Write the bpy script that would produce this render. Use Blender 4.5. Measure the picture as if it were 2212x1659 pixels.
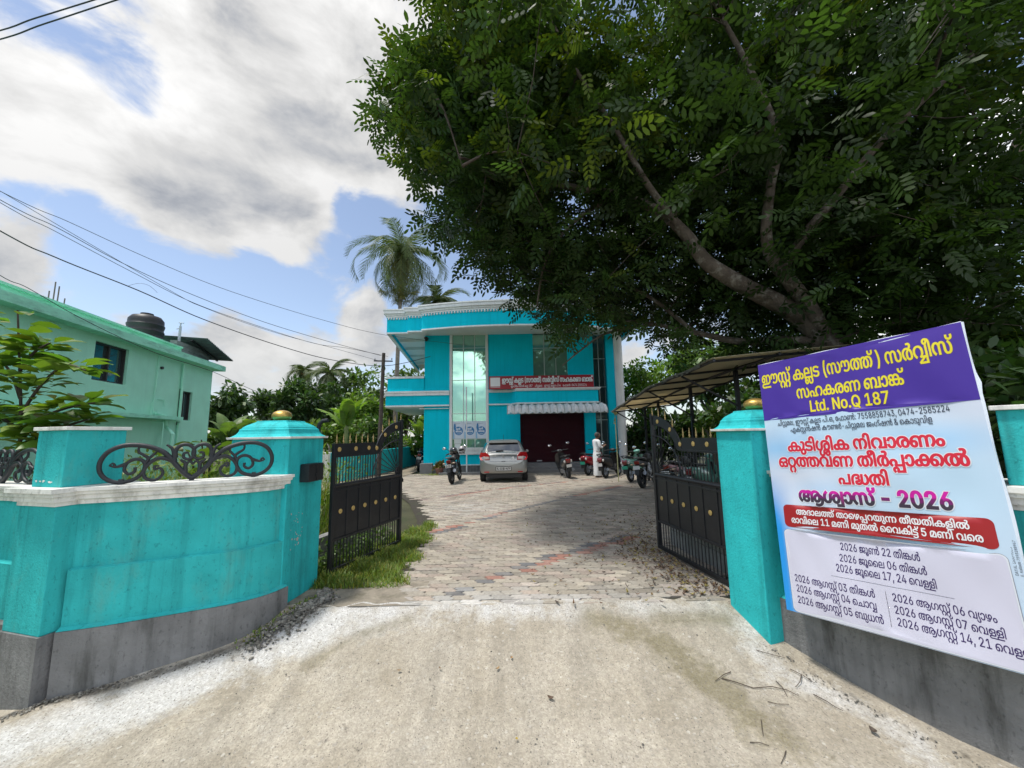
import bpy, bmesh, math, random
import numpy as np
from mathutils import Vector, Matrix, Euler
from mathutils.geometry import delaunay_2d_cdt
R = math.radians
SC = bpy.context.scene
COL = SC.collection
for o in list(bpy.data.objects): bpy.data.objects.remove(o)

# ------------------------------------------------------------------ camera
EYE = 1.68; PITCH = R(7.45); ROLL = R(1.0); FPX = 831.2
cd = bpy.data.cameras.new('camera'); cam = bpy.data.objects.new('camera', cd); COL.objects.link(cam)
cd.sensor_width = 36; cd.lens = FPX / 2212 * 36; cd.clip_start = .05; cd.clip_end = 3000
cam.matrix_world = Matrix.Translation((0, 0, EYE)) @ Matrix.Rotation(R(90) + PITCH, 4, 'X') @ Matrix.Rotation(-ROLL, 4, 'Z')
SC.camera = cam

def ray(u, v):
    a = (u - 1106) / FPX; b = (829.5 - v) / FPX
    x = a * math.cos(ROLL) + b * math.sin(ROLL); y = -a * math.sin(ROLL) + b * math.cos(ROLL)
    return x, math.cos(PITCH) - y * math.sin(PITCH), math.sin(PITCH) + y * math.cos(PITCH)
def at(u, v, Y):
    d = ray(u, v); t = Y / d[1]
    return Vector((d[0] * t, Y, EYE + d[2] * t))
def proj(x, y, z):
    z = z - EYE
    yc = y * math.cos(PITCH) + z * math.sin(PITCH)
    if yc < .05: return -9999, -9999
    b = (-y * math.sin(PITCH) + z * math.cos(PITCH)) / yc; a = x / yc
    return 1106 + FPX * (a * math.cos(ROLL) - b * math.sin(ROLL)), 829.5 - FPX * (a * math.sin(ROLL) + b * math.cos(ROLL))

# ------------------------------------------------------------------ sky, sun, exposure
SUN_EL, SUN_AZ = R(70), math.atan2(-1., -.15)          # veiled sun high on the left
SC.view_settings.view_transform = 'Standard'; SC.view_settings.look = 'None'
SC.view_settings.exposure = 1.2; SC.view_settings.gamma = 1
sd = bpy.data.lights.new('sun', 'SUN'); sun = bpy.data.objects.new('sun', sd); COL.objects.link(sun)
sd.energy = 1.65; sd.angle = R(6.0); sd.color = (1, .955, .88)
sdir = Vector((math.sin(SUN_AZ) * math.cos(SUN_EL), math.cos(SUN_AZ) * math.cos(SUN_EL), math.sin(SUN_EL)))
sun.rotation_euler = sdir.to_track_quat('Z', 'Y').to_euler()

W = bpy.data.worlds.new('World'); SC.world = W; W.use_nodes = True
def build_sky():
    nt = W.node_tree; N = nt.nodes; L = nt.links; N.clear()
    def n(t, **k):
        x = N.new(t)
        for a, b in k.items(): setattr(x, a, b)
        return x
    def val(s, v):
        if isinstance(v, (int, float)): s.default_value = v
        else: L.new(v, s)
    def m(op, a, b=0., c=0., clamp=False):
        x = n('ShaderNodeMath', operation=op, use_clamp=clamp); val(x.inputs[0], a); val(x.inputs[1], b); val(x.inputs[2], c); return x.outputs[0]
    def sstep(x, lo, hi):
        r = n('ShaderNodeMapRange', interpolation_type='SMOOTHSTEP'); val(r.inputs[0], x); val(r.inputs[1], lo); val(r.inputs[2], hi); return r.outputs[0]
    sky = n('ShaderNodeTexSky', sky_type='NISHITA'); sky.sun_disc = False; sky.sun_elevation = SUN_EL; sky.sun_rotation = SUN_AZ
    sky.air_density = 1.0; sky.dust_density = .4; sky.ozone_density = 2.2
    tc = n('ShaderNodeTexCoord'); D = tc.outputs['Generated']
    sep = n('ShaderNodeSeparateXYZ'); L.new(D, sep.inputs[0])
    zz = m('MAXIMUM', sep.outputs[2], .02)
    den = m('ADD', zz, .22)
    comb = n('ShaderNodeCombineXYZ'); val(comb.inputs[0], m('DIVIDE', sep.outputs[0], den)); val(comb.inputs[1], m('DIVIDE', sep.outputs[1], den))
    P = comb.outputs[0]
    def noise(scale, detail, rough, off, dist=.0, V=None):
        mp = n('ShaderNodeMapping'); L.new(V or P, mp.inputs[0]); mp.inputs['Scale'].default_value = (1, 1, 1.7 if V else 1); mp.inputs['Location'].default_value = off
        t = n('ShaderNodeTexNoise'); t.inputs['Scale'].default_value = scale; t.inputs['Detail'].default_value = detail
        t.inputs['Roughness'].default_value = rough; t.inputs['Distortion'].default_value = dist
        L.new(mp.outputs[0], t.inputs['Vector']); return t.outputs['Fac']
    big = noise(1.9, 4, .55, (3.1, 1.7, 0)); fine = noise(5.5, 12, .58, (.4, 5.2, .3), .3, D)
    f = m('ADD', m('MULTIPLY', big, .40), m('MULTIPLY', fine, 1.0)); f = m('SUBTRACT', f, .20)
    # where the cloud banks and the blue gaps stand in the sky (directions, cosine of radius, weight)
    bias = None
    for (u, v, deg, w) in SKYSPOTS:
        d = Vector(ray(u, v)).normalized()
        vm = n('ShaderNodeVectorMath', operation='DOT_PRODUCT'); L.new(D, vm.inputs[0]); vm.inputs[1].default_value = d
        s = m('MULTIPLY', sstep(vm.outputs['Value'], math.cos(R(deg)), math.cos(R(deg * .3))), w)
        bias = s if bias is None else m('ADD', bias, s)
    f = m('ADD', f, m('MULTIPLY', bias, .85))
    f = m('ADD', f, -.035)
    cov = sstep(f, .43, .62)
    # cloud body: bright edges, greyer bases where it is thick, lit from the sun side
    thick = sstep(f, .62, 1.0)
    body = noise(5.5, 9, .58, (.47, 5.16, .42), .3, D)
    tone = m('SUBTRACT', 1.06, m('MULTIPLY', thick, .26)); tone = m('ADD', tone, m('MULTIPLY', m('SUBTRACT', body, .5), 1.35))
    tone = m('MAXIMUM', m('MINIMUM', tone, 1.2), .42)
    gl = n('ShaderNodeVectorMath', operation='DOT_PRODUCT'); L.new(D, gl.inputs[0]); gl.inputs[1].default_value = sdir
    tone = m('MULTIPLY', tone, m('ADD', .86, m('MULTIPLY', sstep(gl.outputs['Value'], .45, 1.), .5)))
    br = n('ShaderNodeVectorMath', operation='DOT_PRODUCT'); L.new(D, br.inputs[0]); br.inputs[1].default_value = (.75, -.66, .05)      # extra cloud brightness added, mostly out of view at right rear, lifting shaded fronts
    tone = m('MULTIPLY', tone, m('ADD', 1., m('MULTIPLY', sstep(br.outputs['Value'], -.2, .55), 3.0)))
    cc = n('ShaderNodeMix', data_type='RGBA'); val(cc.inputs[0], sstep(tone, .4, .95))
    cc.inputs[6].default_value = (.74, .80, .92, 1); cc.inputs[7].default_value = (1, .99, .97, 1)
    cm = n('ShaderNodeVectorMath', operation='SCALE'); L.new(cc.outputs[2], cm.inputs[0]); val(cm.inputs['Scale'], m('MULTIPLY', tone, .355 / SKY_STR))
    mix = n('ShaderNodeMix', data_type='RGBA'); val(mix.inputs[0], m('MULTIPLY', cov, .96)); hs = n('ShaderNodeHueSaturation'); hs.inputs['Saturation'].default_value = .82; L.new(sky.outputs[0], hs.inputs['Color']); L.new(hs.outputs[0], mix.inputs[6]); L.new(cm.outputs[0], mix.inputs[7])
    # pale band of moist air low over the horizon
    hz = m('SUBTRACT', 1., sstep(sep.outputs[2], .0, .22))
    mix2 = n('ShaderNodeMix', data_type='RGBA'); val(mix2.inputs[0], m('MULTIPLY', hz, .5)); L.new(mix.outputs[2], mix2.inputs[6])
    k = .36 / SKY_STR; mix2.inputs[7].default_value = (k * .86, k * .93, k, 1)
    bg = n('ShaderNodeBackground'); bg.inputs['Strength'].default_value = SKY_STR; L.new(mix2.outputs[2], bg.inputs['Color'])
    out = n('ShaderNodeOutputWorld'); L.new(bg.outputs[0], out.inputs['Surface'])
SKY_STR = .08
SKYSPOTS = [(560, 40, 20, .17), (420, 150, 12, .10), (640, 240, 13, .17), (800, 330, 12, .12), (820, 80, 18, .15), (330, 330, 13, .19), (120, 360, 13, .19), (520, 420, 11, .19), (650, 480, 7, .15), (420, 470, 8, .14), (30, 260, 9, .12), (20, 30, 9, .06),
            (345, 165, 7, -.13), (265, 150, 7, -.12), (160, 180, 8, -.13), (60, 190, 7, -.10), (150, 60, 8, -.10), (480, 250, 5, -.08), (620, 130, 6, -.05), (200, 500, 8, -.20), (60, 450, 6, -.16), (320, 560, 8, -.20), (470, 590, 7, -.17), (640, 600, 9, -.22), (790, 520, 8, -.22), (760, 420, 5, -.1), (960, 560, 12, -.22), (560, 700, 5, -.1), (210, 600, 5, -.14),
            (60, 560, 6, .20), (30, 520, 5, .1), (460, 690, 5, .16), (540, 730, 5, .12), (770, 650, 5, .20), (800, 720, 5, .18), (720, 600, 3, .10), (580, 800, 6, .16), (500, 760, 5, .08)]
build_sky()

# ------------------------------------------------------------------ helpers
def tag(o, label=None, cat=None, group=None, kind=None):
    if label: o['label'] = label
    if cat: o['category'] = cat
    if group: o['group'] = group
    if kind: o['kind'] = kind
    return o
def thing(name, label, cat, loc=(0, 0, 0), rotz=0, group=None):
    o = bpy.data.objects.new(name, None); COL.objects.link(o); o.empty_display_size = .1
    o.location = loc; o.rotation_euler = (0, 0, rotz)
    return tag(o, label, cat, group)
def copy_tree(o, parent=None):
    c = o.copy(); COL.objects.link(c)
    if parent: c.parent = parent
    for ch in o.children: copy_tree(ch, c)
    return c

class MB:
    def __init__(s): s.v = []; s.f = []; s.col = []
    def add(s, vs, fs, col=None):
        b = len(s.v); s.v += [tuple(p) for p in vs]; s.f += [tuple(b + i for i in f) for f in fs]
        if col is not None: s.col += [col] * len(vs)
    def box(s, c, size, rz=0, M=None):
        x, y, z = (q / 2 for q in size); vs = []
        m = M if M is not None else Matrix.Rotation(rz, 3, 'Z')
        for sx, sy, sz in ((-1,-1,-1),(1,-1,-1),(1,1,-1),(-1,1,-1),(-1,-1,1),(1,-1,1),(1,1,1),(-1,1,1)):
            vs.append(Vector(c) + m @ Vector((sx * x, sy * y, sz * z)))
        s.add(vs, [(3,2,1,0),(4,5,6,7),(0,1,5,4),(1,2,6,5),(2,3,7,6),(3,0,4,7)])
    def bx(s, x0, x1, y0, y1, z0, z1): s.box(((x0+x1)/2, (y0+y1)/2, (z0+z1)/2), (abs(x1-x0), abs(y1-y0), abs(z1-z0)))
    def bar(s, p, q, w, h=None):
        p, q = Vector(p), Vector(q); d = q - p
        if d.length < 1e-6: return
        h = h or w; zq = d.to_track_quat('Z', 'Y' if abs(d.normalized().z) < .9 else 'X').to_matrix()
        s.box((p + q) / 2, (w, h, d.length), M=zq)
    def tube(s, pts, r, n=8, cap=True, closed=False):
        pts = [Vector(p) for p in pts]; k = len(pts)
        rs = r if isinstance(r, (list, tuple)) else [r] * k
        vs = []; up = None
        for i, p in enumerate(pts):
            if closed: t = pts[(i + 1) % k] - pts[i - 1]
            else: t = pts[min(i + 1, k - 1)] - pts[max(i - 1, 0)]
            if t.length < 1e-9: t = Vector((0, 0, 1))
            t.normalize()
            if up is None:
                up = Vector((0, 0, 1)) if abs(t.z) < .9 else Vector((1, 0, 0))
            a = t.cross(up)
            if a.length < 1e-5: a = t.orthogonal()
            a.normalize(); b = a.cross(t).normalized(); up = b
            for j in range(n):
                w = 2 * math.pi * j / n; vs.append(p + (a * math.cos(w) + b * math.sin(w)) * rs[i])
        fs = []
        for i in range(k if closed else k - 1):
            i2 = (i + 1) % k
            for j in range(n): j2 = (j + 1) % n; fs.append((i*n+j, i*n+j2, i2*n+j2, i2*n+j))
        if cap and not closed: fs += [tuple(range(n))[::-1], tuple((k-1)*n + j for j in range(n))]
        s.add(vs, fs)
    def cyl(s, c, r, h, n=16, r2=None): s.lathe([(r, 0), (r if r2 is None else r2, h)], c, n)
    def lathe(s, prof, c=(0, 0, 0), n=20, M=None, cap=True):
        vs = []; c = Vector(c)
        for r, z in prof:
            for j in range(n):
                w = 2 * math.pi * j / n; p = Vector((r * math.cos(w), r * math.sin(w), z)); vs.append(c + (M @ p if M else p))
        k = len(prof); fs = [(i*n+j, i*n+(j+1)%n, (i+1)*n+(j+1)%n, (i+1)*n+j) for i in range(k-1) for j in range(n)]
        if cap: fs += [tuple(range(n))[::-1], tuple((k-1)*n+j for j in range(n))]
        s.add(vs, fs)
    def prism(s, poly, z0, z1, M=None):
        n = len(poly); vs = [Vector((x, y, z0)) for x, y in poly] + [Vector((x, y, z1)) for x, y in poly]
        if M: vs = [M @ p for p in vs]
        s.add(vs, [tuple(range(n))[::-1], tuple(range(n, 2*n))] + [(i, (i+1)%n, n+(i+1)%n, n+i) for i in range(n)])
    def ball(s, c, r, nu=14, nv=9, sc=(1, 1, 1), M=None):
        pr = [(max(1e-4, math.sin(math.pi * i / nv)) * r, -math.cos(math.pi * i / nv) * r) for i in range(nv + 1)]
        vs = []; c = Vector(c)
        for q, z in pr:
            for j in range(nu):
                w = 2 * math.pi * j / nu; p = Vector((q * math.cos(w) * sc[0], q * math.sin(w) * sc[1], z * sc[2])); vs.append(c + (M @ p if M else p))
        s.add(vs, [(i*nu+j, i*nu+(j+1)%nu, (i+1)*nu+(j+1)%nu, (i+1)*nu+j) for i in range(nv) for j in range(nu)])
    def loft(s, rings, closed=True, cap=True):
        n = len(rings[0]); vs = [p for r in rings for p in r]; fs = []
        for i in range(len(rings) - 1):
            for j in range(n if closed else n - 1): j2 = (j + 1) % n; fs.append((i*n+j, i*n+j2, (i+1)*n+j2, (i+1)*n+j))
        if cap and closed: fs += [tuple(range(n))[::-1], tuple((len(rings)-1)*n + j for j in range(n))]
        s.add(vs, fs)
    def build(s, name, mat, parent=None, smooth=False, bevel=0, sub=0, angle=35):
        me = bpy.data.meshes.new(name); me.from_pydata(s.v, [], s.f); me.validate()
        if s.col and len(s.col) == len(s.v):
            ca = me.color_attributes.new('tone', 'FLOAT_COLOR', 'POINT')
            ca.data.foreach_set('color', np.array([(c[0], c[1], c[2], 1.) for c in s.col], dtype=np.float32).ravel())
        bm = bmesh.new(); bm.from_mesh(me); bmesh.ops.recalc_face_normals(bm, faces=bm.faces)
        if smooth:
            for f in bm.faces: f.smooth = True
            for e in bm.edges:
                if len(e.link_faces) == 2 and e.calc_face_angle(0) > R(angle): e.smooth = False
        bm.to_mesh(me); bm.free()
        me.materials.append(mat)
        o = bpy.data.objects.new(name, me); COL.objects.link(o)
        if parent: o.parent = parent
        if bevel:
            b = o.modifiers.new('bevel', 'BEVEL'); b.width = bevel; b.segments = 2; b.limit_method = 'ANGLE'; b.angle_limit = R(40)
        if sub:
            b = o.modifiers.new('sub', 'SUBSURF'); b.levels = sub; b.render_levels = sub
        return o

def fast_mesh(name, V, F, mat, parent=None, tone=None, smooth=False):
    """V (n,3) array, F (m,k) array of equal-sized faces."""
    me = bpy.data.meshes.new(name); V = np.asarray(V, np.float32); F = np.asarray(F, np.int32); k = F.shape[1]
    me.vertices.add(len(V)); me.vertices.foreach_set('co', V.ravel())
    me.loops.add(F.size); me.loops.foreach_set('vertex_index', F.ravel())
    me.polygons.add(len(F)); me.polygons.foreach_set('loop_start', np.arange(0, F.size, k, dtype=np.int32)); me.polygons.foreach_set('loop_total', np.full(len(F), k, np.int32))
    me.update(calc_edges=True); me.validate()
    if tone is not None:
        ca = me.color_attributes.new('tone', 'FLOAT_COLOR', 'POINT')
        ca.data.foreach_set('color', np.c_[np.asarray(tone, np.float32), np.ones(len(V), np.float32)].astype(np.float32).ravel())
    if smooth: me.polygons.foreach_set('use_smooth', np.ones(len(F), bool))
    me.materials.append(mat); o = bpy.data.objects.new(name, me); COL.objects.link(o)
    if parent: o.parent = parent
    return o

# ------------------------------------------------------------------ materials
def mat(name, rgb, rough=.6, metal=0., var=0., vscale=6., bump=0., bscale=40., stain=None, samt=.0, sscale=1.5, stretch=(1, 1, 1), spec=.5, coat=0., attr=False, streak=0., emit=0):
    m = bpy.data.materials.new(name); m.use_nodes = True; nt = m.node_tree; N = nt.nodes; L = nt.links
    b = N['Principled BSDF']; b.inputs['Roughness'].default_value = rough; b.inputs['Metallic'].default_value = metal
    b.inputs['Specular IOR Level'].default_value = spec; b.inputs['Coat Weight'].default_value = coat
    b.inputs['Base Color'].default_value = (*rgb, 1)
    tc = N.new('ShaderNodeTexCoord'); cur = None
    def noise(sc, det=6, st=(1, 1, 1), ro=.6):
        mp = N.new('ShaderNodeMapping'); L.new(tc.outputs['Object'], mp.inputs[0]); mp.inputs['Scale'].default_value = st
        t = N.new('ShaderNodeTexNoise'); t.inputs['Scale'].default_value = sc; t.inputs['Detail'].default_value = det; t.inputs['Roughness'].default_value = ro
        L.new(mp.outputs[0], t.inputs['Vector']); return t.outputs['Fac']
    if attr:
        a = N.new('ShaderNodeAttribute'); a.attribute_name = 'tone'
        x = N.new('ShaderNodeMix'); x.data_type = 'RGBA'; x.blend_type = 'MULTIPLY'; x.inputs[0].default_value = 1
        x.inputs[6].default_value = (*rgb, 1); L.new(a.outputs['Color'], x.inputs[7]); cur = x.outputs[2]
    if var:
        r = N.new('ShaderNodeMapRange'); r.inputs[1].default_value = .3; r.inputs[2].default_value = .7; r.inputs[3].default_value = 1 - var; r.inputs[4].default_value = 1 + var * .6
        L.new(noise(vscale), r.inputs[0])
        x = N.new('ShaderNodeVectorMath'); x.operation = 'SCALE'
        if cur is None: x.inputs[0].default_value = rgb
        else: L.new(cur, x.inputs[0])
        L.new(r.outputs[0], x.inputs['Scale']); cur = x.outputs[0]
    if stain and samt:
        r = N.new('ShaderNodeMapRange'); r.inputs[1].default_value = .52; r.inputs[2].default_value = .74; r.inputs[4].default_value = samt
        L.new(noise(sscale, 8, stretch, .68), r.inputs[0])
        x = N.new('ShaderNodeMix'); x.data_type = 'RGBA'; L.new(r.outputs[0], x.inputs[0])
        if cur is None: x.inputs[6].default_value = (*rgb, 1)
        else: L.new(cur, x.inputs[6])
        x.inputs[7].default_value = (*stain, 1); cur = x.outputs[2]
    if streak:
        r = N.new('ShaderNodeMapRange'); r.inputs[1].default_value = .50; r.inputs[2].default_value = .72; r.inputs[3].default_value = 1.; r.inputs[4].default_value = 1 - streak
        L.new(noise(2.2, 7, (4.5, 4.5, .22), .62), r.inputs[0])
        r2 = N.new('ShaderNodeMapRange'); r2.inputs[1].default_value = .60; r2.inputs[2].default_value = .68; r2.inputs[3].default_value = 1.; r2.inputs[4].default_value = 1 - streak * .8
        L.new(noise(38, 3, (1, 1, .6)), r2.inputs[0])
        x = N.new('ShaderNodeVectorMath'); x.operation = 'SCALE'; L.new(cur, x.inputs[0]); L.new(r.outputs[0], x.inputs['Scale'])
        y = N.new('ShaderNodeVectorMath'); y.operation = 'SCALE'; L.new(x.outputs[0], y.inputs[0]); L.new(r2.outputs[0], y.inputs['Scale']); cur = y.outputs[0]
    if cur is not None: L.new(cur, b.inputs['Base Color'])
    if bump:
        bn = N.new('ShaderNodeBump'); bn.inputs['Strength'].default_value = bump; bn.inputs['Distance'].default_value = .02
        L.new(noise(bscale, 5), bn.inputs['Height']); L.new(bn.outputs[0], b.inputs['Normal'])
    if emit:
        b.inputs['Emission Color'].default_value = (*rgb, 1); b.inputs['Emission Strength'].default_value = emit
    return m
def leaf_mat(name, rgb, rough=.4, trans=.35, gloss=.5):
    m = bpy.data.materials.new(name); m.use_nodes = True; nt = m.node_tree; N = nt.nodes; L = nt.links
    b = N['Principled BSDF']; b.inputs['Roughness'].default_value = rough; b.inputs['Specular IOR Level'].default_value = gloss
    a = N.new('ShaderNodeAttribute'); a.attribute_name = 'tone'
    x = N.new('ShaderNodeMix'); x.data_type = 'RGBA'; x.blend_type = 'MULTIPLY'; x.inputs[0].default_value = 1; x.inputs[6].default_value = (*rgb, 1); L.new(a.outputs['Color'], x.inputs[7])
    L.new(x.outputs[2], b.inputs['Base Color'])
    t = N.new('ShaderNodeBsdfTranslucent'); g = N.new('ShaderNodeMix'); g.data_type = 'RGBA'; g.blend_type = 'MULTIPLY'; g.inputs[0].default_value = 1
    L.new(x.outputs[2], g.inputs[6]); g.inputs[7].default_value = (1.5, 1.7, .6, 1); L.new(g.outputs[2], t.inputs['Color'])
    s = N.new('ShaderNodeMixShader'); s.inputs[0].default_value = trans; L.new(b.outputs[0], s.inputs[1]); L.new(t.outputs[0], s.inputs[2])
    L.new(s.outputs[0], N['Material Output'].inputs['Surface'])
    return m

M = {}
M['aqua'] = mat('aqua_wall_paint', (.040, .47, .475), .8, spec=.15, streak=.30, var=.16, vscale=3.5, bump=.3, bscale=55, stain=(.12, .38, .33), samt=.8, sscale=2.2, stretch=(1.3, 1.3, .55))
M['aqua_pillar'] = mat('aqua_pillar_paint', (.030, .50, .52), .7, spec=.2, streak=.30, var=.13, vscale=5, bump=.3, bscale=50, stain=(.03, .32, .33), samt=.75, sscale=3.4, stretch=(1.4, 1.4, .3))
M['facade'] = mat('turquoise_facade_paint', (.001, .60, .76), .75, spec=.12, streak=.12, var=.08, vscale=.9, bump=.05, bscale=50, stain=(.003, .50, .63), samt=.5, sscale=.8, stretch=(1.5, 1.5, .25))
M['white_trim'] = mat('white_trim_paint', (.80, .79, .74), .6, streak=.28, var=.10, vscale=5, bump=.1, stain=(.25, .24, .20), samt=.8, sscale=4.5, stretch=(1, 1, .5))
M['facade_white'] = mat('white_facade_paint', (.80, .81, .80), .55, streak=.15, var=.05, vscale=2, stain=(.42, .43, .40), samt=.4, sscale=1.6, stretch=(1, 1, .4))
M['soffit'] = mat('white_soffit_paint', (.70, .72, .70), .7, var=.05, vscale=2)
M['plinth'] = mat('grey_plinth_cement', (.205, .205, .205), .85, streak=.35, var=.30, vscale=3, bump=.5, bscale=40, stain=(.055, .055, .05), samt=.95, sscale=3.2, stretch=(1.8, 1.8, .35))
M['step'] = mat('grey_step_cement', (.20, .20, .20), .8, var=.15, vscale=5, bump=.1)
M['iron'] = mat('black_gate_paint', (.011, .012, .015), .42, var=.3, vscale=8, bump=.05, stain=(.05, .05, .05), samt=.35, sscale=5)
M['iron_scroll'] = mat('black_cast_iron', (.016, .019, .024), .5, var=.3, vscale=20, bump=.2, bscale=90)
M['gold'] = mat('gold_paint', (.55, .36, .10), .38, .75, var=.25, vscale=30, bump=.15, bscale=60)
M['brass'] = mat('rosette_gold', (.62, .44, .16), .45, .5)
M['black'] = mat('black_plastic', (.014, .014, .015), .5)
M['rubber'] = mat('tyre_rubber', (.018, .018, .019), .8, var=.3, vscale=10)
M['chrome'] = mat('chrome', (.75, .76, .78), .15, 1.)
M['steel'] = mat('grey_steel', (.32, .33, .35), .4, .8)
M['bark'] = mat('bark', (.11, .085, .065), .9, var=.4, vscale=9, bump=.9, bscale=18, stain=(.34, .32, .27), samt=.95, sscale=6)
M['twig'] = mat('twig_bark', (.075, .055, .042), .9, var=.3, vscale=20)
M['trunk'] = mat('grey_trunk', (.17, .15, .12), .9, var=.3, vscale=6, bump=.5, bscale=14, stretch=(1, 1, .3))
M['white'] = mat('white_plastic', (.78, .78, .77), .5)
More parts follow.
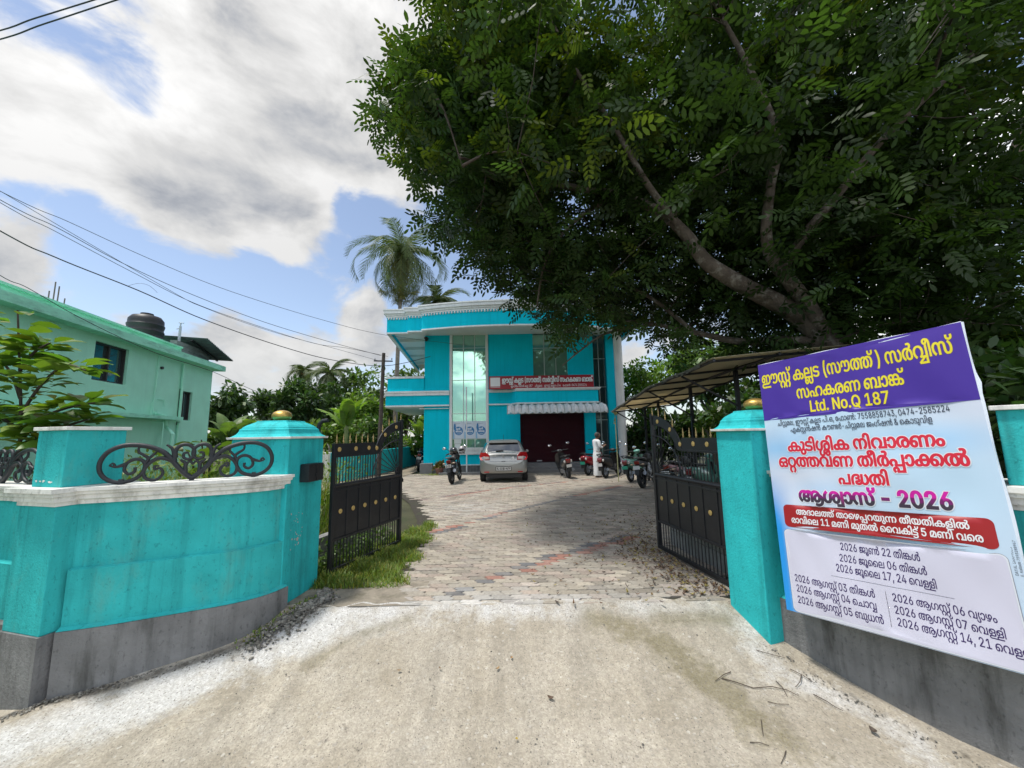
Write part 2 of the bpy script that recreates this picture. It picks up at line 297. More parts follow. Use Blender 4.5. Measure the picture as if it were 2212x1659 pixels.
GLYPHS=[
[436,2,108,167,142,30,0,42,-7,28,-11,11,-8,-7,2,16,13,42,11,60,0,44,-12,30,-18,14,-24,1,-12,0,-22,-26,-30,-23,-9,-14,-5,-36,-7,-48,-3,-33,0,-159,0,-22,0,-22,-2,-12,-3,-8,-7,0,-7,4,-7,14,-4,22,-2,23,0,333,0,1,-18,-333,0,-26,0,-36,4,-26,8,-16,13,0,17,14,14,15,4,6,2,18,4,26,2,19,0,167,0,38,0,46,4,26,8,11,5,14,8,10,21,0,24,-16,22,-34,14,-25,0,-16,0,-22,-5,-16,-11,-8,-16,1,-17,1,-45,-43,0,1,47,0,16,-10,16,-22,10,-28,5,-46,0,-34,-5,-24,-9,-18,-12,-5,-7,0,-1,2,-2,1,0,-2,-3,-2,-5,1,-3,0,-15,22,-16,48,0,20,13,1,9,0,5,-8,9,-18,6,-13,0,-24,0,-30,-14,-9,-6,-11,14,8,5,24,10,32,7,19,0,26,0,34,-10,14,-17,0,-19,-16,-18,-38,-11,-29,0,-24,0,-40,11,-20,22,0,33,34,29,66,18,56,751,142,34,0,44,-17,24,-29,1,-20,0,-25,-30,-35,-62,-19,-43,0,-36,0,-50,7,-25,6,23,17,20,-5,40,-7,29,0,36,0,42,16,16,28,1,17,0,25,-32,23,-25,0,-16,0,-22,-6,-10,-10,-2,-12,1,-11,1,-21,-43,0,1,19,0,11,-4,14,-12,10,-20,6,-11,0,-28,0,-26,-18,1,-13,0,-8,4,-12,5,-5,-41,-4,-4,6,-4,18,1,6,0,13,20,22,42,13,33,0,26,0,36,-12,13,-10,-5,0,14,12,38,10],
[306,3,72,315,142,22,0,36,-8,13,-7,8,-4,10,-11,8,-20,1,-16,1,-9,0,-13,6,-21,14,-12,22,-6,44,0,34,13,18,23,0,30,-16,22,-26,17,-17,6,27,16,26,-10,34,-22,18,-27,1,-17,0,-34,-64,-33,-55,0,-26,0,-42,7,-22,13,-10,13,-6,17,1,13,1,12,0,17,-8,19,-14,9,-22,5,-28,0,-22,-6,-16,-9,-8,-16,1,-16,1,-77,-41,0,1,73,0,14,-4,17,-16,12,-26,8,-40,0,-36,-14,-20,-22,0,-30,16,-22,28,-16,17,-6,-29,-16,-22,9,-32,21,-20,27,0,37,28,31,56,19,41,0,32,0,40,-13,15,-11,-1,0,12,12,44,12,25,264,15,48,-13,26,-23,0,-32,-30,-23,-21,-8,-25,13,18,5,20,17,0,22,-16,16,-32,9,-21,0,-34,0,-36,-20,1,-16,0,-11,18,-16,19,-6,-25,-13,-18,7,-32,23,0,32,26,24,48,13,26,508,12,48,-12,24,-22,1,-14,0,-17,-28,-23,-21,-8,-25,13,16,5,20,17,1,11,0,16,-34,20,-68,0,-36,-20,1,-16,0,-11,18,-16,19,-6,-25,-13,-20,7,-30,23,1,17,0,14,24,22,50,13],
[0,1,28,-84,148,-40,10,-22,18,1,12,0,4,2,10,5,2,37,-3,-2,-3,-2,-6,1,-3,0,-9,16,-11,22,-4,30,0,22,4,14,11,1,9,0,3,-2,6,-1,3,39,3,2,-2,4,-10,1,-4,0,-12,-22,-18,-40,-10],
[260,3,53,109,-3,-44,0,-48,22,1,19,0,12,20,17,19,5,12,4,30,4,42,2,29,0,193,0,42,0,52,-5,21,-7,14,-4,18,-16,1,-12,0,-19,-46,-22,-41,0,-12,0,-28,1,-9,2,11,17,6,-1,20,-2,9,0,26,0,24,12,1,12,0,7,-12,9,-7,3,-14,5,-40,2,-31,0,-187,0,-36,0,-38,-2,-13,-5,-8,-3,-10,-9,0,-15,12,-10,22,-6,32,0,32,6,19,6,25,-13,-14,-5,-30,-8,-30,-3,16,263,142,40,0,50,-19,26,-33,1,-20,0,-24,-28,-32,-52,-17,-35,0,-26,0,-44,9,-32,19,-16,27,1,18,0,33,64,39,13,263,124,-38,0,-36,-27,1,-27,0,-19,16,-25,32,-12,48,0,34,12,18,25,0,37,-18,24,-32,12],
[215,3,26,182,142,46,-8,30,-15,14,-23,1,-16,1,-24,-197,0,1,-38,279,0,1,120,43,0,1,-138,-129,0,-12,0,-28,0,-13,1,-113,0,-14,-1,-26,0,-11,0,-11,0,1,78,0,19,16,22,32,15,44,8,8,112,124,-38,-21,1,-23,1,-7,155,0,1,7,0,24,-36,20,69,301,-84,-20,0,-32,5,-22,11,-12,17,1,13,0,10,-8,15,-16,9,-22,4,-36,0,-32,-7,-20,-14,-3,-9,0,-2,0,-6,1,-3,0,-11,10,-12,18,-5,9,0,18,0,16,8,0,17,-18,8,-30,0,-26,-8,-9,-5,-5,12,12,7,32,9,21,0,30,0,32,-18,0,-27,-36,-18,-68,0,-38,24,1,20,0,12,16,20,28,14,40,7,25,0,16,0,28,-2,22,-4,18,-7,16,-11,6,-15,1,-10,1,-1,0,-8,4,-12,12,-7,18,-4,13,0,26,0,30,16,0,27,-22,19,-15,7,23,13,24,-10,30,-24,1,-17,0,-14,-22,-21,-40,-12],
[141,1,51,135,142,46,0,64,-10,25,-7,-23,-17,-20,7,-54,9,-35,0,-26,0,-32,-6,-16,-11,0,-11,6,-6,14,-8,42,-3,29,0,5,0,38,0,46,-8,13,-8,8,-4,6,-13,1,-6,0,-13,-26,-19,-54,-11,-82,0,-62,9,-29,9,23,16,16,-4,34,-8,42,-4,48,0,34,6,14,11,0,12,-6,8,-16,6,-30,3,-27,0,-3,0,-36,0,-54,7,-13,9,-8,4,-6,12,1,7,0,12,24,19,52,11],
[98,1,16,63,74,0,20,16,44,28,40,21,15,43,0,-18,-19,-28,-42,-16,-40,0,-34,14,-33,26,-37,23,-22,-41,0,-32,26,-32,55],
[306,1,74,315,142,22,0,36,-8,13,-7,8,-4,10,-11,8,-20,1,-16,1,-9,0,-13,6,-21,14,-12,22,-6,44,0,34,13,18,23,0,30,-16,22,-26,17,-17,6,27,16,26,-10,34,-22,18,-27,1,-17,0,-22,-28,-31,-54,-16,-37,0,-28,0,-40,8,-11,8,-10,5,-10,14,-6,17,1,13,1,12,0,17,-8,19,-14,9,-22,5,-28,0,-22,-6,-16,-9,-8,-16,1,-16,1,-77,-41,0,1,73,0,14,-4,17,-16,12,-26,8,-40,0,-36,-14,-20,-22,0,-30,16,-22,28,-16,17,-6,-29,-16,-22,9,-32,21,-20,27,0,37,28,31,56,19,41,0,32,0,40,-13,15,-11,-1,0,12,12,44,12],
[190,1,55,259,142,32,0,46,-17,24,-29,1,-20,0,-25,-32,-35,-60,-19,-43,0,-36,0,-52,7,-23,6,23,17,18,-5,40,-7,29,0,38,0,42,16,16,28,1,17,0,25,-32,23,-27,0,-16,0,-20,-6,-12,-10,-2,-12,1,-11,1,-21,-41,0,1,19,0,11,-4,14,-12,10,-20,6,-13,0,-26,0,-28,-18,1,-13,0,-8,4,-12,5,-5,-39,-4,-4,6,-6,18,1,6,0,13,20,22,42,13,60,0,36,-12,13,-10,-7,0,16,12,36,10],
[440,2,73,177,142,24,0,42,-6,23,-6,11,-4,36,-10,46,-37,1,-24,0,-18,-24,-26,-44,-14,-66,0,-46,14,-24,26,0,34,22,27,38,21,25,7,9,4,20,6,46,6,21,0,30,0,44,-8,32,-14,11,-10,3,-8,13,-32,1,-70,-41,0,1,68,0,19,-14,21,-28,12,-28,4,-19,0,-10,0,-24,-1,-13,-3,-13,-3,-20,-5,-32,-17,-18,-25,0,-31,16,-17,26,-8,32,0,26,7,16,18,0,30,-20,25,-32,19,-21,5,-9,3,-12,2,-22,1,-13,0,-38,0,-52,-14,-26,-26,1,-16,0,-13,16,-20,26,-16,19,-5,-23,-16,-22,6,-36,20,-22,28,0,33,20,26,40,19,58,12,71,578,142,40,-5,21,-6,13,-5,34,-10,44,-37,1,-24,0,-18,-24,-26,-44,-14,-66,0,-46,14,-24,26,0,34,22,27,38,21,25,7,9,4,22,6,46,6,29,0,36,0,56,-12,38,-19,18,-26,0,-32,-20,-27,-36,-21,-23,-7,-25,16,18,4,26,15,18,21,0,30,-24,25,-50,15,-35,0,-14,0,-26,-1,-11,-3,-15,-3,-18,-5,-32,-17,-20,-25,0,-31,16,-17,28,-8,30,0,26,8,16,17,0,31,-16,24,-32,18,-19,6,-11,2,-6,2,-14,1,-16,1,-11,0,-26,0,-34,-6,-22,-12,-14,-18,1,-16,1,-62,-37,0,1,42,13,62,14,8,30,12,44,8],
[98,1,16,29,-34,22,22,26,38,12,32,0,34,-14,40,-28,42,-17,19,43,0,18,-15,28,-40,18,-44,1,-20,0,-27,-34,-55,-29,-26],
[184,1,78,249,-3,-32,0,-44,13,-24,26,1,18,0,15,18,25,34,22,21,9,15,8,14,7,22,14,0,16,-18,10,-19,0,-12,0,-20,-2,-5,-1,-9,17,8,2,30,2,17,0,30,0,32,-11,14,-14,1,-6,0,-13,-26,-20,-23,-11,-9,-7,-22,-9,-26,-20,-14,-22,1,-11,0,-16,16,-17,26,-7,15,0,28,0,28,20,1,20,0,10,-8,19,-20,17,-26,14,-17,4,-12,3,-28,3,-15,0,-36,0,-50,-15,-26,-25,1,-16,0,-13,16,-20,26,-16,19,-5,-23,-16,-22,6,-36,20,-22,28,0,33,20,26,40,19,58,12,39,0,22,0,38,-4,19,-5,2,0,4,-1,5,-1,28,-9,38,-24,18,-29,1,-14,0,-27,-52,-31],
[240,2,42,208,142,56,-12,36,-19,18,-26,0,-28,-14,-21,-20,-16,-13,-7,-11,5,143,0,1,120,45,0,1,-138,-95,0,-17,1,-14,-1,-24,0,-13,0,-43,0,-17,15,16,5,24,14,16,20,0,30,-24,25,-46,15,-66,0,-48,-15,-24,-25,1,-16,0,-13,16,-20,26,-16,19,-5,-23,-16,-22,6,-36,20,-22,28,0,33,20,26,38,19,56,12,19,445,31,1,-99,-253,0,-19,18,97,34,16,6,46,14,21,5,43,-3,-117,-42,-12,-4,-26,-9,-13,-4,1,1,14,1,40,1,21,0,107,0,1,65],
[57,1,40,-53,211,20,0,44,-4,21,-6,28,-9,20,-31,1,-25,1,-136,-41,0,1,131,0,10,-2,16,-4,12,-5,5,-10,12,-40,9,-31,0,-12,0,-22,-5,-12,-8,0,-12,14,-9,36,0,16,11,0,12,-10,10,-9,4,47,-6,4,-2,4,-8,0,-14,-12,-14,-32,-10,-25,0,-18,0,-32,8,-20,14,0,21,22,15,40,9],
[298,2,29,148,86,44,-12,22,-20,0,-21,-14,-15,-7,-4,-13,4,161,0,9,-18,-181,0,-13,13,10,5,12,12,1,10,0,13,-30,16,-27,0,-18,0,-24,-8,-14,-12,0,-17,14,-14,17,-5,-23,-15,-20,8,-28,21,0,28,24,20,44,11,34,466,142,54,-12,38,-19,18,-26,0,-32,-22,-27,-36,-21,-21,-7,-25,16,16,4,28,16,18,20,0,30,-26,25,-46,15,-66,0,-46,-15,-26,-25,1,-16,0,-12,14,-20,24,-15,19,-6,-17,-15,-15,0,-23,16,-12,6,-18,16,-12,20,1,12,0,15,18,26,40,19,56,12],
[184,1,60,224,142,62,-12,42,-22,20,-30,1,-18,0,-22,-28,-28,-48,-13,-62,0,-42,15,-22,23,1,14,0,24,50,28,45,0,28,0,40,-15,24,-22,3,-12,-11,0,-4,8,-20,14,-30,10,-19,0,-32,0,-28,-19,1,-15,0,-11,10,-16,26,-9,40,0,28,10,16,21,1,17,0,0,-2,10,-1,6,0,1,0,4,-1,1,-4,10,-30,18,-50,12,-72,0,-54,-14,-28,-24,1,-18,0,-13,16,-20,26,-16,19,-5,-23,-16,-22,6,-36,20,-22,28,1,17,0,14,18,26,40,21,62,12],
[342,1,87,220,142,52,-14,17,-11,-7,1,16,12,46,12,29,0,34,0,40,-13,15,-11,-5,-2,18,14,44,12,31,0,38,0,54,-19,28,-31,0,-36,-16,-26,-36,-22,-23,-10,-27,15,18,7,26,16,16,22,0,30,-18,22,-34,14,-44,0,-28,-8,-14,-12,-4,-16,1,-16,1,-72,-43,0,1,79,0,14,-6,17,-11,5,-6,4,-24,5,-32,0,-22,-6,-18,-9,-10,-17,1,-15,1,-77,-41,0,1,75,0,16,-12,18,-22,10,-28,5,-21,0,-36,0,-52,-17,-28,-29,1,-18,1,-3,0,-14,14,-19,28,-10,30,0,18,6,12,11,1,8,0,13,-26,12,-42,0,-34,-10,-13,-8,-7,16,14,9,46,11,48,0,36,-10,20,-18,0,-26,-20,-20,-38,-11,-52,0,-46,13,-28,28,1,22,0,27,44,36,72,19],
[326,2,46,220,142,52,-14,17,-11,11,-10,7,-41,1,-66,-43,0,1,76,0,15,-10,18,-22,10,-28,5,-21,0,-36,0,-52,-17,-28,-29,1,-18,1,-3,0,-14,14,-19,28,-10,30,0,18,6,12,11,1,8,0,13,-26,12,-42,0,-34,-10,-13,-8,-7,16,14,9,46,11,48,0,36,-10,20,-18,0,-26,-20,-20,-38,-11,-52,0,-46,13,-28,28,1,22,0,27,44,36,72,19,34,619,138,1,-138,-207,0,-17,14,14,6,26,16,16,22,0,30,-20,22,-34,14,-44,0,-26,-8,-16,-12,-4,-16,1,-17,1,-71,-43,0,1,64,27,42,-1,13,14,12,42,11,31,0,38,0,56,-19,28,-31,1,-19,0,-14,-12,-21,-20,-16,-11,-7,-9,3,137,0,1,120],
[126,1,34,232,55,-12,-26,-28,-20,-44,-12,-31,0,-26,0,-38,8,-24,14,-16,16,-3,7,45,4,4,-6,12,-15,26,-11,48,0,30,14,16,25,0,33,-16,24,-30,14,-44,0,-26,-10,-16,-15,-1,-7,-43,5,6,8,16,15,26,14,38,8,25,0,32,0,42,-12,26,-20,12,-26],
[265,4,16,312,142,52,-19,24,-33,1,-20,0,-24,-28,-32,-52,-17,-35,0,-26,0,-44,9,-30,19,-18,27,1,18,0,22,30,32,52,18,13,273,124,-38,0,-36,-27,1,-27,0,-19,16,-25,34,-12,48,0,32,12,18,25,0,37,-18,24,-32,12,53,115,-3,-30,0,-44,10,-22,17,0,22,16,15,28,9,19,4,12,2,26,2,26,1,17,0,31,3,179,0,44,0,52,-5,19,-7,14,-4,18,-16,1,-12,0,-19,-46,-22,-41,0,-12,0,-26,1,-11,2,11,17,6,-1,20,-2,9,0,26,0,24,12,1,12,0,7,-10,9,-24,8,-40,2,-31,0,-191,0,-36,0,-40,-2,-24,-8,-12,-9,0,-15,14,-10,26,-6,34,0,34,6,21,6,25,-13,-16,-5,-30,-8,-32,-3,23,140,142,44,-10,21,-8,-23,-14,-16,6,-32,8,-44,0,-26,-11,1,-9,0,-4,6,-8,16,-6,32,-4,27,0,25,0,-9,-15,-28,0,-48,4,-38,9,-22,14,0,22,22,16,40,10],
[141,1,6,45,0,1,182,47,0,1,-161,169,0,1,-21],
[82,2,4,147,136,1,-18,-141,0,1,18,16,47,169,45,0,1,-134,0,-9,14,-8,19,0,4,0,14,1,5,0,11,-18,-8,-1,-16,-2,-9,0,-34,0,-40,19,1,17],
[153,2,22,141,-3,-34,0,-52,17,-28,32,0,43,28,32,54,17,35,0,26,0,30,-9,18,-11,5,-3,5,0,1,67,45,0,1,-182,-41,0,1,21,-5,0,-4,-4,-18,-11,-32,-9,12,172,17,34,13,18,23,0,30,-18,23,-34,13,-50,0,-34,-14,-18,-23,0,-28,18,-23,34,-14],
[67,1,8,54,-2,-18,10,0,14,18,9,28,0,20,-9,0,-14,-20,-10],
[188,1,28,45,0,1,182,55,0,149,-116,6,-5,18,-14,18,-18,11,-10,-5,0,-4,10,-2,20,0,16,1,5,1,112,47,0,1,-182,-53,0,-131,104,-10,7,-18,15,-24,21,-15,15,9,0,2,-13,2,-23,0,-17,1,-5,1,-104],
[150,2,12,112,-3,-56,18,-30,31,0,43,30,32,56,17,76,0,56,-17,30,-32,0,-43,-30,-31,-56,-18,12,178,17,34,14,18,23,0,27,-18,23,-34,15,-56,0,-34,-15,-18,-23,0,-27,18,-23,34,-14],
[191,3,8,177,57,49,0,43,-27,11,-7,61,-40,-47,0,-39,27,-9,6,12,144,-2,-72,22,-42,42,0,58,42,42,72,22,94,0,72,-22,42,-42,0,-58,-42,-42,-72,-22,12,224,19,52,17,32,32,0,46,-32,32,-52,17,-66,0,-52,-17,-32,-32,0,-46,32,-32,52,-17],
[162,2,4,55,0,1,20,227,0,1,-20,8,199,182,1,-182,-45,0,1,160,-1,0,-87,-32,1,25,81,29],
[162,3,26,124,-2,-56,13,-30,23,0,26,18,19,32,14,21,1,1,1,-26,4,-32,23,0,28,30,22,50,12,64,0,50,-12,30,-22,0,-28,-32,-23,-25,-4,1,-1,20,-1,32,-14,18,-19,0,-26,-32,-23,-56,-13,12,186,18,36,8,18,14,0,20,-20,15,-36,9,-46,0,-34,-9,-22,-15,0,-20,20,-14,36,-8,12,182,104,28,7,18,14,0,18,-16,14,-30,7,-40,0,-30,-7,-16,-14,0,-18,16,-14,30,-7],
[162,1,8,71,0,161,160,1,1,-185,0,1,21,237,0,1,-22,-161,-160],
[233,1,34,433,138,1,-138,-423,0,1,18,217,0,-27,-4,12,4,20,15,0,25,-28,16,-50,0,-26,-15,1,-13,0,-3,0,-5,1,-2,-39,-2,-2,2,-2,8,1,4,0,20,52,23,45,0,26,0,34,-7,24,-13,10,-16,0,-16,-8,-12,-12,-10,-7,-3,-11,4,159,0,1,120],
[57,1,29,-15,211,18,0,28,-4,26,-10,16,-14,6,-23,1,-18,1,-142,-41,0,1,136,0,12,-4,20,-6,13,-12,8,-18,4,-24,0,-20,-5,-14,-10,1,-8,0,-3,2,-5,1,-2,-41,-4,-2,4,-2,6,1,2,0,15,26,19,40,9],
[168,2,31,208,142,56,-11,36,-19,18,-24,1,-14,0,-17,-22,-25,-36,-20,-23,-7,-23,16,16,5,28,14,16,19,0,28,-24,23,-46,14,-66,0,-48,-14,-24,-24,1,-14,0,-18,32,-26,29,-8,-23,-15,-22,6,-36,19,-22,26,0,32,20,24,38,19,56,11,27,206,14,48,-14,24,-22,1,-14,0,-17,-30,-23,-19,-8,-25,13,16,5,20,17,0,21,-16,16,-30,9,-23,0,-32,0,-36,-21,1,-14,0,-11,16,-16,21,-6,-25,-13,-20,7,-30,23,1,17,0,14,24,23,48,14],
[83,3,13,79,-57,-42,0,-48,25,1,19,0,13,22,19,42,11,52,0,40,-10,24,-20,0,-26,-24,-20,-40,-11,8,98,-40,28,13,0,27,-28,14,-42,0,-28,-14,0,-26,28,-14,21,53,142,30,0,34,-12,16,-19,1,-11,0,-15,-18,-42,-13,-22,-39,4,12,21,16,36,1,17,0,10,-18,15,-21,0,-8,0,-18,-2,-5,0,-7,17,8,1,24,2],
[181,3,16,216,142,56,-10,21,-8,14,-7,18,-16,8,-21,1,-14,1,-66,-301,0,1,67,0,13,8,21,18,16,13,6,20,9,52,10,16,155,124,-22,0,-32,-11,-9,-9,-8,-6,-10,-21,1,-15,1,-45,5,0,34,13,52,28,30,29,1,13,0,8,-8,10,-16,6,18,237,98,0,-14,-28,-29,-48,-29,-35,-15,1,5,14,1,28,1,15,0,109,0,1,44,0,19,-14,24,-34,15,-25,4,3,1,8,-5,12,-12],
[215,2,18,395,138,1,-138,-361,0,1,78,0,19,16,22,32,15,44,8,58,0,46,-8,30,-15,14,-23,1,-16,1,-24,-197,0,1,-38,279,0,1,120,8,112,124,-38,-21,1,-23,1,-7,155,0,1,7,0,24,-36,20],
[67,1,4,27,-44,23,69,51,0,-37,-69],
[224,1,31,148,86,44,-12,22,-20,0,-21,-14,-15,-7,-4,-13,4,193,0,1,120,43,0,1,-138,-247,0,-13,13,10,5,12,12,1,10,0,13,-30,16,-27,0,-18,0,-24,-8,-14,-12,0,-17,14,-14,17,-5,-23,-15,-20,8,-28,21,0,28,24,20,44,11],
[189,1,77,272,142,56,-11,26,-18,1,-12,0,-7,-10,-12,-24,-10,-17,-4,-1,2,28,-4,32,-18,1,-13,0,-18,-48,-20,-41,0,-14,0,-26,2,-9,1,11,17,8,-1,18,-1,9,0,26,0,26,9,1,12,0,5,-8,8,-16,7,-24,4,-23,0,-9,0,1,18,13,0,16,0,28,3,14,7,6,7,1,5,0,10,-40,14,-47,0,-38,0,-60,-10,-42,-18,-22,-24,1,-14,1,-2,0,-13,16,-19,26,-10,19,0,12,0,20,6,10,12,1,7,0,13,-26,12,-38,0,-30,-7,-13,-7,3,21,14,5,34,6,19,0,26,0,36,-10,20,-18,0,-26,-20,-20,-40,-11,-52,0,-44,13,-28,27,0,39,28,31,52,23,76,12],
[149,1,69,150,-3,-58,9,-46,17,-26,28,0,38,26,27,46,17,60,9,64,0,42,-9,22,-15,0,-21,-20,-15,-32,-7,-17,0,-26,0,-32,9,-14,16,1,8,0,5,6,9,5,2,47,5,-10,-3,-10,-12,0,-11,16,-12,34,0,16,10,1,6,0,10,-28,9,-17,0,-6,0,-14,0,-5,-1,-32,-1,-48,-14,-24,-24,0,-32,24,-25,48,-15,31,0,6,-1,12,0,7,0,14,0,20,4,14,8,0,13,-16,10,-36,0,-14,-12,0,-12,8,-11,11,-3,-45,4,-4,3,-4,9,0,14,14,14,30,10,27,0,18,0,32,-8,20,-14,0,-20,-20,-16,-42,-9],
[282,3,29,148,86,44,-12,22,-20,0,-21,-14,-15,-7,-4,-13,4,139,0,1,-18,-151,0,-13,13,10,5,12,12,1,10,0,13,-30,16,-27,0,-18,0,-24,-8,-14,-12,0,-17,14,-14,17,-5,-23,-15,-20,8,-28,21,0,28,24,20,44,11,13,440,142,44,-9,34,-16,14,-25,1,-19,1,-73,-245,0,1,73,0,14,8,19,14,14,26,13,46,9,12,390,124,-28,-6,-22,-11,-10,-19,1,-18,1,-52,161,0,1,50,0,18,-12,21,-22,11,-28,6],
[380,2,66,220,142,52,-14,17,-11,-7,1,16,12,46,12,29,0,34,0,42,-13,17,-13,-5,-5,23,-39,1,-72,-43,0,1,79,0,14,-6,17,-11,5,-6,4,-24,5,-32,0,-22,-6,-18,-9,-10,-17,1,-15,1,-77,-41,0,1,75,0,16,-12,18,-22,10,-28,5,-21,0,-36,0,-52,-17,-28,-29,1,-18,1,-3,0,-14,14,-19,28,-10,30,0,18,6,12,11,1,8,0,13,-26,12,-42,0,-34,-10,-13,-8,-7,16,14,9,46,11,48,0,36,-10,20,-18,0,-26,-20,-20,-38,-11,-52,0,-46,13,-28,28,1,22,0,27,44,36,72,19,74,641,-3,-32,0,-44,13,-24,26,1,18,0,15,18,25,34,22,21,9,15,8,14,7,22,14,0,16,-18,10,-21,0,-10,0,-20,-2,-7,-1,-7,17,8,2,28,2,17,0,32,0,32,-11,12,-14,1,-6,0,-13,-26,-20,-21,-11,-11,-7,-20,-9,-28,-20,-12,-22,1,-11,0,-16,16,-17,24,-7,17,0,28,0,28,20,1,20,0,13,-16,25,-32,20,-25,6,-10,3,-24,3,-15,0,-26,0,-32,-6,-18,-9,-12,-12,-6,-17,1,-14,1,-41,-37,0,1,48,13,40,12,9,36,13,44,7,29,0,20,0,36,-4,17,-5,4,0,4,-2,3,0,30,-9,38,-24,18,-29,1,-14,0,-27,-52,-31],
[67,2,8,54,-2,-18,10,0,14,18,9,28,0,20,-9,0,-14,-20,-10,8,54,97,-18,10,0,13,18,10,28,0,20,-10,0,-13,-20,-10],
[162,1,35,126,-2,-52,12,-30,22,1,14,45,0,2,-8,18,-13,32,-7,40,0,34,10,20,18,0,23,-20,19,-36,11,-23,0,-16,0,-34,-6,-11,-4,-41,3,21,90,193,0,1,-21,-151,0,-11,-53,3,0,10,5,34,6,44,0,42,-9,32,-16,18,-23,1,-13,0,-17,-32,-28,-56,-15],
[162,2,8,31,37,1,19,145,126,47,0,-141,-123,1,-2,217,0,1,-20,6,201,0,1,43,1,9,1,62,45,0,1,-114],
[162,1,32,155,-2,-32,0,-56,11,-34,22,-1,15,49,0,2,-9,22,-13,34,-6,42,0,36,8,20,14,0,21,-18,17,-40,10,-33,0,-27,0,1,18,93,54,1,1,-157,0,1,21,219,0,1,-17,-113,-66,1,4,40,2,56,-14,32,-24,0,-31,-32,-25,-56,-13],
[162,2,12,122,-2,-58,22,-30,41,0,59,30,42,58,22,80,0,58,-22,30,-42,0,-59,-30,-41,-58,-22,12,188,18,38,17,20,33,0,46,-20,33,-38,17,-52,0,-38,-17,-18,-33,0,-46,18,-33,38,-17],
[162,1,4,243,88,1,-20,-159,0,1,20],
[162,1,29,47,0,1,17,121,65,22,11,26,17,14,15,0,18,-18,14,-32,7,-40,0,-30,-8,-16,-15,1,-11,-43,0,0,16,28,25,52,13,66,0,50,-13,28,-23,1,-14,0,-10,-14,-19,-36,-24,-31,-17,-79,-42,1,-2,169,0,1,-20],
[318,2,29,148,86,44,-12,22,-20,0,-21,-14,-15,-7,-4,-13,4,255,0,1,-18,-267,0,-13,13,10,5,12,12,1,10,0,13,-30,16,-27,0,-18,0,-24,-7,-14,-13,0,-17,14,-14,17,-5,-23,-15,-20,8,-28,21,0,28,24,20,44,11,51,490,142,60,-13,42,-25,22,-36,1,-24,0,-17,-14,-36,-34,-34,-27,-14,-29,13,22,12,28,28,12,32,0,32,-12,28,-28,22,-46,14,-33,0,-40,0,-54,-22,-26,-41,1,-27,0,-6,0,-10,3,-5,0,-1,0,-3,1,-1,4,-17,18,-21,28,-10,30,0,8,8,4,7,1,6,1,121,45,0,1,-116,0,-12,-8,-16,-18,-10,-26,-5,-17,0,-32,0,-52,20,-28,42,1,31,0,24,22,39,42,27,62,16],
[266,2,27,145,142,22,0,34,-6,26,-12,11,-10,13,-57,1,-57,-41,0,1,70,0,17,-4,17,-16,12,-26,8,-40,0,-36,-14,-20,-22,0,-30,16,-22,28,-16,17,-6,-29,-16,-22,9,-32,21,-20,27,0,38,30,31,56,18,73,413,-3,-32,0,-46,13,-22,26,1,18,0,15,18,25,32,22,23,9,15,8,14,7,20,14,0,16,-16,10,-21,0,-10,0,-20,-2,-7,-1,-7,17,8,2,28,2,17,0,30,0,34,-11,12,-14,1,-6,0,-13,-26,-20,-23,-11,-9,-7,-20,-9,-28,-20,-12,-22,1,-11,0,-16,16,-17,24,-7,17,0,26,0,30,20,1,20,0,13,-16,25,-32,20,-25,6,-10,3,-24,3,-15,0,-26,0,-32,-6,-18,-9,-12,-12,-8,-17,1,-14,1,-41,-35,0,1,48,13,40,12,9,34,13,46,7,48,0,36,-4,17,-5,4,0,4,-2,3,0,30,-9,38,-24,18,-29,1,-14,0,-27,-52,-31],
[287,3,29,148,86,44,-12,22,-20,0,-21,-14,-15,-7,-4,-13,4,161,0,9,-18,-181,0,-13,13,10,5,12,12,1,10,0,13,-30,16,-27,0,-18,0,-24,-8,-14,-12,0,-17,14,-14,17,-5,-23,-15,-20,8,-28,21,0,28,24,20,44,11,21,329,0,1,95,0,8,-4,12,-8,6,-12,3,-26,0,-18,-10,1,-10,0,-7,12,-13,30,-8,27,0,15,0,30,0,48,11,38,18,28,22,11,11,45,0,1,-138,25,297,142,16,0,24,-4,24,-9,12,-17,1,-16,1,-78,125,0,1,64,0,4,0,12,2,10,1,3,3,0,-14,-17,-46,-23,-60,-12,-31,0,-15,0,-40,0,-52,12,-24,21,0,22,18,17,36,11],
[366,2,66,220,142,52,-14,17,-11,-7,1,16,12,46,12,29,0,34,0,48,-13,19,-18,-3,-8,13,-31,1,-72,-43,0,1,79,0,14,-6,17,-11,5,-6,4,-24,5,-32,0,-22,-6,-18,-9,-10,-17,1,-15,1,-77,-41,0,1,75,0,16,-12,18,-22,10,-28,5,-21,0,-36,0,-52,-17,-28,-29,1,-18,1,-3,0,-14,14,-19,28,-10,30,0,18,6,12,11,1,8,0,13,-26,12,-42,0,-34,-10,-13,-8,-7,16,14,9,46,11,48,0,36,-10,20,-18,0,-26,-20,-20,-38,-11,-52,0,-46,13,-28,28,1,22,0,27,44,36,72,19,69,634,142,50,-8,30,-16,1,-12,0,-6,-6,-9,-14,-8,-26,-5,-25,0,-13,0,-20,0,-16,-2,-12,-2,-4,-4,1,-2,0,-7,28,-4,23,0,7,0,24,0,32,-4,18,-8,8,-10,0,-16,-20,-14,-38,-8,-29,0,-18,0,-36,3,-32,4,-9,2,17,17,18,-4,40,-4,21,0,28,0,20,7,0,13,-22,5,-17,0,-7,0,-32,0,-36,5,-9,6,-4,3,-6,8,0,11,8,10,20,8,34,4,27,0,21,0,16,0,12,5,1,6,0,9,-38,9,-64,0,-42,-8,-32,-14,-18,-24,1,-17,1,-31,-25,9,-3,54,4,8,20,17,36,14,54,10],
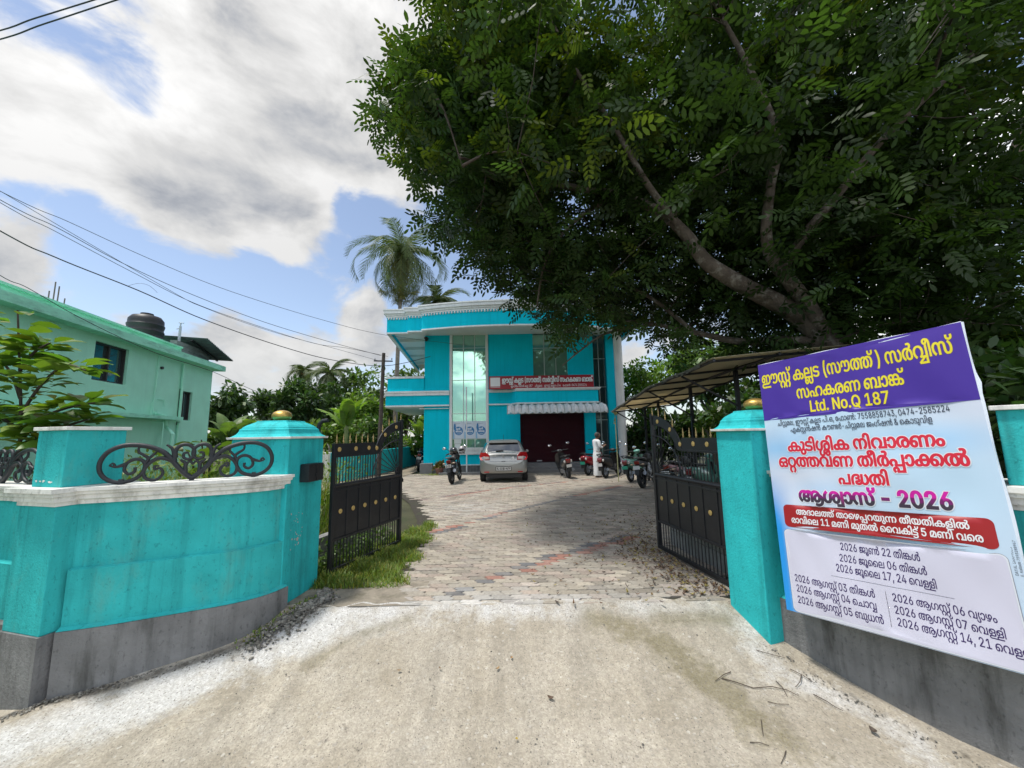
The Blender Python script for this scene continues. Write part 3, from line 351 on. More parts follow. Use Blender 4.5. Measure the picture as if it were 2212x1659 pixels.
[235,1,146,149,142,28,0,42,-6,34,-12,15,-10,-15,4,16,10,42,14,72,0,48,-14,22,-22,0,-22,-12,-15,-22,-11,-15,-4,-81,-9,-29,-2,-16,-1,-38,0,-13,0,-99,0,-20,0,-20,-2,-14,-3,-6,-5,0,-10,14,-6,18,-2,9,0,22,0,44,5,38,7,19,4,12,3,22,5,20,4,24,4,22,3,14,4,12,3,12,1,9,0,18,0,32,-5,18,-13,1,-10,0,-15,-38,-17,-64,0,-32,10,-14,15,0,15,16,10,17,3,25,4,-4,-1,-10,-6,-8,-9,1,-7,0,-10,22,-9,38,0,16,10,0,13,-10,7,-18,3,-22,0,-20,-4,-11,-5,-3,3,-6,-3,-14,-7,-20,-6,-11,-3,-28,-7,-54,-10,-52,-6,-25,0,-20,0,-38,6,-22,13,1,12,0,7,12,13,22,7,30,3,29,0,175,0,28,0,38,2,28,5,18,8,8,13,0,14,-12,14,-30,10,-25,0,-16,0,-24,-5,-16,-9,-6,-17,1,-15,1,-13,-41,0,1,16,0,11,-10,18,-15,7,-8,3,-28,5,-52,0,-38,-5,-13,-6,-2,-1,-2,-4,-1,-1,-2,-4,-2,-6,1,-3,0,-11,22,-9,32,0,14,5,6,8,1,4,0,7,-16,9,-40,0,-32,-10,-7,-5,3,11,12,6,34,10,46,0,28,-8,14,-13,0,-16,-16,-14,-32,-9,-25,0,-38,0,-38,19,1,17,0,13,28,21,58,12],
[113,2,12,84,-3,-44,12,-24,21,0,28,24,21,44,12,58,0,44,-12,24,-21,0,-28,-24,-21,-44,-12,8,90,74,-32,-15,0,-30,32,-15,46,0,32,15,0,30,-32,15],
[224,1,53,348,142,52,-18,28,-30,1,-21,0,-16,-16,-27,-36,-22,-23,-10,-27,15,18,7,28,16,14,22,0,30,-18,23,-34,13,-42,0,-22,-7,-16,-11,-6,-22,1,-21,1,-2,0,-12,-6,-17,-12,-14,-7,-5,-14,-8,-38,-8,-27,0,-38,0,-54,16,-28,31,1,22,0,17,16,27,36,22,25,10,29,-16,-18,-6,-26,-17,-16,-23,0,-29,18,-23,34,-13,44,0,22,6,14,12,6,22,1,20,1,3,0,17,12,22,28,16,38,9],
[161,1,59,143,-2,-36,0,-52,13,-28,22,0,26,18,18,36,15,23,8,55,20,6,2,16,7,10,9,0,15,-22,12,-19,0,-14,0,-22,-6,-10,-10,0,-13,12,-13,22,-13,13,-8,169,-102,-51,0,-137,83,-20,12,-32,18,-18,19,1,10,0,13,22,18,42,11,54,0,38,-11,22,-18,1,-11,0,-8,-12,-14,-22,-12,-13,-5,-71,-27,-24,-9,-18,-14,0,-17,18,-14,30,-7,42,0,40,9,32,16,18,24,1,14,43,0,0,-18,-16,-23,-22,-13,-5,-4,-7,-5,-18,-10,-54,-9],
[179,1,49,92,-3,-44,13,-28,27,0,41,24,30,46,22,62,12,74,0,58,-12,36,-19,18,-26,0,-32,-22,-27,-36,-21,-21,-7,-25,16,18,4,26,16,18,20,1,14,0,17,-26,25,-48,14,-72,0,-56,-18,-32,-30,1,-19,0,-14,16,-19,26,-10,19,0,12,0,20,6,10,12,1,8,0,12,-26,12,-40,0,-36,-9,-13,-8,-7,15,16,9,44,11,50,0,36,-10,20,-18,0,-26,-20,-20,-40,-11],
[240,1,37,208,142,56,-12,36,-19,18,-26,0,-28,-14,-21,-20,-16,-13,-7,-11,5,143,0,1,120,45,0,1,-138,-209,0,-17,15,16,5,24,14,16,20,0,30,-24,25,-46,15,-66,0,-48,-15,-24,-25,1,-16,0,-13,16,-20,26,-16,19,-5,-23,-16,-22,6,-36,20,-22,28,0,33,20,26,38,19,56,12],
[181,2,61,170,124,-46,-5,-34,-9,-24,-11,-5,-7,0,-1,2,-3,1,0,-2,-3,-2,-5,1,-2,0,-16,22,-16,48,0,20,13,1,9,0,5,-8,9,-18,6,-13,0,-24,0,-30,-14,-9,-6,-11,14,8,5,24,10,32,7,19,0,26,0,34,-10,14,-17,0,-19,-16,-18,-38,-11,-29,0,-24,0,-40,11,-20,22,0,30,24,23,46,17,66,10,92,0,60,-10,28,-18,1,-14,0,-8,-12,-14,-30,-10,-23,-2,-45,4,1,8,5,0,16,0,24,2,18,6,6,8,1,5,0,8,-18,11,-40,6,46,343,36,0,-8,-10,-13,-20,-8,-20,-5,-32,-2,-23,0,-105,0,-20,0,-22,-2,-12,-3,-8,-7,0,-7,4,-7,14,-4,22,-2,23,0,205,0,1,-18,-205,0,-26,0,-36,4,-26,8,-16,13,0,17,14,14,15,4,6,2,18,4,26,2,19,0,113,0,20,0,28,2,12,6,8,7,0,11,-8,8,-16,5,-24,3,-19,0,-7,0,1,13,53,-2,34,-3,32,-19],
[260,2,82,343,142,38,0,58,-12,42,-21,20,-30,1,-19,0,-22,-26,-27,-48,-12,-62,0,-44,13,-22,22,1,15,0,24,50,28,45,0,28,0,40,-15,24,-22,3,-12,-11,0,-4,8,-20,14,-30,10,-19,0,-32,0,-28,-19,1,-15,0,-11,12,-16,24,-9,40,0,28,10,16,21,1,17,0,0,-2,10,-1,6,0,1,0,4,1,1,-6,11,-32,18,-46,11,-27,0,-20,0,-34,-5,-9,-4,-20,-7,-14,-25,1,-17,1,-4,0,-19,-12,-22,-28,-16,-38,-8,-27,0,-38,0,-54,16,-28,31,1,22,0,17,16,27,36,22,25,10,29,-16,-18,-6,-26,-17,-16,-23,0,-29,18,-23,34,-13,42,0,24,6,14,12,6,22,1,11,1,4,0,22,22,26,40,16,48,8,71,382,-84,-30,9,-16,16,1,9,0,15,34,19,31,0,20,0,28,-10,14,-15,3,-8,-9,0,-4,7,-22,11,-40,0,-18,-11,0,-16,16,-11,38,0,20,13,1,16,0,0,0,6,1,3,-1,5,-2,5,-20,11,-32,8,-23,0,-16,0,-24,-4,-20,-8,-6,-14,1,-8,1,-2,0,-13,-12,-17,-22,-11,-32,-5,-19,0,-30,0,-42,12,-20,21,1,14,0,17,28,23,23,9,35,-6,-20,-8,-26,-21,0,-29,30,-16,25,0,12,0,20,4,10,7,6,13,1,7,1,1,0,14,14,20,19,6,12,5,36,5,52,0,42,-7,30,-14,16,-21,0,-28,-20,-19,-32,-9],
[228,1,49,145,142,24,0,32,-7,24,-11,9,-8,-7,0,16,14,44,12,33,0,38,0,54,-19,28,-31,0,-36,-18,-26,-34,-22,-25,-10,-25,15,16,7,28,16,16,22,0,30,-20,22,-34,14,-44,0,-26,-8,-16,-12,-4,-16,1,-15,1,-73,-41,0,1,73,0,14,-4,17,-16,12,-26,8,-40,0,-36,-14,-20,-22,0,-30,16,-22,28,-16,17,-6,-29,-16,-22,9,-32,21,-20,27,0,38,30,31,56,18],
[254,1,75,220,-3,-44,14,-24,26,0,34,22,27,38,21,25,7,9,4,20,6,48,6,29,0,36,0,56,-12,36,-19,20,-26,0,-32,-22,-27,-36,-21,-21,-7,-25,16,18,4,26,15,18,21,0,30,-26,26,-48,14,-35,0,-14,0,-26,-1,-13,-3,-13,-3,-20,-5,-32,-17,-18,-25,0,-31,16,-17,26,-8,30,0,28,7,16,18,0,30,-20,25,-32,19,-21,5,-9,3,-12,2,-22,1,-13,0,-38,0,-52,-14,-26,-26,1,-16,0,-13,16,-20,26,-16,19,-5,-23,-16,-22,6,-36,20,-22,28,0,33,20,26,40,19,58,12,39,0,24,0,42,-6,21,-5,13,-5,36,-10,46,-37,1,-24,0,-18,-24,-26,-46,-14],
[224,2,28,194,-14,34,-10,16,-14,0,-14,-4,-10,-5,-3,-13,3,151,0,1,79,43,0,1,-97,-207,0,-9,14,6,3,8,7,0,15,-20,10,-40,0,-22,-10,0,-13,12,-10,11,-4,-21,-12,-16,6,-20,15,0,21,18,15,36,9,31,148,86,44,-12,22,-20,0,-21,-14,-15,-7,-4,-13,4,193,0,1,120,43,0,1,-138,-247,0,-13,13,10,5,12,12,1,10,0,13,-30,16,-27,0,-18,0,-24,-8,-14,-12,0,-17,14,-14,17,-5,-23,-15,-20,8,-28,21,0,28,24,20,44,11],
[376,3,16,263,142,40,0,50,-19,26,-33,1,-20,0,-24,-28,-32,-52,-17,-35,0,-26,0,-44,9,-32,19,-16,27,1,18,0,33,64,39,13,263,124,-38,0,-36,-27,1,-27,0,-19,16,-25,32,-12,48,0,34,12,18,25,0,37,-18,24,-32,12,89,109,-3,-44,0,-48,22,1,19,0,12,20,17,19,5,12,4,30,4,42,2,29,0,315,0,28,0,36,-3,24,-7,20,-10,12,-15,1,-9,0,-19,-46,-22,-41,0,-28,0,-44,12,-24,24,1,18,0,5,0,11,3,5,0,1,2,3,1,1,6,15,30,24,44,17,52,9,31,0,38,0,58,-12,38,-19,18,-26,0,-32,-22,-27,-36,-21,-23,-7,-23,16,16,4,28,16,16,20,0,30,-24,25,-48,15,-35,0,-28,0,-48,-12,-36,-21,-7,-15,0,-1,0,-3,1,-1,-2,-5,-2,-10,1,-4,0,-14,12,-16,26,-8,40,0,24,11,1,12,0,7,-8,9,-16,8,-32,3,-29,0,-305,0,-36,0,-38,-2,-13,-5,-8,-3,-10,-9,0,-15,12,-10,22,-6,32,0,32,6,19,6,25,-13,-14,-5,-30,-8,-30,-3],
[300,1,117,367,142,22,0,40,-3,36,-5,17,-4,13,-3,44,-11,44,-38,1,-23,0,-27,-52,-31,-49,0,-30,0,-46,13,-22,26,1,18,0,15,18,25,32,22,23,9,13,7,16,7,20,15,0,16,-16,10,-21,0,-10,0,-20,-2,-7,-1,-7,17,8,2,28,2,17,0,32,0,32,-11,12,-14,1,-6,0,-13,-26,-20,-21,-11,-11,-7,-20,-9,-28,-20,-12,-22,1,-11,0,-16,16,-17,24,-7,17,0,26,0,30,20,1,20,0,14,-18,23,-32,19,-25,5,-7,2,-18,3,-44,4,-48,0,-44,-4,-21,-4,-7,-2,-32,-8,-40,-28,1,-23,0,-16,16,-17,26,-8,30,0,28,7,16,18,0,30,-20,25,-32,19,-21,5,-9,3,-12,2,-22,1,-13,0,-38,0,-52,-14,-26,-26,1,-16,0,-13,16,-20,26,-16,19,-5,-23,-16,-22,6,-36,20,-22,28,0,33,20,26,40,19,58,12,39,0,24,0,42,-5,21,-6,13,-5,36,-10,46,-37,1,-24,0,-18,-24,-26,-46,-14,-66,0,-44,14,-24,26,0,34,20,26,36,20,25,7,13,4,26,8,60,6],
[296,2,77,189,142,36,0,44,-8,20,-14,0,-18,-22,-16,-25,-2,-1,2,20,-1,24,-8,12,-10,0,-13,-6,-8,-18,-8,-30,-4,-27,0,-5,0,-10,0,-6,-4,1,-2,0,-7,32,-7,46,0,32,6,28,12,16,21,1,19,1,59,33,0,1,-65,-3,-31,-10,-12,-34,-17,-52,-9,-64,0,-42,9,-20,14,1,8,0,4,6,8,12,7,24,3,25,0,3,0,10,0,16,2,8,5,0,9,-4,5,-12,4,-20,1,-15,0,-27,0,1,17,25,0,16,0,20,2,10,4,6,5,0,8,-12,8,-26,4,-21,0,-42,0,-52,-18,-24,-32,1,-20,0,-13,6,-27,7,-12,-39,-3,-8,12,-8,31,1,13,0,25,36,40,72,22,27,414,-3,-46,17,-15,16,9,11,-15,25,1,72,43,0,1,-72,0,-14,4,-17,7,-5,10,-8,26,-7,40,0,36,13,20,23,0,30,-16,22,-28,16,-15,6,31,15,22,-8,32,-21,20,-27,0,-38,-30,-32,-56,-17],
[412,2,91,185,142,22,0,46,-4,21,-5,4,0,6,-3,3,0,28,-4,30,-12,14,-14,0,-14,-8,-10,-20,-9,-15,-4,1,1,24,-4,24,-15,0,-21,-20,-17,-40,-10,-72,0,-50,17,-26,28,1,17,0,14,18,25,36,22,29,9,2,1,6,1,3,1,18,4,44,6,29,0,34,0,46,-9,30,-14,13,-8,13,-49,1,-62,-43,0,1,70,0,19,-12,19,-24,10,-32,7,-27,0,-12,0,-26,-2,-9,-1,-24,-4,-32,-14,-20,-18,-8,-18,1,-8,0,-22,36,-24,37,0,24,0,26,10,0,20,-28,10,-29,0,-9,0,1,18,7,0,32,0,24,11,1,9,0,12,-32,14,-31,3,-20,3,-28,0,-11,0,-42,0,-54,-14,-28,-26,1,-16,0,-13,16,-20,26,-16,19,-5,-23,-16,-22,6,-36,20,-22,28,0,33,20,26,40,19,62,12,80,559,142,44,0,62,-15,40,-27,9,-18,4,-6,2,-13,1,-7,0,-20,-26,-26,-48,-13,-64,0,-42,13,-20,22,1,11,0,24,70,29,65,0,4,0,10,-1,7,0,17,-1,38,-3,54,-19,30,-31,0,-35,-22,-27,-40,-19,-58,-10,-37,0,-24,0,-44,4,-15,3,17,17,12,-2,36,-4,23,0,30,0,44,8,26,15,12,20,0,25,-14,20,-26,14,-19,4,-17,2,-10,1,-18,1,-9,0,-28,0,-40,-8,-22,-15,1,-12,0,-7,12,-13,22,-9,21,0,30,0,32,22,1,20,0,7,-2,14,-3,6,-1,5,-8,10,-26,16,-44,10,-29,0,-18,0,-34,-6,-13,-5,-8,-4,-12,-10,-6,-15,1,-12,1,-21,-27,61,14,10,34,13,44,7],
[260,1,82,343,142,38,0,58,-12,42,-21,20,-30,1,-19,0,-22,-28,-28,-48,-13,-62,0,-42,15,-22,23,1,14,0,24,50,28,45,0,28,0,40,-15,24,-22,3,-12,-11,0,-4,8,-20,14,-30,10,-19,0,-32,0,-28,-19,1,-15,0,-11,12,-16,24,-9,40,0,28,10,16,21,1,17,0,0,-2,10,-1,6,0,1,0,4,1,1,-6,11,-32,18,-46,11,-27,0,-20,0,-34,-5,-9,-4,-20,-7,-14,-25,1,-17,1,-4,0,-19,-12,-22,-28,-16,-38,-8,-27,0,-38,0,-54,16,-28,31,1,22,0,17,16,27,36,22,25,10,29,-16,-18,-6,-26,-17,-16,-23,0,-29,18,-23,34,-13,42,0,24,6,14,12,6,22,1,11,1,4,0,22,22,26,40,16,48,8],
[57,1,6,79,138,1,-178,-169,0,1,18,129,0,1,160],
[162,2,21,128,-2,-52,15,-30,27,1,18,0,13,22,29,31,21,83,61,51,0,-121,-89,-3,0,6,5,18,9,26,5,15,0,34,0,48,-14,28,-25,0,-34,-30,-26,-52,-15,12,184,17,32,10,18,18,0,22,-18,18,-32,9,-42,0,-34,-9,-18,-17,0,-23,18,-18,34,-10],
[374,2,91,185,142,22,0,46,-4,21,-5,4,0,6,-3,3,0,28,-4,30,-12,14,-14,0,-14,-8,-10,-20,-9,-15,-4,1,1,24,-4,24,-15,0,-21,-20,-17,-40,-10,-72,0,-50,17,-26,28,1,17,0,14,18,25,36,22,29,9,2,1,6,1,3,1,18,4,44,6,29,0,34,0,46,-9,30,-14,13,-8,13,-49,1,-62,-43,0,1,70,0,19,-12,19,-24,10,-32,7,-27,0,-12,0,-26,-2,-9,-1,-24,-4,-32,-14,-20,-18,-8,-18,1,-8,0,-22,36,-24,37,0,24,0,26,10,0,20,-28,10,-29,0,-9,0,1,18,7,0,32,0,24,11,1,9,0,12,-32,14,-31,3,-20,3,-28,0,-11,0,-42,0,-54,-14,-28,-26,1,-16,0,-13,16,-20,26,-16,19,-5,-23,-16,-22,6,-36,20,-22,28,0,33,20,26,40,19,62,12,56,590,-3,-44,15,-22,23,1,14,0,24,52,28,45,0,28,0,40,-15,24,-22,3,-12,-13,0,-2,8,-20,14,-30,10,-19,0,-32,0,-28,-19,1,-15,0,-11,10,-16,24,-9,40,0,30,10,14,21,1,17,0,3,-2,6,0,5,-2,6,1,2,-4,9,-28,19,-50,12,-35,0,-22,0,-34,-6,-13,-5,-8,-4,-12,-10,-6,-15,1,-12,1,-21,-25,63,12,8,32,12,46,8,33,0,40,0,62,-12,42,-22,20,-30,1,-18,0,-22,-28,-28,-48,-13],
[160,1,54,187,142,36,0,50,-11,24,-17,0,-23,-24,-17,-27,-6,-1,2,30,-4,28,-18,1,-12,0,-18,-48,-21,-45,0,-18,0,-26,2,-9,1,11,17,10,-1,20,-1,13,0,24,0,30,9,1,12,0,5,-8,8,-16,7,-24,4,-25,0,-23,0,1,18,25,0,18,0,30,3,14,7,6,8,1,5,0,11,-36,12,-29,0,-42,0,-50,-19,-24,-31,1,-20,0,-13,6,-27,7,-12,-39,-3,-8,12,-8,31,1,13,0,25,36,40,70,22],
[164,1,61,133,101,0,17,44,24,45,0,32,0,40,-14,16,-20,1,-10,0,-17,-32,-27,-60,-16,-39,0,-11,0,-48,0,-66,16,-32,28,1,18,0,10,12,20,17,12,35,-10,-12,-9,-6,-15,1,-7,0,-16,26,-21,48,-9,31,0,11,0,28,0,40,12,22,20,0,22,-20,15,-25,0,-16,0,-20,-6,-10,-10,1,-7,0,-11,14,-17,16,-16,14,-16,1,-10,0,-7,-14,-16,-34,-11,-33,0,-18,0,-42,4,-19,6,17,17,12,-4,34,-5,19,0,24,0,16,9,0,17,-14,16,-18,15,-12,18],
[168,1,31,208,142,56,-12,36,-19,18,-26,0,-32,-22,-27,-36,-21,-23,-7,-23,16,16,4,28,16,16,20,0,30,-24,25,-46,15,-66,0,-48,-15,-24,-25,1,-16,0,-13,16,-20,26,-16,19,-5,-23,-16,-22,6,-36,20,-22,28,0,33,20,26,38,19,56,12],
[259,1,90,331,-3,-20,0,-42,5,-21,5,-2,1,-10,2,-1,1,-28,9,-32,24,-16,26,1,14,0,10,10,18,9,6,5,3,10,7,26,9,32,5,17,0,50,0,56,-32,1,-27,0,-23,-40,-36,-31,-11,-4,-1,-8,-2,-3,-2,-20,-6,-48,-5,-23,0,-40,0,-62,13,-44,23,-22,32,0,36,26,26,50,15,60,0,40,-11,15,-9,-29,-14,-6,6,-26,10,-38,0,-30,-9,-16,-18,1,-14,0,-18,28,-31,56,-20,45,0,10,0,22,1,16,3,12,2,5,0,18,5,30,17,20,25,0,31,-18,18,-28,8,-34,0,-28,-10,-16,-18,0,-26,16,-26,30,-19,23,-5,4,-2,8,0,5,-1,10,-1,24,-2,13,0,42,0,54,17,26,29,1,18,0,15,-18,26,-17,11,37,12,22,-14,22,-32,0,-35,-20,-30,-44,-22,-62,-12],
[314,1,68,315,142,34,0,42,-13,13,-11,-5,-2,20,14,40,12,33,0,40,0,52,-19,28,-31,0,-36,-16,-26,-36,-22,-23,-10,-27,15,18,7,28,16,14,22,0,30,-18,22,-34,14,-44,0,-28,-8,-14,-13,-4,-15,1,-15,1,-73,-41,0,1,79,0,13,-8,18,-18,9,-22,5,-34,0,-22,-6,-18,-9,-10,-17,1,-15,1,-77,-41,0,1,73,0,14,-4,17,-16,12,-26,8,-40,0,-36,-14,-20,-22,0,-30,16,-22,28,-16,17,-6,-29,-16,-22,9,-32,21,-20,27,0,38,30,31,56,18,39,0,24,0,32,-7,24,-11,9,-8,-5,2,16,12,46,12],
[358,2,49,92,-3,-44,13,-28,27,0,41,24,30,46,22,62,12,74,0,58,-12,36,-19,18,-26,0,-32,-22,-27,-36,-21,-21,-7,-25,16,18,4,26,16,18,20,1,14,0,17,-26,25,-48,14,-72,0,-56,-18,-32,-30,1,-19,0,-14,16,-19,26,-10,19,0,12,0,20,6,10,12,1,8,0,12,-26,12,-40,0,-36,-9,-13,-8,-7,15,16,9,44,11,50,0,36,-10,20,-18,0,-26,-20,-20,-40,-11,49,450,-3,-46,13,-28,27,0,41,26,30,46,22,60,12,76,0,56,-12,38,-19,18,-26,0,-32,-22,-27,-36,-21,-21,-7,-25,16,18,4,26,16,18,20,1,14,0,17,-26,25,-48,14,-72,0,-56,-18,-32,-30,1,-19,0,-14,14,-19,28,-10,19,0,12,0,18,6,12,12,1,8,0,12,-26,12,-40,0,-36,-9,-13,-8,-7,15,16,9,44,11,48,0,36,-10,22,-18,0,-26,-22,-20,-38,-11],
[141,2,49,135,142,46,0,64,-10,25,-7,-23,-17,-20,7,-54,9,-35,0,-26,0,-32,-6,-16,-11,0,-11,6,-6,14,-8,42,-3,29,0,7,0,36,0,44,-7,13,-8,8,-5,8,-12,1,-8,0,-15,-32,-17,-52,-7,-27,0,-131,0,1,18,117,0,26,0,34,2,16,6,8,8,0,10,-6,8,-16,6,-28,3,-23,0,-9,0,-36,0,-54,7,-13,9,-8,4,-6,12,1,7,0,12,24,19,52,11,23,145,-63,-26,0,-46,4,-42,8,-19,5,23,17,16,-4,36,-8,40,-4,23,0,28,0,32,6,16,11,0,14,-22,13,-19,4,19,14,22,-3,28,-11,16,-15,0,-22,-26,-19,-54,-10],
[83,4,13,77,-57,-40,0,-48,25,1,19,0,13,22,19,40,11,54,0,40,-10,24,-20,0,-26,-24,-20,-40,-11,8,52,14,-32,-14,0,-27,32,-14,48,0,34,14,0,27,-34,14,25,77,-24,-28,0,-28,16,1,13,0,4,12,9,9,6,23,-7,-10,-2,-8,-7,0,-7,8,-5,16,-4,20,0,12,4,8,5,0,7,-8,6,-7,2,23,8,10,-6,10,-8,0,-13,-10,-13,-26,-8,21,53,142,30,0,34,-12,16,-19,1,-11,0,-15,-18,-42,-13,-22,-39,4,12,21,16,36,1,17,0,10,-18,15,-21,0,-8,0,-18,-2,-5,0,-7,17,8,1,24,2],
[261,1,98,393,198,30,0,32,-11,14,-14,1,-6,0,-13,-28,-20,-21,-11,-9,-7,-22,-9,-26,-20,-14,-22,1,-11,0,-16,16,-16,26,-8,15,0,28,0,28,20,1,20,0,10,-8,18,-18,18,-26,14,-17,4,-8,3,-26,3,-32,0,-32,-5,-9,-4,-18,-7,-16,-25,1,-17,1,-4,0,-13,-6,-17,-12,-14,-7,-5,-14,-8,-38,-8,-27,0,-38,0,-54,16,-28,31,1,22,0,17,16,27,36,22,25,10,29,-16,-18,-6,-26,-17,-16,-23,0,-29,18,-23,34,-13,42,0,24,6,14,12,6,23,1,10,1,4,0,22,22,26,40,17,46,7,29,0,20,0,34,-5,17,-3,11,-3,26,-8,40,-24,18,-29,1,-15,0,-27,-50,-31,-49,0,-32,0,-44,13,-24,26,1,18,0,15,18,25,32,22,23,9,15,8,16,7,20,14,0,16,-18,10,-21,0,-10,0,-20,-2,-5,-1,-9,17,8,2,30,2],
[358,4,61,170,124,-46,-5,-34,-9,-24,-11,-5,-7,0,-1,2,-3,1,0,-2,-3,-2,-5,1,-2,0,-16,22,-16,48,0,20,13,1,9,0,5,-8,9,-18,6,-13,0,-24,0,-30,-14,-9,-6,-11,14,8,5,24,10,32,7,19,0,26,0,34,-10,14,-17,0,-19,-16,-18,-38,-11,-29,0,-24,0,-40,11,-20,22,0,30,24,23,46,17,66,10,92,0,60,-10,28,-18,1,-14,0,-8,-12,-14,-30,-10,-23,-2,-45,4,1,8,5,0,16,0,24,2,18,6,6,8,1,5,0,8,-18,11,-40,6,46,343,36,0,-8,-10,-13,-20,-8,-20,-5,-32,-2,-23,0,-105,0,-20,0,-22,-2,-12,-3,-8,-7,0,-7,4,-7,14,-4,22,-2,23,0,305,0,57,-18,-361,0,-26,0,-36,4,-26,8,-16,13,0,17,14,14,15,4,6,2,18,4,26,2,19,0,113,0,20,0,28,2,12,6,8,7,0,11,-8,8,-16,5,-24,3,-19,0,-7,0,1,13,53,-2,34,-3,32,-19,62,553,124,-28,0,-46,-5,-34,-9,-24,-11,-5,-7,0,-1,2,-3,1,0,-2,-3,-2,-5,1,-2,0,-16,22,-16,46,0,20,13,1,9,0,5,-8,9,-16,6,-15,0,-22,0,-30,-14,-9,-6,-11,14,8,5,24,10,30,7,21,0,26,0,34,-10,14,-17,0,-19,-18,-18,-36,-11,-56,0,-38,11,-20,22,0,30,22,23,48,17,66,10,43,0,48,0,60,-10,30,-18,1,-14,0,-8,-14,-14,-28,-10,-23,-2,-47,4,1,8,5,0,18,0,24,2,18,6,6,8,1,5,0,8,-18,11,-40,6,47,697,36,0,-8,-12,-13,-18,-8,-22,-5,-30,-2,-23,0,-105,0,-20,0,-22,-2,-14,-3,-6,-7,0,-7,4,-7,14,-4,22,-2,23,0,205,0,1,-18,-207,0,-16,0,-24,2,-20,3,-7,3,-14,4,-20,13,0,17,14,14,20,6,18,4,26,2,17,0,115,0,20,0,26,2,14,6,6,7,0,11,-8,8,-16,5,-22,3,-19,0,-9,0,1,13,55,-2,34,-3,32,-19],
[228,1,52,313,-3,-24,0,-32,7,-24,11,-7,7,9,0,-16,-13,-44,-12,-31,0,-38,0,-54,18,-28,31,1,20,0,16,18,26,34,23,25,9,29,-15,-18,-6,-26,-17,-16,-22,0,-29,18,-23,36,-13,44,0,26,7,9,8,6,5,4,16,1,15,1,72,45,0,1,-72,0,-14,4,-17,7,-5,8,-8,28,-7,40,0,36,13,20,23,0,30,-16,22,-28,16,-15,6,29,15,22,-8,34,-21,20,-27,0,-38,-30,-32,-56,-17],
[61,1,39,-25,-17,-2,-1,0,-4,1,-2,0,-6,8,-12,22,-8,21,0,28,0,24,14,1,12,0,6,-6,13,-10,15,-20,24,-16,26,0,31,22,34,17,13,45,0,-12,-11,-18,-21,-8,-19,1,-11,0,-14,14,-24,11,-12,6,-8,14,-16,8,-18,1,-8,0,-22,-54,-22,-86,0,-50,24,1,20,0,2,0,5,3,2],
[260,4,53,109,-3,-44,0,-48,22,1,19,0,12,20,17,19,5,12,4,30,4,42,2,29,0,193,0,42,0,52,-5,21,-7,14,-4,18,-16,1,-12,0,-19,-46,-22,-41,0,-12,0,-28,1,-9,2,11,17,6,-1,20,-2,9,0,26,0,24,12,1,12,0,7,-12,9,-7,3,-14,5,-40,2,-31,0,-187,0,-36,0,-38,-2,-13,-5,-8,-3,-10,-9,0,-15,12,-10,22,-6,32,0,32,6,19,6,25,-13,-14,-5,-30,-8,-30,-3,16,263,142,40,0,50,-19,26,-33,1,-20,0,-25,-28,-31,-52,-14,-35,0,-26,0,-44,6,-32,19,-16,27,1,18,0,33,64,39,13,263,124,-38,0,-36,-27,1,-27,0,-19,16,-25,32,-12,48,0,34,12,18,25,0,37,-18,24,-32,12,70,409,-84,-22,0,-30,6,-24,10,-12,18,1,11,1,1,0,10,-8,14,-16,8,-20,4,-40,0,-30,-7,-20,-13,-1,-9,-2,-3,0,-4,1,-3,0,-11,10,-12,18,-5,11,0,16,0,16,8,0,17,-16,8,-32,0,-24,-8,-11,-5,-5,12,12,7,34,9,19,0,30,0,32,-18,0,-27,-34,-18,-68,0,-40,24,1,20,0,12,16,19,30,13,40,8,23,0,16,0,28,-2,22,-4,11,-3,18,-6,12,-19,1,-13,1,-1,0,-10,6,-11,12,-7,18,-4,15,0,22,0,30,16,0,27,-22,19,-15,7,25,13,24,-10,28,-24,1,-17,0,-14,-22,-21,-40,-12],
[299,2,52,145,142,24,0,32,-7,24,-11,9,-8,-7,0,16,14,44,12,33,0,38,0,54,-19,28,-31,1,-19,0,-14,-12,-21,-20,-16,-9,-7,3,-15,-39,0,-17,14,14,6,24,16,16,22,0,30,-20,22,-34,14,-44,0,-26,-8,-16,-12,-4,-16,1,-15,1,-73,-41,0,1,73,0,14,-4,17,-16,12,-26,8,-40,0,-36,-14,-20,-22,0,-30,16,-22,28,-16,17,-6,-29,-16,-22,9,-32,21,-20,27,0,38,30,31,56,18,6,563,138,1,-138,-191,0,15,18,137,0,1,120],
[168,3,10,77,52,1,25,12,8,24,16,26,15,15,7,109,59,63,0,-155,-83,-1,0,7,45,0,1,182,47,0,1,-62,1,-40,1,-11,1,-69,4,269,0,-131,93,29,18,159,-111],
[164,3,18,45,0,1,182,129,0,38,0,50,-13,24,-22,0,-25,-16,-15,-28,-9,-13,-3,1,-1,16,-1,34,-10,22,-20,0,-28,-24,-22,-54,-13,-41,0,10,91,21,87,0,42,0,36,16,1,12,0,9,-18,15,-34,10,-23,0,-87,0,10,91,102,81,0,20,0,32,8,18,14,1,9,0,12,-32,16,-35,0,-81,0],
[180,2,20,159,0,-87,0,1,21,85,0,44,0,60,16,28,32,0,44,-28,32,-56,16,-43,0,-89,0,1,21,95,0,54,0,74,-22,42,-40,0,-57,-42,-41,-78,-22,4,91,182,1,-182,-45,0,1,182],
[162,2,21,196,184,52,-15,30,-27,1,-18,0,-13,-22,-29,-29,-21,-81,-61,-49,0,123,89,5,0,-6,-5,-18,-9,-26,-5,-13,0,-32,0,-50,14,-28,25,0,34,30,26,52,15,12,142,164,-34,-10,-18,-17,0,-22,18,-18,34,-9,40,0,34,9,18,17,0,23,-18,17,-32,10],
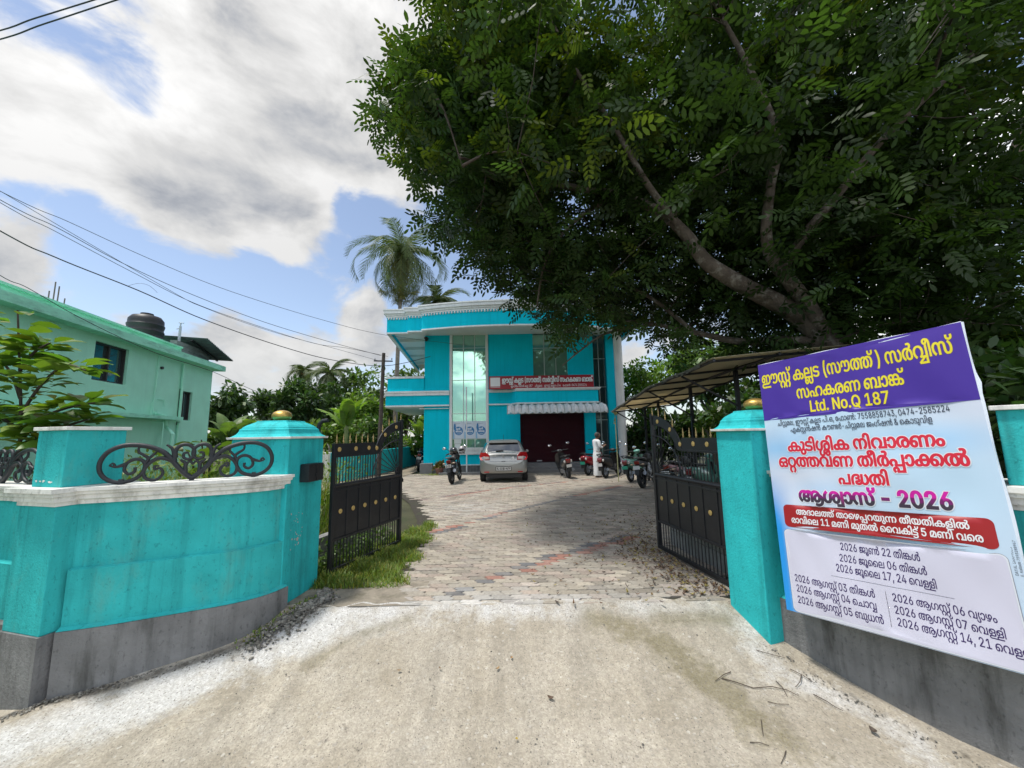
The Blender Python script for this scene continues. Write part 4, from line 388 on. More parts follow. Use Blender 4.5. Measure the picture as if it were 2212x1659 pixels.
[172,2,14,13,0,133,182,55,0,135,-182,-47,0,-77,108,-6,10,-20,30,-13,23,11,0,-14,-23,-18,-31,-7,-9,-73,-108,4,81,51,1,20,187,0,1,-20],
[170,1,16,147,0,1,74,-133,108,55,0,73,-59,12,-10,20,-18,11,-13,-19,0,10,14,20,18,13,9,73,59,53,0,-133,-108,1,-74],
[187,1,36,144,-2,-74,22,-40,42,0,58,40,42,74,22,47,0,28,0,50,-8,40,-16,26,-22,7,-13,-47,0,-6,9,-18,14,-26,10,-32,5,-19,0,-32,0,-52,-17,-32,-32,0,-46,32,-32,54,-17,64,0,46,13,26,24,1,17,15,-2,-107,0,1,20,141,0,1,-19,0,-23,-38,-33,-68,-18],
[161,2,22,45,0,1,182,125,0,42,0,56,-15,26,-25,0,-33,-26,-24,-54,-14,-43,0,-97,0,1,20,97,0,30,0,34,9,16,15,0,22,-16,16,-34,8,-29,0,-75,0,1,-161,4,253,0,-85,82,53,0,89,-82],
[160,1,22,45,0,1,182,125,0,42,0,56,-16,26,-26,0,-32,-26,-27,-54,-15,-43,0,-87,0,1,20,87,0,30,0,34,10,16,17,0,22,-16,17,-34,9,-29,0,-75,0,1,-161],
[186,1,12,45,0,1,182,47,0,1,-79,193,0,1,79,47,0,1,-182,-45,0,1,83,-191,0,1,-83],
[110,1,12,23,0,1,21,67,0,1,140,-65,0,1,21,177,0,1,-21,-63,0,1,-140,65,0,1,-21],
[183,1,36,193,-2,-48,0,-72,22,-42,42,0,58,42,42,72,22,49,0,26,0,50,-8,38,-15,28,-22,5,-14,-45,0,-4,9,-20,14,-26,10,-34,5,-15,0,-34,0,-52,-17,-32,-32,0,-46,32,-32,52,-17,35,0,16,0,34,5,26,10,20,14,5,9,47,0,-4,-14,-26,-22,-40,-15,-50,-8],
[160,1,46,122,-3,-58,13,-34,22,-1,16,49,0,2,-11,24,-13,38,-6,21,0,26,0,38,8,24,14,0,19,-20,11,-34,7,-17,2,-43,7,-44,6,-50,23,0,34,34,23,56,12,72,0,54,-12,32,-22,3,-14,-45,0,-2,13,-46,15,-31,0,-24,0,-34,-8,-20,-13,0,-18,24,-12,32,-6,15,-2,37,-5,14,-2,36,-7,32,-11,20,-18,1,-12,0,-15,-30,-24,-60,-14],
[150,1,12,45,0,1,182,223,0,1,-21,-175,0,1,-59,165,0,1,-20,-163,0,1,-61,179,0,1,-21],
[140,2,37,90,-3,-44,10,-24,18,0,26,18,14,32,9,38,4,19,1,24,2,32,1,14,4,1,5,1,1,0,9,-12,12,-26,6,-38,0,-28,-6,-18,-9,-3,-5,-41,7,10,12,36,14,42,6,23,0,14,0,34,-3,32,-10,22,-19,1,-16,1,-90,-43,0,1,19,-1,0,-4,-5,-22,-10,-32,-7,17,123,16,24,0,34,10,18,15,1,8,1,19,-2,-1,-18,-3,-24,-2,-22,-1,-5,-1,-16,-1,-28,-4,-16,-9,0,-15,14,-10,26,-5],
[69,1,16,101,-1,-30,0,-32,17,1,14,1,152,45,0,1,-146,0,-10,10,-7,15,0,6,0,8,0,3,1,11,-19,-6,-1,-18,-1]]
LINES=[
('yellow',[0,1,2,-1,3,4,5,-1,6,7,8,9,2,-1,10,-1,7,11,12,13,7,2],[0.0217,1.9288,1.2593,1.947,0.1004]),
('yellow',[7,14,3,15,16,-1,17,18,19,2],[0.2908,1.7628,0.9874,1.7736,0.0922]),
('yellow',[20,21,22,23,-1,24,25,23,26,-1,27,28,29],[0.3737,1.6331,0.8938,1.6466,0.0943]),
('ink',[30,31,32,33,34,35,36,-1,0,1,2,-1,3,4,5,-1,37,31,23,38,36,-1,39,40,18,41,42,-1,29,43,43,28,28,43,28,29,44,45,36,-1,46,44,29,44,47,48,43,28,43,48,48,44],[0.1101,1.5317,1.179,1.5517,0.0365]),
('ink',[49,3,2,1,50,51,50,-1,3,8,52,11,47,30,31,32,33,34,35,-1,53,54,55,2,51,50,-1,56,-1,57,3,18,5,33,58,31,59],[0.2069,1.4729,1.0853,1.4803,0.0364]),
('red',[3,33,5,31,60,31,3,-1,61,31,58,18,15,16,54],[0.1703,1.3059,1.1235,1.318,0.0798]),
('red',[38,32,9,58,16,-1,62,13,11,63,18,64,65],[0.0817,1.1723,1.2144,1.1875,0.0806]),
('red',[37,66,62,31],[0.496,1.0392,0.8025,1.0482,0.0775]),
('mag',[67,68,69,18,7,2,-1,47,-1,48,46,48,70],[0.2013,0.8772,1.0999,0.9148,0.0875]),
('white',[71,72,18,35,9,2,-1,62,18,57,73,63,74,75,33,76,-1,62,13,75,62,31,3,59,31,65],[0.1681,0.772,1.1468,0.7952,0.0396]),
('white',[15,18,58,31,57,35,-1,27,27,-1,34,16,31,-1,34,33,62,65,-1,77,58,3,31,78,2,-1,43,-1,34,16,31,-1,58,57,15],[0.1253,0.7013,1.1933,0.7234,0.0408]),
('navy',[48,46,48,70,-1,53,79,41,-1,48,48,-1,62,31,19,80],[0.4353,0.5389,0.8838,0.552,0.0424]),
('navy',[48,46,48,70,-1,53,79,77,35,-1,46,70,-1,62,31,19,80],[0.4209,0.4552,0.9032,0.4679,0.0419]),
('navy',[48,46,48,70,-1,53,79,77,35,-1,27,29,36,-1,48,44,-1,57,58,81,31],[0.3918,0.3706,0.938,0.3987,0.0431]),
('navy',[48,46,48,70,-1,67,55,1,2,-1,46,45,-1,62,31,19,80],[0.0917,0.2414,0.6051,0.2572,0.0429]),
('navy',[48,46,48,70,-1,67,55,1,2,-1,46,44,-1,57,30,18,12],[0.0951,0.1586,0.605,0.1852,0.0425]),
('navy',[48,46,48,70,-1,67,55,1,2,-1,46,43,-1,17,33,82,50],[0.0939,0.0758,0.6307,0.0968,0.0436]),
('navy',[48,46,48,70,-1,67,55,1,2,-1,46,70,-1,58,83,18,73,54],[0.6976,0.249,1.1691,0.2595,0.0404]),
('navy',[48,46,48,70,-1,67,55,1,2,-1,46,29,-1,57,58,81,31],[0.6968,0.1661,1.1912,0.1851,0.0412]),
('navy',[48,46,48,70,-1,67,55,1,2,-1,27,44,36,-1,48,27,-1,57,58,81,31],[0.6997,0.0794,1.2764,0.1199,0.0415])]
RUNS={'sign':[0,1,2,-1,3,4,5,-1,6,7,8,9,2,10,-1,7,11,12,13,7,2,-1,7,14,3,15,16,-1,17,18,19,2],'sign2':[84,31,37,2,62,54,-1,61,85,11,-1,3,83,33,-1,27,28,29,-1,-1,-1,-1,30,31,32,33,34,35,-1,-1,-1,-1,0,1,2,-1,3,4,5,-1,37,31,23,38,-1,-1,-1,-1,39,40,18,41,-1,42,-1,46,44,29,44,-1,48,43,28,43,48,48,44],'plate':[86,20,-1,46,48,-1,87,88,-1,89,44,29,89],'side':[88,90,91,90,20,-1,92,93,90,94,95,96,97,98],'side2':[99,23,-1,86,100,101,101,100,22,100,-1,29,43,89,45,48,28,28,89,70,29],'post':[35,14,15,31,-1,38,73,31,58,18,64,79]}
# ------------------------------------------------------------------ terrain: level yard, ramp down to the road in front of the gate
def lerp_tab(t, x):
    if x <= t[0][0]: return t[0][1]
    for (a, b), (c, d) in zip(t, t[1:]):
        if x <= c: return b + (d - b) * (x - a) / (c - a)
    return t[-1][1]
RAMP = [(-6, -.44), (1, -.42), (2, -.39), (2.8, -.34), (3.3, -.265), (3.65, -.165), (3.9, -.075), (4.12, 0), (400, 0)]
def gz(x, y):
    z = lerp_tab(RAMP, y)
    if y < 4.1: z -= .15 * min(1, max(0, (-x - 3.6) / .7))
    return z
def gpt(u, v):
    d = ray(u, v); z = 0.
    for _ in range(30):
        t = (z - EYE) / d[2]; z = .5 * z + .5 * gz(d[0] * t, d[1] * t)
    t = (z - EYE) / d[2]
    return Vector((d[0] * t, d[1] * t, z))
rng = random.Random(7); nr = np.random.default_rng(7)

def grid_mesh(name, xs, ys, zf, material, tonef=None):
    V = [(x, y, zf(x, y)) for y in ys for x in xs]; nx = len(xs)
    F = [(j*nx+i, j*nx+i+1, (j+1)*nx+i+1, (j+1)*nx+i) for j in range(len(ys)-1) for i in range(nx-1)]
    return fast_mesh(name, V, F, material, tone=None if tonef is None else [tonef(x, y) for x, y, z in V], smooth=True)
def seg_d(p, poly):
    best = 9e9
    for a, b in zip(poly, poly[1:]):
        ax, ay = a[0], a[1]; dx, dy = b[0]-ax, b[1]-ay; l = dx*dx+dy*dy
        t = 0 if l == 0 else max(0, min(1, ((p[0]-ax)*dx+(p[1]-ay)*dy)/l))
        best = min(best, math.hypot(p[0]-ax-dx*t, p[1]-ay-dy*t))
    return best
M['soil'] = mat('soil_and_short_weeds', (.055, .055, .026), .95, var=.4, vscale=1.3, bump=.5, bscale=18, stain=(.035, .06, .014), samt=.9, sscale=.8)
cuts = [-400, -200, -100, -60, -40, -30, -22, -16, -12]
gx = cuts + [x * .5 for x in range(-18, 25)] + [14, 18, 24, 32, 45, 70, 110, 200, 400]
gy = [-60, -30, -15, -8, -5, -3] + [y * .25 for y in range(-8, 24)] + [6.5, 7.5, 9, 11, 13, 16, 20, 26, 34, 45, 60, 90, 140, 220, 400, 800]
tag(grid_mesh('ground', gx, gy, lambda x, y: gz(x, y) - .045, M['soil']), kind='structure')

def concrete_mat():
    m = bpy.data.materials.new('driveway_concrete'); m.use_nodes = True; nt = m.node_tree; N = nt.nodes; L = nt.links; b = N['Principled BSDF']
    b.inputs['Roughness'].default_value = .9; b.inputs['Specular IOR Level'].default_value = .25
    tc = N.new('ShaderNodeTexCoord'); at_ = N.new('ShaderNodeAttribute'); at_.attribute_name = 'tone'
    sp = N.new('ShaderNodeSeparateColor'); L.new(at_.outputs['Color'], sp.inputs[0])
    def noise(sc, det=6, ro=.6):
        t = N.new('ShaderNodeTexNoise'); t.inputs['Scale'].default_value = sc; t.inputs['Detail'].default_value = det; t.inputs['Roughness'].default_value = ro
        L.new(tc.outputs['Object'], t.inputs['Vector']); return t.outputs['Fac']
    def vor(sc, feat='F1'):
        t = N.new('ShaderNodeTexVoronoi'); t.feature = feat; t.inputs['Scale'].default_value = sc
        w = N.new('ShaderNodeVectorMath'); w.operation = 'ADD'; s = N.new('ShaderNodeTexNoise'); s.inputs['Scale'].default_value = 18; L.new(tc.outputs['Object'], s.inputs['Vector'])
        q = N.new('ShaderNodeVectorMath'); q.operation = 'SCALE'; L.new(s.outputs['Color'], q.inputs[0]); q.inputs['Scale'].default_value = .03
        L.new(tc.outputs['Object'], w.inputs[0]); L.new(q.outputs[0], w.inputs[1]); L.new(w.outputs[0], t.inputs['Vector']); return t
    def mr(x, a, c, d=0., e=1.):
        r = N.new('ShaderNodeMapRange'); L.new(x, r.inputs[0]); r.inputs[1].default_value = a; r.inputs[2].default_value = c; r.inputs[3].default_value = d; r.inputs[4].default_value = e; return r.outputs[0]
    def math_(op, a, c):
        x = N.new('ShaderNodeMath'); x.operation = op; x.use_clamp = False
        for i, q in enumerate((a, c)):
            if isinstance(q, (int, float)): x.inputs[i].default_value = q
            else: L.new(q, x.inputs[i])
        return x.outputs[0]
    def mixc(f, a, c, bl='MIX'):
        x = N.new('ShaderNodeMix'); x.data_type = 'RGBA'; x.blend_type = bl
        if isinstance(f, (int, float)): x.inputs[0].default_value = f
        else: L.new(f, x.inputs[0])
        for i, q in ((6, a), (7, c)):
            if isinstance(q, tuple): x.inputs[i].default_value = (*q, 1)
            else: L.new(q, x.inputs[i])
        return x.outputs[2]
    big = noise(2.3, 7, .65); mid = noise(9, 8, .7); fine = noise(60, 4)
    base = mixc(mr(big, .3, .7), (.355, .315, .25), (.50, .46, .395))
    mp = N.new('ShaderNodeMapping'); L.new(tc.outputs['Object'], mp.inputs[0]); mp.inputs['Scale'].default_value = (3.2, .55, 1); mp.inputs['Rotation'].default_value = (0, 0, .12)
    stn = N.new('ShaderNodeTexNoise'); stn.inputs['Scale'].default_value = 1.6; stn.inputs['Detail'].default_value = 5; stn.inputs['Roughness'].default_value = .65; L.new(mp.outputs[0], stn.inputs['Vector'])
    base = mixc(1., base, mixc(mr(stn.outputs['Fac'], .32, .68), (.78, .775, .76), (1.14, 1.13, 1.11)), 'MULTIPLY')
    ag = vor(30); ac = N.new('ShaderNodeSeparateColor'); L.new(ag.outputs['Color'], ac.inputs[0])
    agm = math_('MULTIPLY', mr(ac.outputs[0], .80, .84), mr(ag.outputs['Distance'], .42, .30))
    base = mixc(math_('MULTIPLY', agm, .55), base, mixc(mr(ac.outputs[1], 0, 1), (.24, .22, .19), (.66, .63, .57)))
    ck = vor(1.1, 'DISTANCE_TO_EDGE'); base = mixc(math_('MULTIPLY', mr(ck.outputs['Distance'], .006, .0015), mr(mid, .52, .60, 0, .55)), base, (.14, .12, .095))
    wf = mr(math_('ADD', sp.outputs[0], math_('ADD', math_('MULTIPLY', math_('SUBTRACT', mid, .5), 1.5), math_('MULTIPLY', math_('SUBTRACT', big, .5), 1.6))), .30, .95)
    c = mixc(wf, base, (.60, .595, .585))
    mf = mr(math_('ADD', sp.outputs[1], math_('ADD', math_('MULTIPLY', math_('SUBTRACT', mid, .5), 1.7), math_('MULTIPLY', math_('SUBTRACT', big, .5), 1.8))), .40, .95)
    c = mixc(math_('MULTIPLY', mf, .75), c, (.185, .16, .085))
    df = mr(math_('ADD', sp.outputs[2], math_('MULTIPLY', math_('SUBTRACT', mid, .5), 1.4)), .45, .9)
    c = mixc(math_('MULTIPLY', df, .85), c, (.075, .065, .05))
    peb = vor(75); peb2 = vor(150)
    pc = N.new('ShaderNodeSeparateColor'); L.new(peb.outputs['Color'], pc.inputs[0])
    c = mixc(1., c, mixc(mr(pc.outputs[0], 0, 1), (.86, .855, .85), (1.07, 1.065, 1.05)), 'MULTIPLY')
    pc2 = N.new('ShaderNodeSeparateColor'); L.new(peb2.outputs['Color'], pc2.inputs[0])
    c = mixc(mr(pc2.outputs[1], .955, .985), c, (.17, .15, .13))
    c = mixc(mr(peb.outputs['Distance'], .35, .75, 0, .35), c, (.27, .245, .20))
    c = mixc(1., c, mixc(mr(noise(26, 8, .72), .32, .66), (.80, .79, .78), (1.08, 1.08, 1.08)), 'MULTIPLY')
    L.new(c, b.inputs['Base Color'])
    bn = N.new('ShaderNodeBump'); bn.inputs['Strength'].default_value = .55; bn.inputs['Distance'].default_value = .012
    h = math_('ADD', math_('MULTIPLY', peb.outputs['Distance'], -.7), math_('ADD', math_('MULTIPLY', mid, 1.4), math_('MULTIPLY', fine, .4)))
    L.new(h, bn.inputs['Height']); L.new(bn.outputs[0], b.inputs['Normal'])
    return m
WHITE_L = [gpt(*p) for p in ((0, 1600), (250, 1530), (500, 1440), (640, 1365), (840, 1312))]
WHITE_C = [gpt(*p) for p in ((840, 1312), (1100, 1318), (1300, 1312), (1580, 1330), (1680, 1440), (1850, 1530), (2000, 1625))]
MOSS = [gpt(*p) for p in ((1290, 1328), (1390, 1365), (1460, 1415), (1530, 1478), (1610, 1535), (1690, 1595))]
MOSS2 = [gpt(*p) for p in ((880, 1335), (760, 1375), (660, 1440))]
MOSS3 = [gpt(*p) for p in ((1420, 1335), (1570, 1335))]
MOSS4 = [gpt(*p) for p in ((1560, 1500), (1640, 1560), (1760, 1650))]
DARK_L = [gpt(*p) for p in ((0, 1550), (300, 1470), (520, 1392), (640, 1335), (700, 1290))]
DARK_R = [gpt(*p) for p in ((1668, 1395), (1800, 1478), (1950, 1562), (2150, 1662))]
def conc_tone(x, y):
    p = (x, y)
    w = max(0, 1 - seg_d(p, WHITE_L) / .42) * 1.25; w = max(w, max(0, 1 - seg_d(p, WHITE_C) / .30) * .72)
    mo = max(max(0, 1 - seg_d(p, q) / r) * k for q, r, k in ((MOSS, .36, 1.05), (MOSS2, .16, .75), (MOSS3, .22, 1.), (MOSS4, .3, .55)))
    d = max(max(0, 1 - seg_d(p, DARK_L) / .09), max(0, 1 - seg_d(p, DARK_R) / .05) * .9)
    return (min(1, w), min(1, mo), min(1, d))
ax_ = [-9 + .5 * i for i in range(9)] + [-4.5 + .07 * i for i in range(129)] + [5 + .5 * i for i in range(9)]
ay_ = [-4, -3, -2, -1, -.5, 0, .4] + [.7 + .06 * i for i in range(57)] + [4.07, 4.11]
M['concrete'] = concrete_mat()
AP = grid_mesh('driveway_apron', ax_, ay_, lambda x, y: gz(x, y) - .004 + .006 * math.sin(3.1 * x + 2 * y) * math.sin(2.3 * y - x), M['concrete'], conc_tone); tag(AP, kind='structure')
for v in AP.data.vertices:          # the cement laps raggedly over the first row of pavers
    if v.co.y > 4.08: v.co.y += .035 + .05 * math.sin(3.3 * v.co.x + 1) * math.sin(7.7 * v.co.x) + .03 * math.sin(19 * v.co.x); v.co.z = .0065
    elif v.co.y > 4.02: v.co.z += .004

# ------------------------------------------------------------------ paving
tag(grid_mesh('dirt_verge', [-2.6 + .1 * i for i in range(17)], [4.10 + .08 * i for i in range(9)], lambda x, y: .002 + .012 * math.sin(5 * x) * math.sin(4 * y) * (y - 4.1), mat('pale_dirt', (.27, .235, .185), .95, var=.35, vscale=9, bump=.6, bscale=30, stain=(.09, .085, .05), samt=.9, sscale=4)), kind='structure')
LEFT_EDGE = [gpt(*p) for p in ((835, 1292), (880, 1225), (922, 1165), (930, 1125), (905, 1085), (868, 1060), (800, 1045))]
def xl(y):
    t = [(p.y, p.x) for p in LEFT_EDGE]; return lerp_tab(t, y)
def xr(y): return lerp_tab([(4, 2.08), (4.6, 2.45), (6, 2.9), (7, 4.6), (9, 6.4), (17, 7)], y)
r6 = lambda x, y: gpt((1600 + x * .49729) / 1.8228, (1850 + y * .49729) / 1.8228)
BAND_A = [r6(*p) for p in ((150, 505), (420, 450), (830, 320), (1250, 225), (1700, 128))]
BAND_B = [r6(*p) for p in ((380, 985), (700, 850), (1040, 730), (1400, 630), (1790, 520))]
BAND_C = [r6(*p) for p in ((60, 250), (530, 175), (1000, 118), (1500, 70))]
def signed(p, poly):
    k = min(range(len(poly) - 1), key=lambda i: seg_d(p, poly[i:i+2])); a, b = poly[k], poly[k+1]
    s = (b.x - a.x) * (p[1] - a.y) - (b.y - a.y) * (p[0] - a.x)
    return math.copysign(seg_d(p, poly[k:k+2]), s)  # young leaves and painted sunlit sprays, denser in the crown's upper left
def build_pavers():
    m = mat('concrete_paver', (1, 1, 1), .9, var=.22, vscale=30, bump=.35, bscale=60, stain=(.42, .40, .36), samt=.5, sscale=2.2, attr=True)
    w, d, gap = .205, .112, .009; V = []; F = []; T = []
    out = [(0, 0), (w, 0), (w + .030, d * .30), (w - .026, d * .70), (w, d), (0, d), (-.026, d * .70), (.030, d * .30)]
    cx, cy = w / 2, d / 2
    row = 0; y = 4.10
    while y < 17.35:
        x0 = -6.5 + (row % 2) * w / 2 + rng.uniform(-.004, .004)
        for i in range(62):
            x = x0 + i * w
            if x + cx < xl(y) + .06 * math.sin(row * 1.7) or x + cx > xr(y): continue
            if row == 0 and rng.random() < .05: continue
            h = rng.gauss(0, .0022) + .003 * math.sin(2.2 * x) * math.sin(1.3 * y); tx, ty = rng.gauss(0, .008), rng.gauss(0, .012)
            if rng.random() < .05: h += .006; ty += .05
            p = (x + cx, y + cy); g = rng.gauss(1, .13)
            c = Vector((.35, .31, .25)) if rng.random() < .75 else Vector((.35, .29, .24))
            a, b, e = signed(p, BAND_A), signed(p, BAND_B), signed(p, BAND_C); fade = rng.random() < .84
            red, dark = Vector((.33, .165, .125)), Vector((.15, .15, .152))
            if fade:
                if 0 <= a < .115: c = red
                elif -.115 < a < 0: c = dark
                elif 0 <= b < .13: c = dark
                elif -.13 < b < 0: c = red
                elif 0 <= e < .10: c = dark.lerp(red, .3)
                elif -.11 < e < 0: c = red
            if fade and rng.random() < .5: c = c.lerp(Vector((.27, .24, .21)), rng.uniform(.1, .5))
            lime = max(0, 1 - (y - 4.1) / .55) * (.8 if x < .5 else .5)
            lime = max(lime, .55 * max(0, 1 - math.hypot(x + 1.2, y - 9.2) / 1.3))
            if rng.random() < .7: c = c.lerp(Vector((.47, .46, .44)), min(.75, lime * rng.uniform(.5, 1.2)))
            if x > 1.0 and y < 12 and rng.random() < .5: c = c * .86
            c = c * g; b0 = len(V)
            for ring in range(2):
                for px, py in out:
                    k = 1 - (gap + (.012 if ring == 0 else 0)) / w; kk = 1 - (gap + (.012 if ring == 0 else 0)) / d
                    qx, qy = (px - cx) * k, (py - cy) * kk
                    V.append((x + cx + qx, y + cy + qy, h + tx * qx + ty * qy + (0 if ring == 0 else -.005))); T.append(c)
            for px, py in out: V.append((x + cx + (px - cx) * (1 - gap / w), y + cy + (py - cy) * (1 - gap / d), -.03)); T.append(c * .55)
            n = 8
            F.append(tuple(b0 + j for j in range(n)))
            for q in range(2):
                for j in range(n): F.append((b0 + q*n + j, b0 + (q+1)*n + j, b0 + (q+1)*n + (j+1) % n, b0 + q*n + (j+1) % n))
        y += d; row += 1
    b = MB(); b.v = V; b.f = F; b.col = [tuple(t) for t in T]
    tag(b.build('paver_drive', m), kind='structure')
build_pavers()
b = MB(); ys = [4.09 + .5 * i for i in range(27)]
for y0, y1 in zip(ys, ys[1:]):
    b.add([(xl(y0) - .25, y0, -.022), (xr(y0) + .1, y0, -.022), (xr(y1) + .1, y1, -.022), (xl(y1) - .25, y1, -.022)], [(0, 1, 2, 3)])
tag(b.build('joint_sand', mat('dark_joint_sand', (.045, .038, .028), .95, var=.3, vscale=20, stain=(.05, .075, .02), samt=.8, sscale=3)), kind='structure')
# bare concrete yard left of the paving, in front of the building's side
b = MB(); b.bx(-11, -4.6, 12.6, 26, -.06, .012)
tag(b.build('side_yard', mat('dusty_yard_concrete', (.27, .225, .165), .9, var=.25, vscale=2, bump=.3, stain=(.15, .13, .09), samt=.6, sscale=1.5)), kind='structure')

# ------------------------------------------------------------------ grass, weeds, rubble, litter
M['grass'] = leaf_mat('grass_blades', (.17, .25, .045), .5, .35)
def blades(name, spots, label_kind='stuff', hmin=.035, hmax=.105, wid=.0045):
    V = []; F = []; T = []
    for x, y, z, k in spots:
        h = rng.uniform(hmin, hmax) * k; a = rng.uniform(0, 6.283); l = rng.uniform(.2, .9) * h; w = wid * rng.uniform(.7, 1.5)
        dx, dy = math.cos(a), math.sin(a); b0 = len(V); t = rng.uniform(.55, 1.3); yel = rng.random() < .24
        for s, (q, e, ww) in enumerate(((0, 0, 1), (.3, .6, .9), (1, 1, .1))):
            V += [(x + dx*l*q - dy*w*ww, y + dy*l*q + dx*w*ww, z + h*e*(1 if s < 2 else .95)), (x + dx*l*q + dy*w*ww, y + dy*l*q - dx*w*ww, z + h*e*(1 if s < 2 else .95))]
            T += [(t * (1.7 if yel else 1), t * (1.1 if yel else 1), t)] * 2
        F += [(b0, b0+1, b0+3, b0+2), (b0+2, b0+3, b0+5, b0+4)]
    return tag(fast_mesh(name, V, F, M['grass'], tone=T), kind=label_kind)
sp = []
while len(sp) < 15000:
    y = rng.uniform(4.55, 9.4); x = rng.uniform(-2.6, -.6)
    e = xl(y) + .10 * math.sin(7 * y) + rng.gauss(0, .05)
    gate = -2.32 + (y - 4.75) * .342
    if x > e or x < gate - .35: continue
    if y > 8 and x < -1.9: continue
    sp.append((x, y, -.03, .75 + .5 * math.sin(3 * x + 5 * y) ** 2 + (.25 if x - gate < .3 else 0)))
blades('grass', sp)
sp = [(rng.gauss(-3.25, .4), rng.gauss(17.0, .18), -.02, .9) for _ in range(900)]
blades('grass', sp)
sp = []
for _ in range(700):
    t = rng.random(); p = DARK_L[2].lerp(DARK_L[4], t); sp.append((p.x + rng.gauss(.02, .05), p.y + rng.gauss(.03, .05), gz(p.x, p.y), .35))
blades('grass', sp)

def rubble(name, spots, material):
    V = []; F = []; T = []
    ico = [(0,0,1),(.89,0,.45),(.28,.85,.45),(-.72,.53,.45),(-.72,-.53,.45),(.28,-.85,.45),(.72,.53,-.45),(-.28,.85,-.45),(-.89,0,-.45),(-.28,-.85,-.45),(.72,-.53,-.45),(0,0,-1)]
    fi = [(0,1,2),(0,2,3),(0,3,4),(0,4,5),(0,5,1),(1,6,2),(2,7,3),(3,8,4),(4,9,5),(5,10,1),(6,7,2),(7,8,3),(8,9,4),(9,10,5),(10,6,1),(11,7,6),(11,8,7),(11,9,8),(11,10,9),(11,6,10)]
    for x, y, z, s in spots:
        b0 = len(V); sx, sy, sz = (s * rng.uniform(.6, 1.3) for _ in range(3)); a = rng.uniform(0, 6.28); t = rng.uniform(.35, 1.25)
        for p in ico:
            k = rng.uniform(.75, 1.2); px, py = p[0]*sx*k, p[1]*sy*k
            V.append((x + px*math.cos(a) - py*math.sin(a), y + px*math.sin(a) + py*math.cos(a), z + p[2]*sz*k*.6)); T.append((t, t, t * .97))
        F += [tuple(b0 + i for i in f) for f in fi]
    return tag(fast_mesh(name, V, F, material, tone=T), kind='stuff')
M['stone'] = mat('rubble_stone', (.26, .245, .22), .9, var=.4, vscale=30, attr=True, stain=(.06, .05, .035), samt=.8, sscale=9)
sp = []
for _ in range(1500):
    t = rng.random() ** .8; p = DARK_L[2].lerp(DARK_L[4], t) if rng.random() < .75 else gpt(690, 1282); q = abs(rng.gauss(0, .10))
    x, y = p.x + .04 + q * .7 + rng.gauss(0, .02), p.y + rng.gauss(-.02, .05) - q * .4; sp.append((x, y, gz(x, y) + .03 * max(0, 1 - q / .2), rng.uniform(.004, .014) if rng.random() < .9 else rng.uniform(.014, .032)))
for _ in range(420):
    t = rng.random(); p = DARK_L[0].lerp(DARK_L[2], t); x, y = p.x + abs(rng.gauss(0, .05)), p.y - abs(rng.gauss(0, .04)); sp.append((x, y, gz(x, y), rng.uniform(.003, .012)))
for _ in range(130):
    t = rng.random(); p = DARK_R[0].lerp(DARK_R[3], t); x, y = p.x - abs(rng.gauss(0, .04)), p.y - abs(rng.gauss(0, .04)); sp.append((x, y, gz(x, y), rng.uniform(.002, .008)))
for _ in range(420): x, y = rng.uniform(-2.5, 2.6), rng.uniform(1.2, 4); sp.append((x, y, gz(x, y), rng.uniform(.002, .007)))
rubble('rubble', sp, M['stone'])

M['dry_leaf'] = mat('dry_leaf', (1, 1, 1), .7, var=.2, vscale=40, attr=True)
def leaf_shape(L_, W_, curl, n=5):
    pts = []
    for i in range(n + 1):
        t = i / n; w = W_ * math.sin(math.pi * min(1, t * .93 + .05)) ** .8; z = curl * L_ * (t - .5) ** 2 * 2
        pts.append([(t * L_ - L_/2, -w, z + curl * w * .8), (t * L_ - L_/2, 0, z), (t * L_ - L_/2, w, z + curl * w * .8)])
    return pts
def put_leaf(b, x, y, z, L_, W_, col, curl=.5):
    pts = leaf_shape(L_, W_, curl); a = rng.uniform(0, 6.28); tl = rng.gauss(0, .15)
    rot = Matrix.Rotation(a, 3, 'Z') @ Matrix.Rotation(tl, 3, 'X'); vs = [Vector((x, y, z)) + rot @ Vector(p) for r in pts for p in r]
    fs = [(i*3+j, i*3+j+1, i*3+j+4, i*3+j+3) for i in range(len(pts)-1) for j in range(2)]
    b.add(vs, fs, col)
b = MB()
DL = [(.16, .09, .045), (.11, .06, .035), (.22, .15, .07), (.08, .055, .04), (.27, .22, .06)]
for _ in range(1100):
    k = rng.random(); t = rng.random()
    if k < .72:
        x = 2.06 + (4.9 - 2.2) * 0 + rng.gauss(0, .02); y = 4.2 + abs(rng.gauss(0, 2.2)); x = lerp_tab([(4.2, 2.28), (5.8, 2.05), (7, 2.5), (8.5, 3.4), (11, 5)], y) - abs(rng.gauss(0, .34 + .12 * max(0, y - 5.8)))
    elif k < .9: x, y = rng.uniform(.2, 2.2), rng.uniform(4.0, 9)
    else: x, y = rng.uniform(-1, 5), rng.uniform(6, 15)
    put_leaf(b, x, y, .008 + rng.random() * .01, rng.uniform(.025, .07), rng.uniform(.006, .014), rng.choice(DL), rng.uniform(.2, 1.2))
tag(b.build('leaf_litter', M['dry_leaf']), kind='stuff')
def one_leaf(px, L_, W_, col, label, cat='leaf', curl=.6):
    p = gpt(*px); b = MB(); put_leaf(b, p.x, p.y, p.z + .012, L_, W_, col, curl); tag(b.build('fallen_leaf', M['dry_leaf'], smooth=True), label, cat, 'fallen leaves on the drive')
one_leaf((1190, 1512), .05, .014, (.10, .06, .035), 'dark brown curled fallen leaf in the middle of the concrete apron')
one_leaf((1888, 1584), .055, .017, (.07, .05, .035), 'blackish crumpled fallen leaf on the apron below the banner')
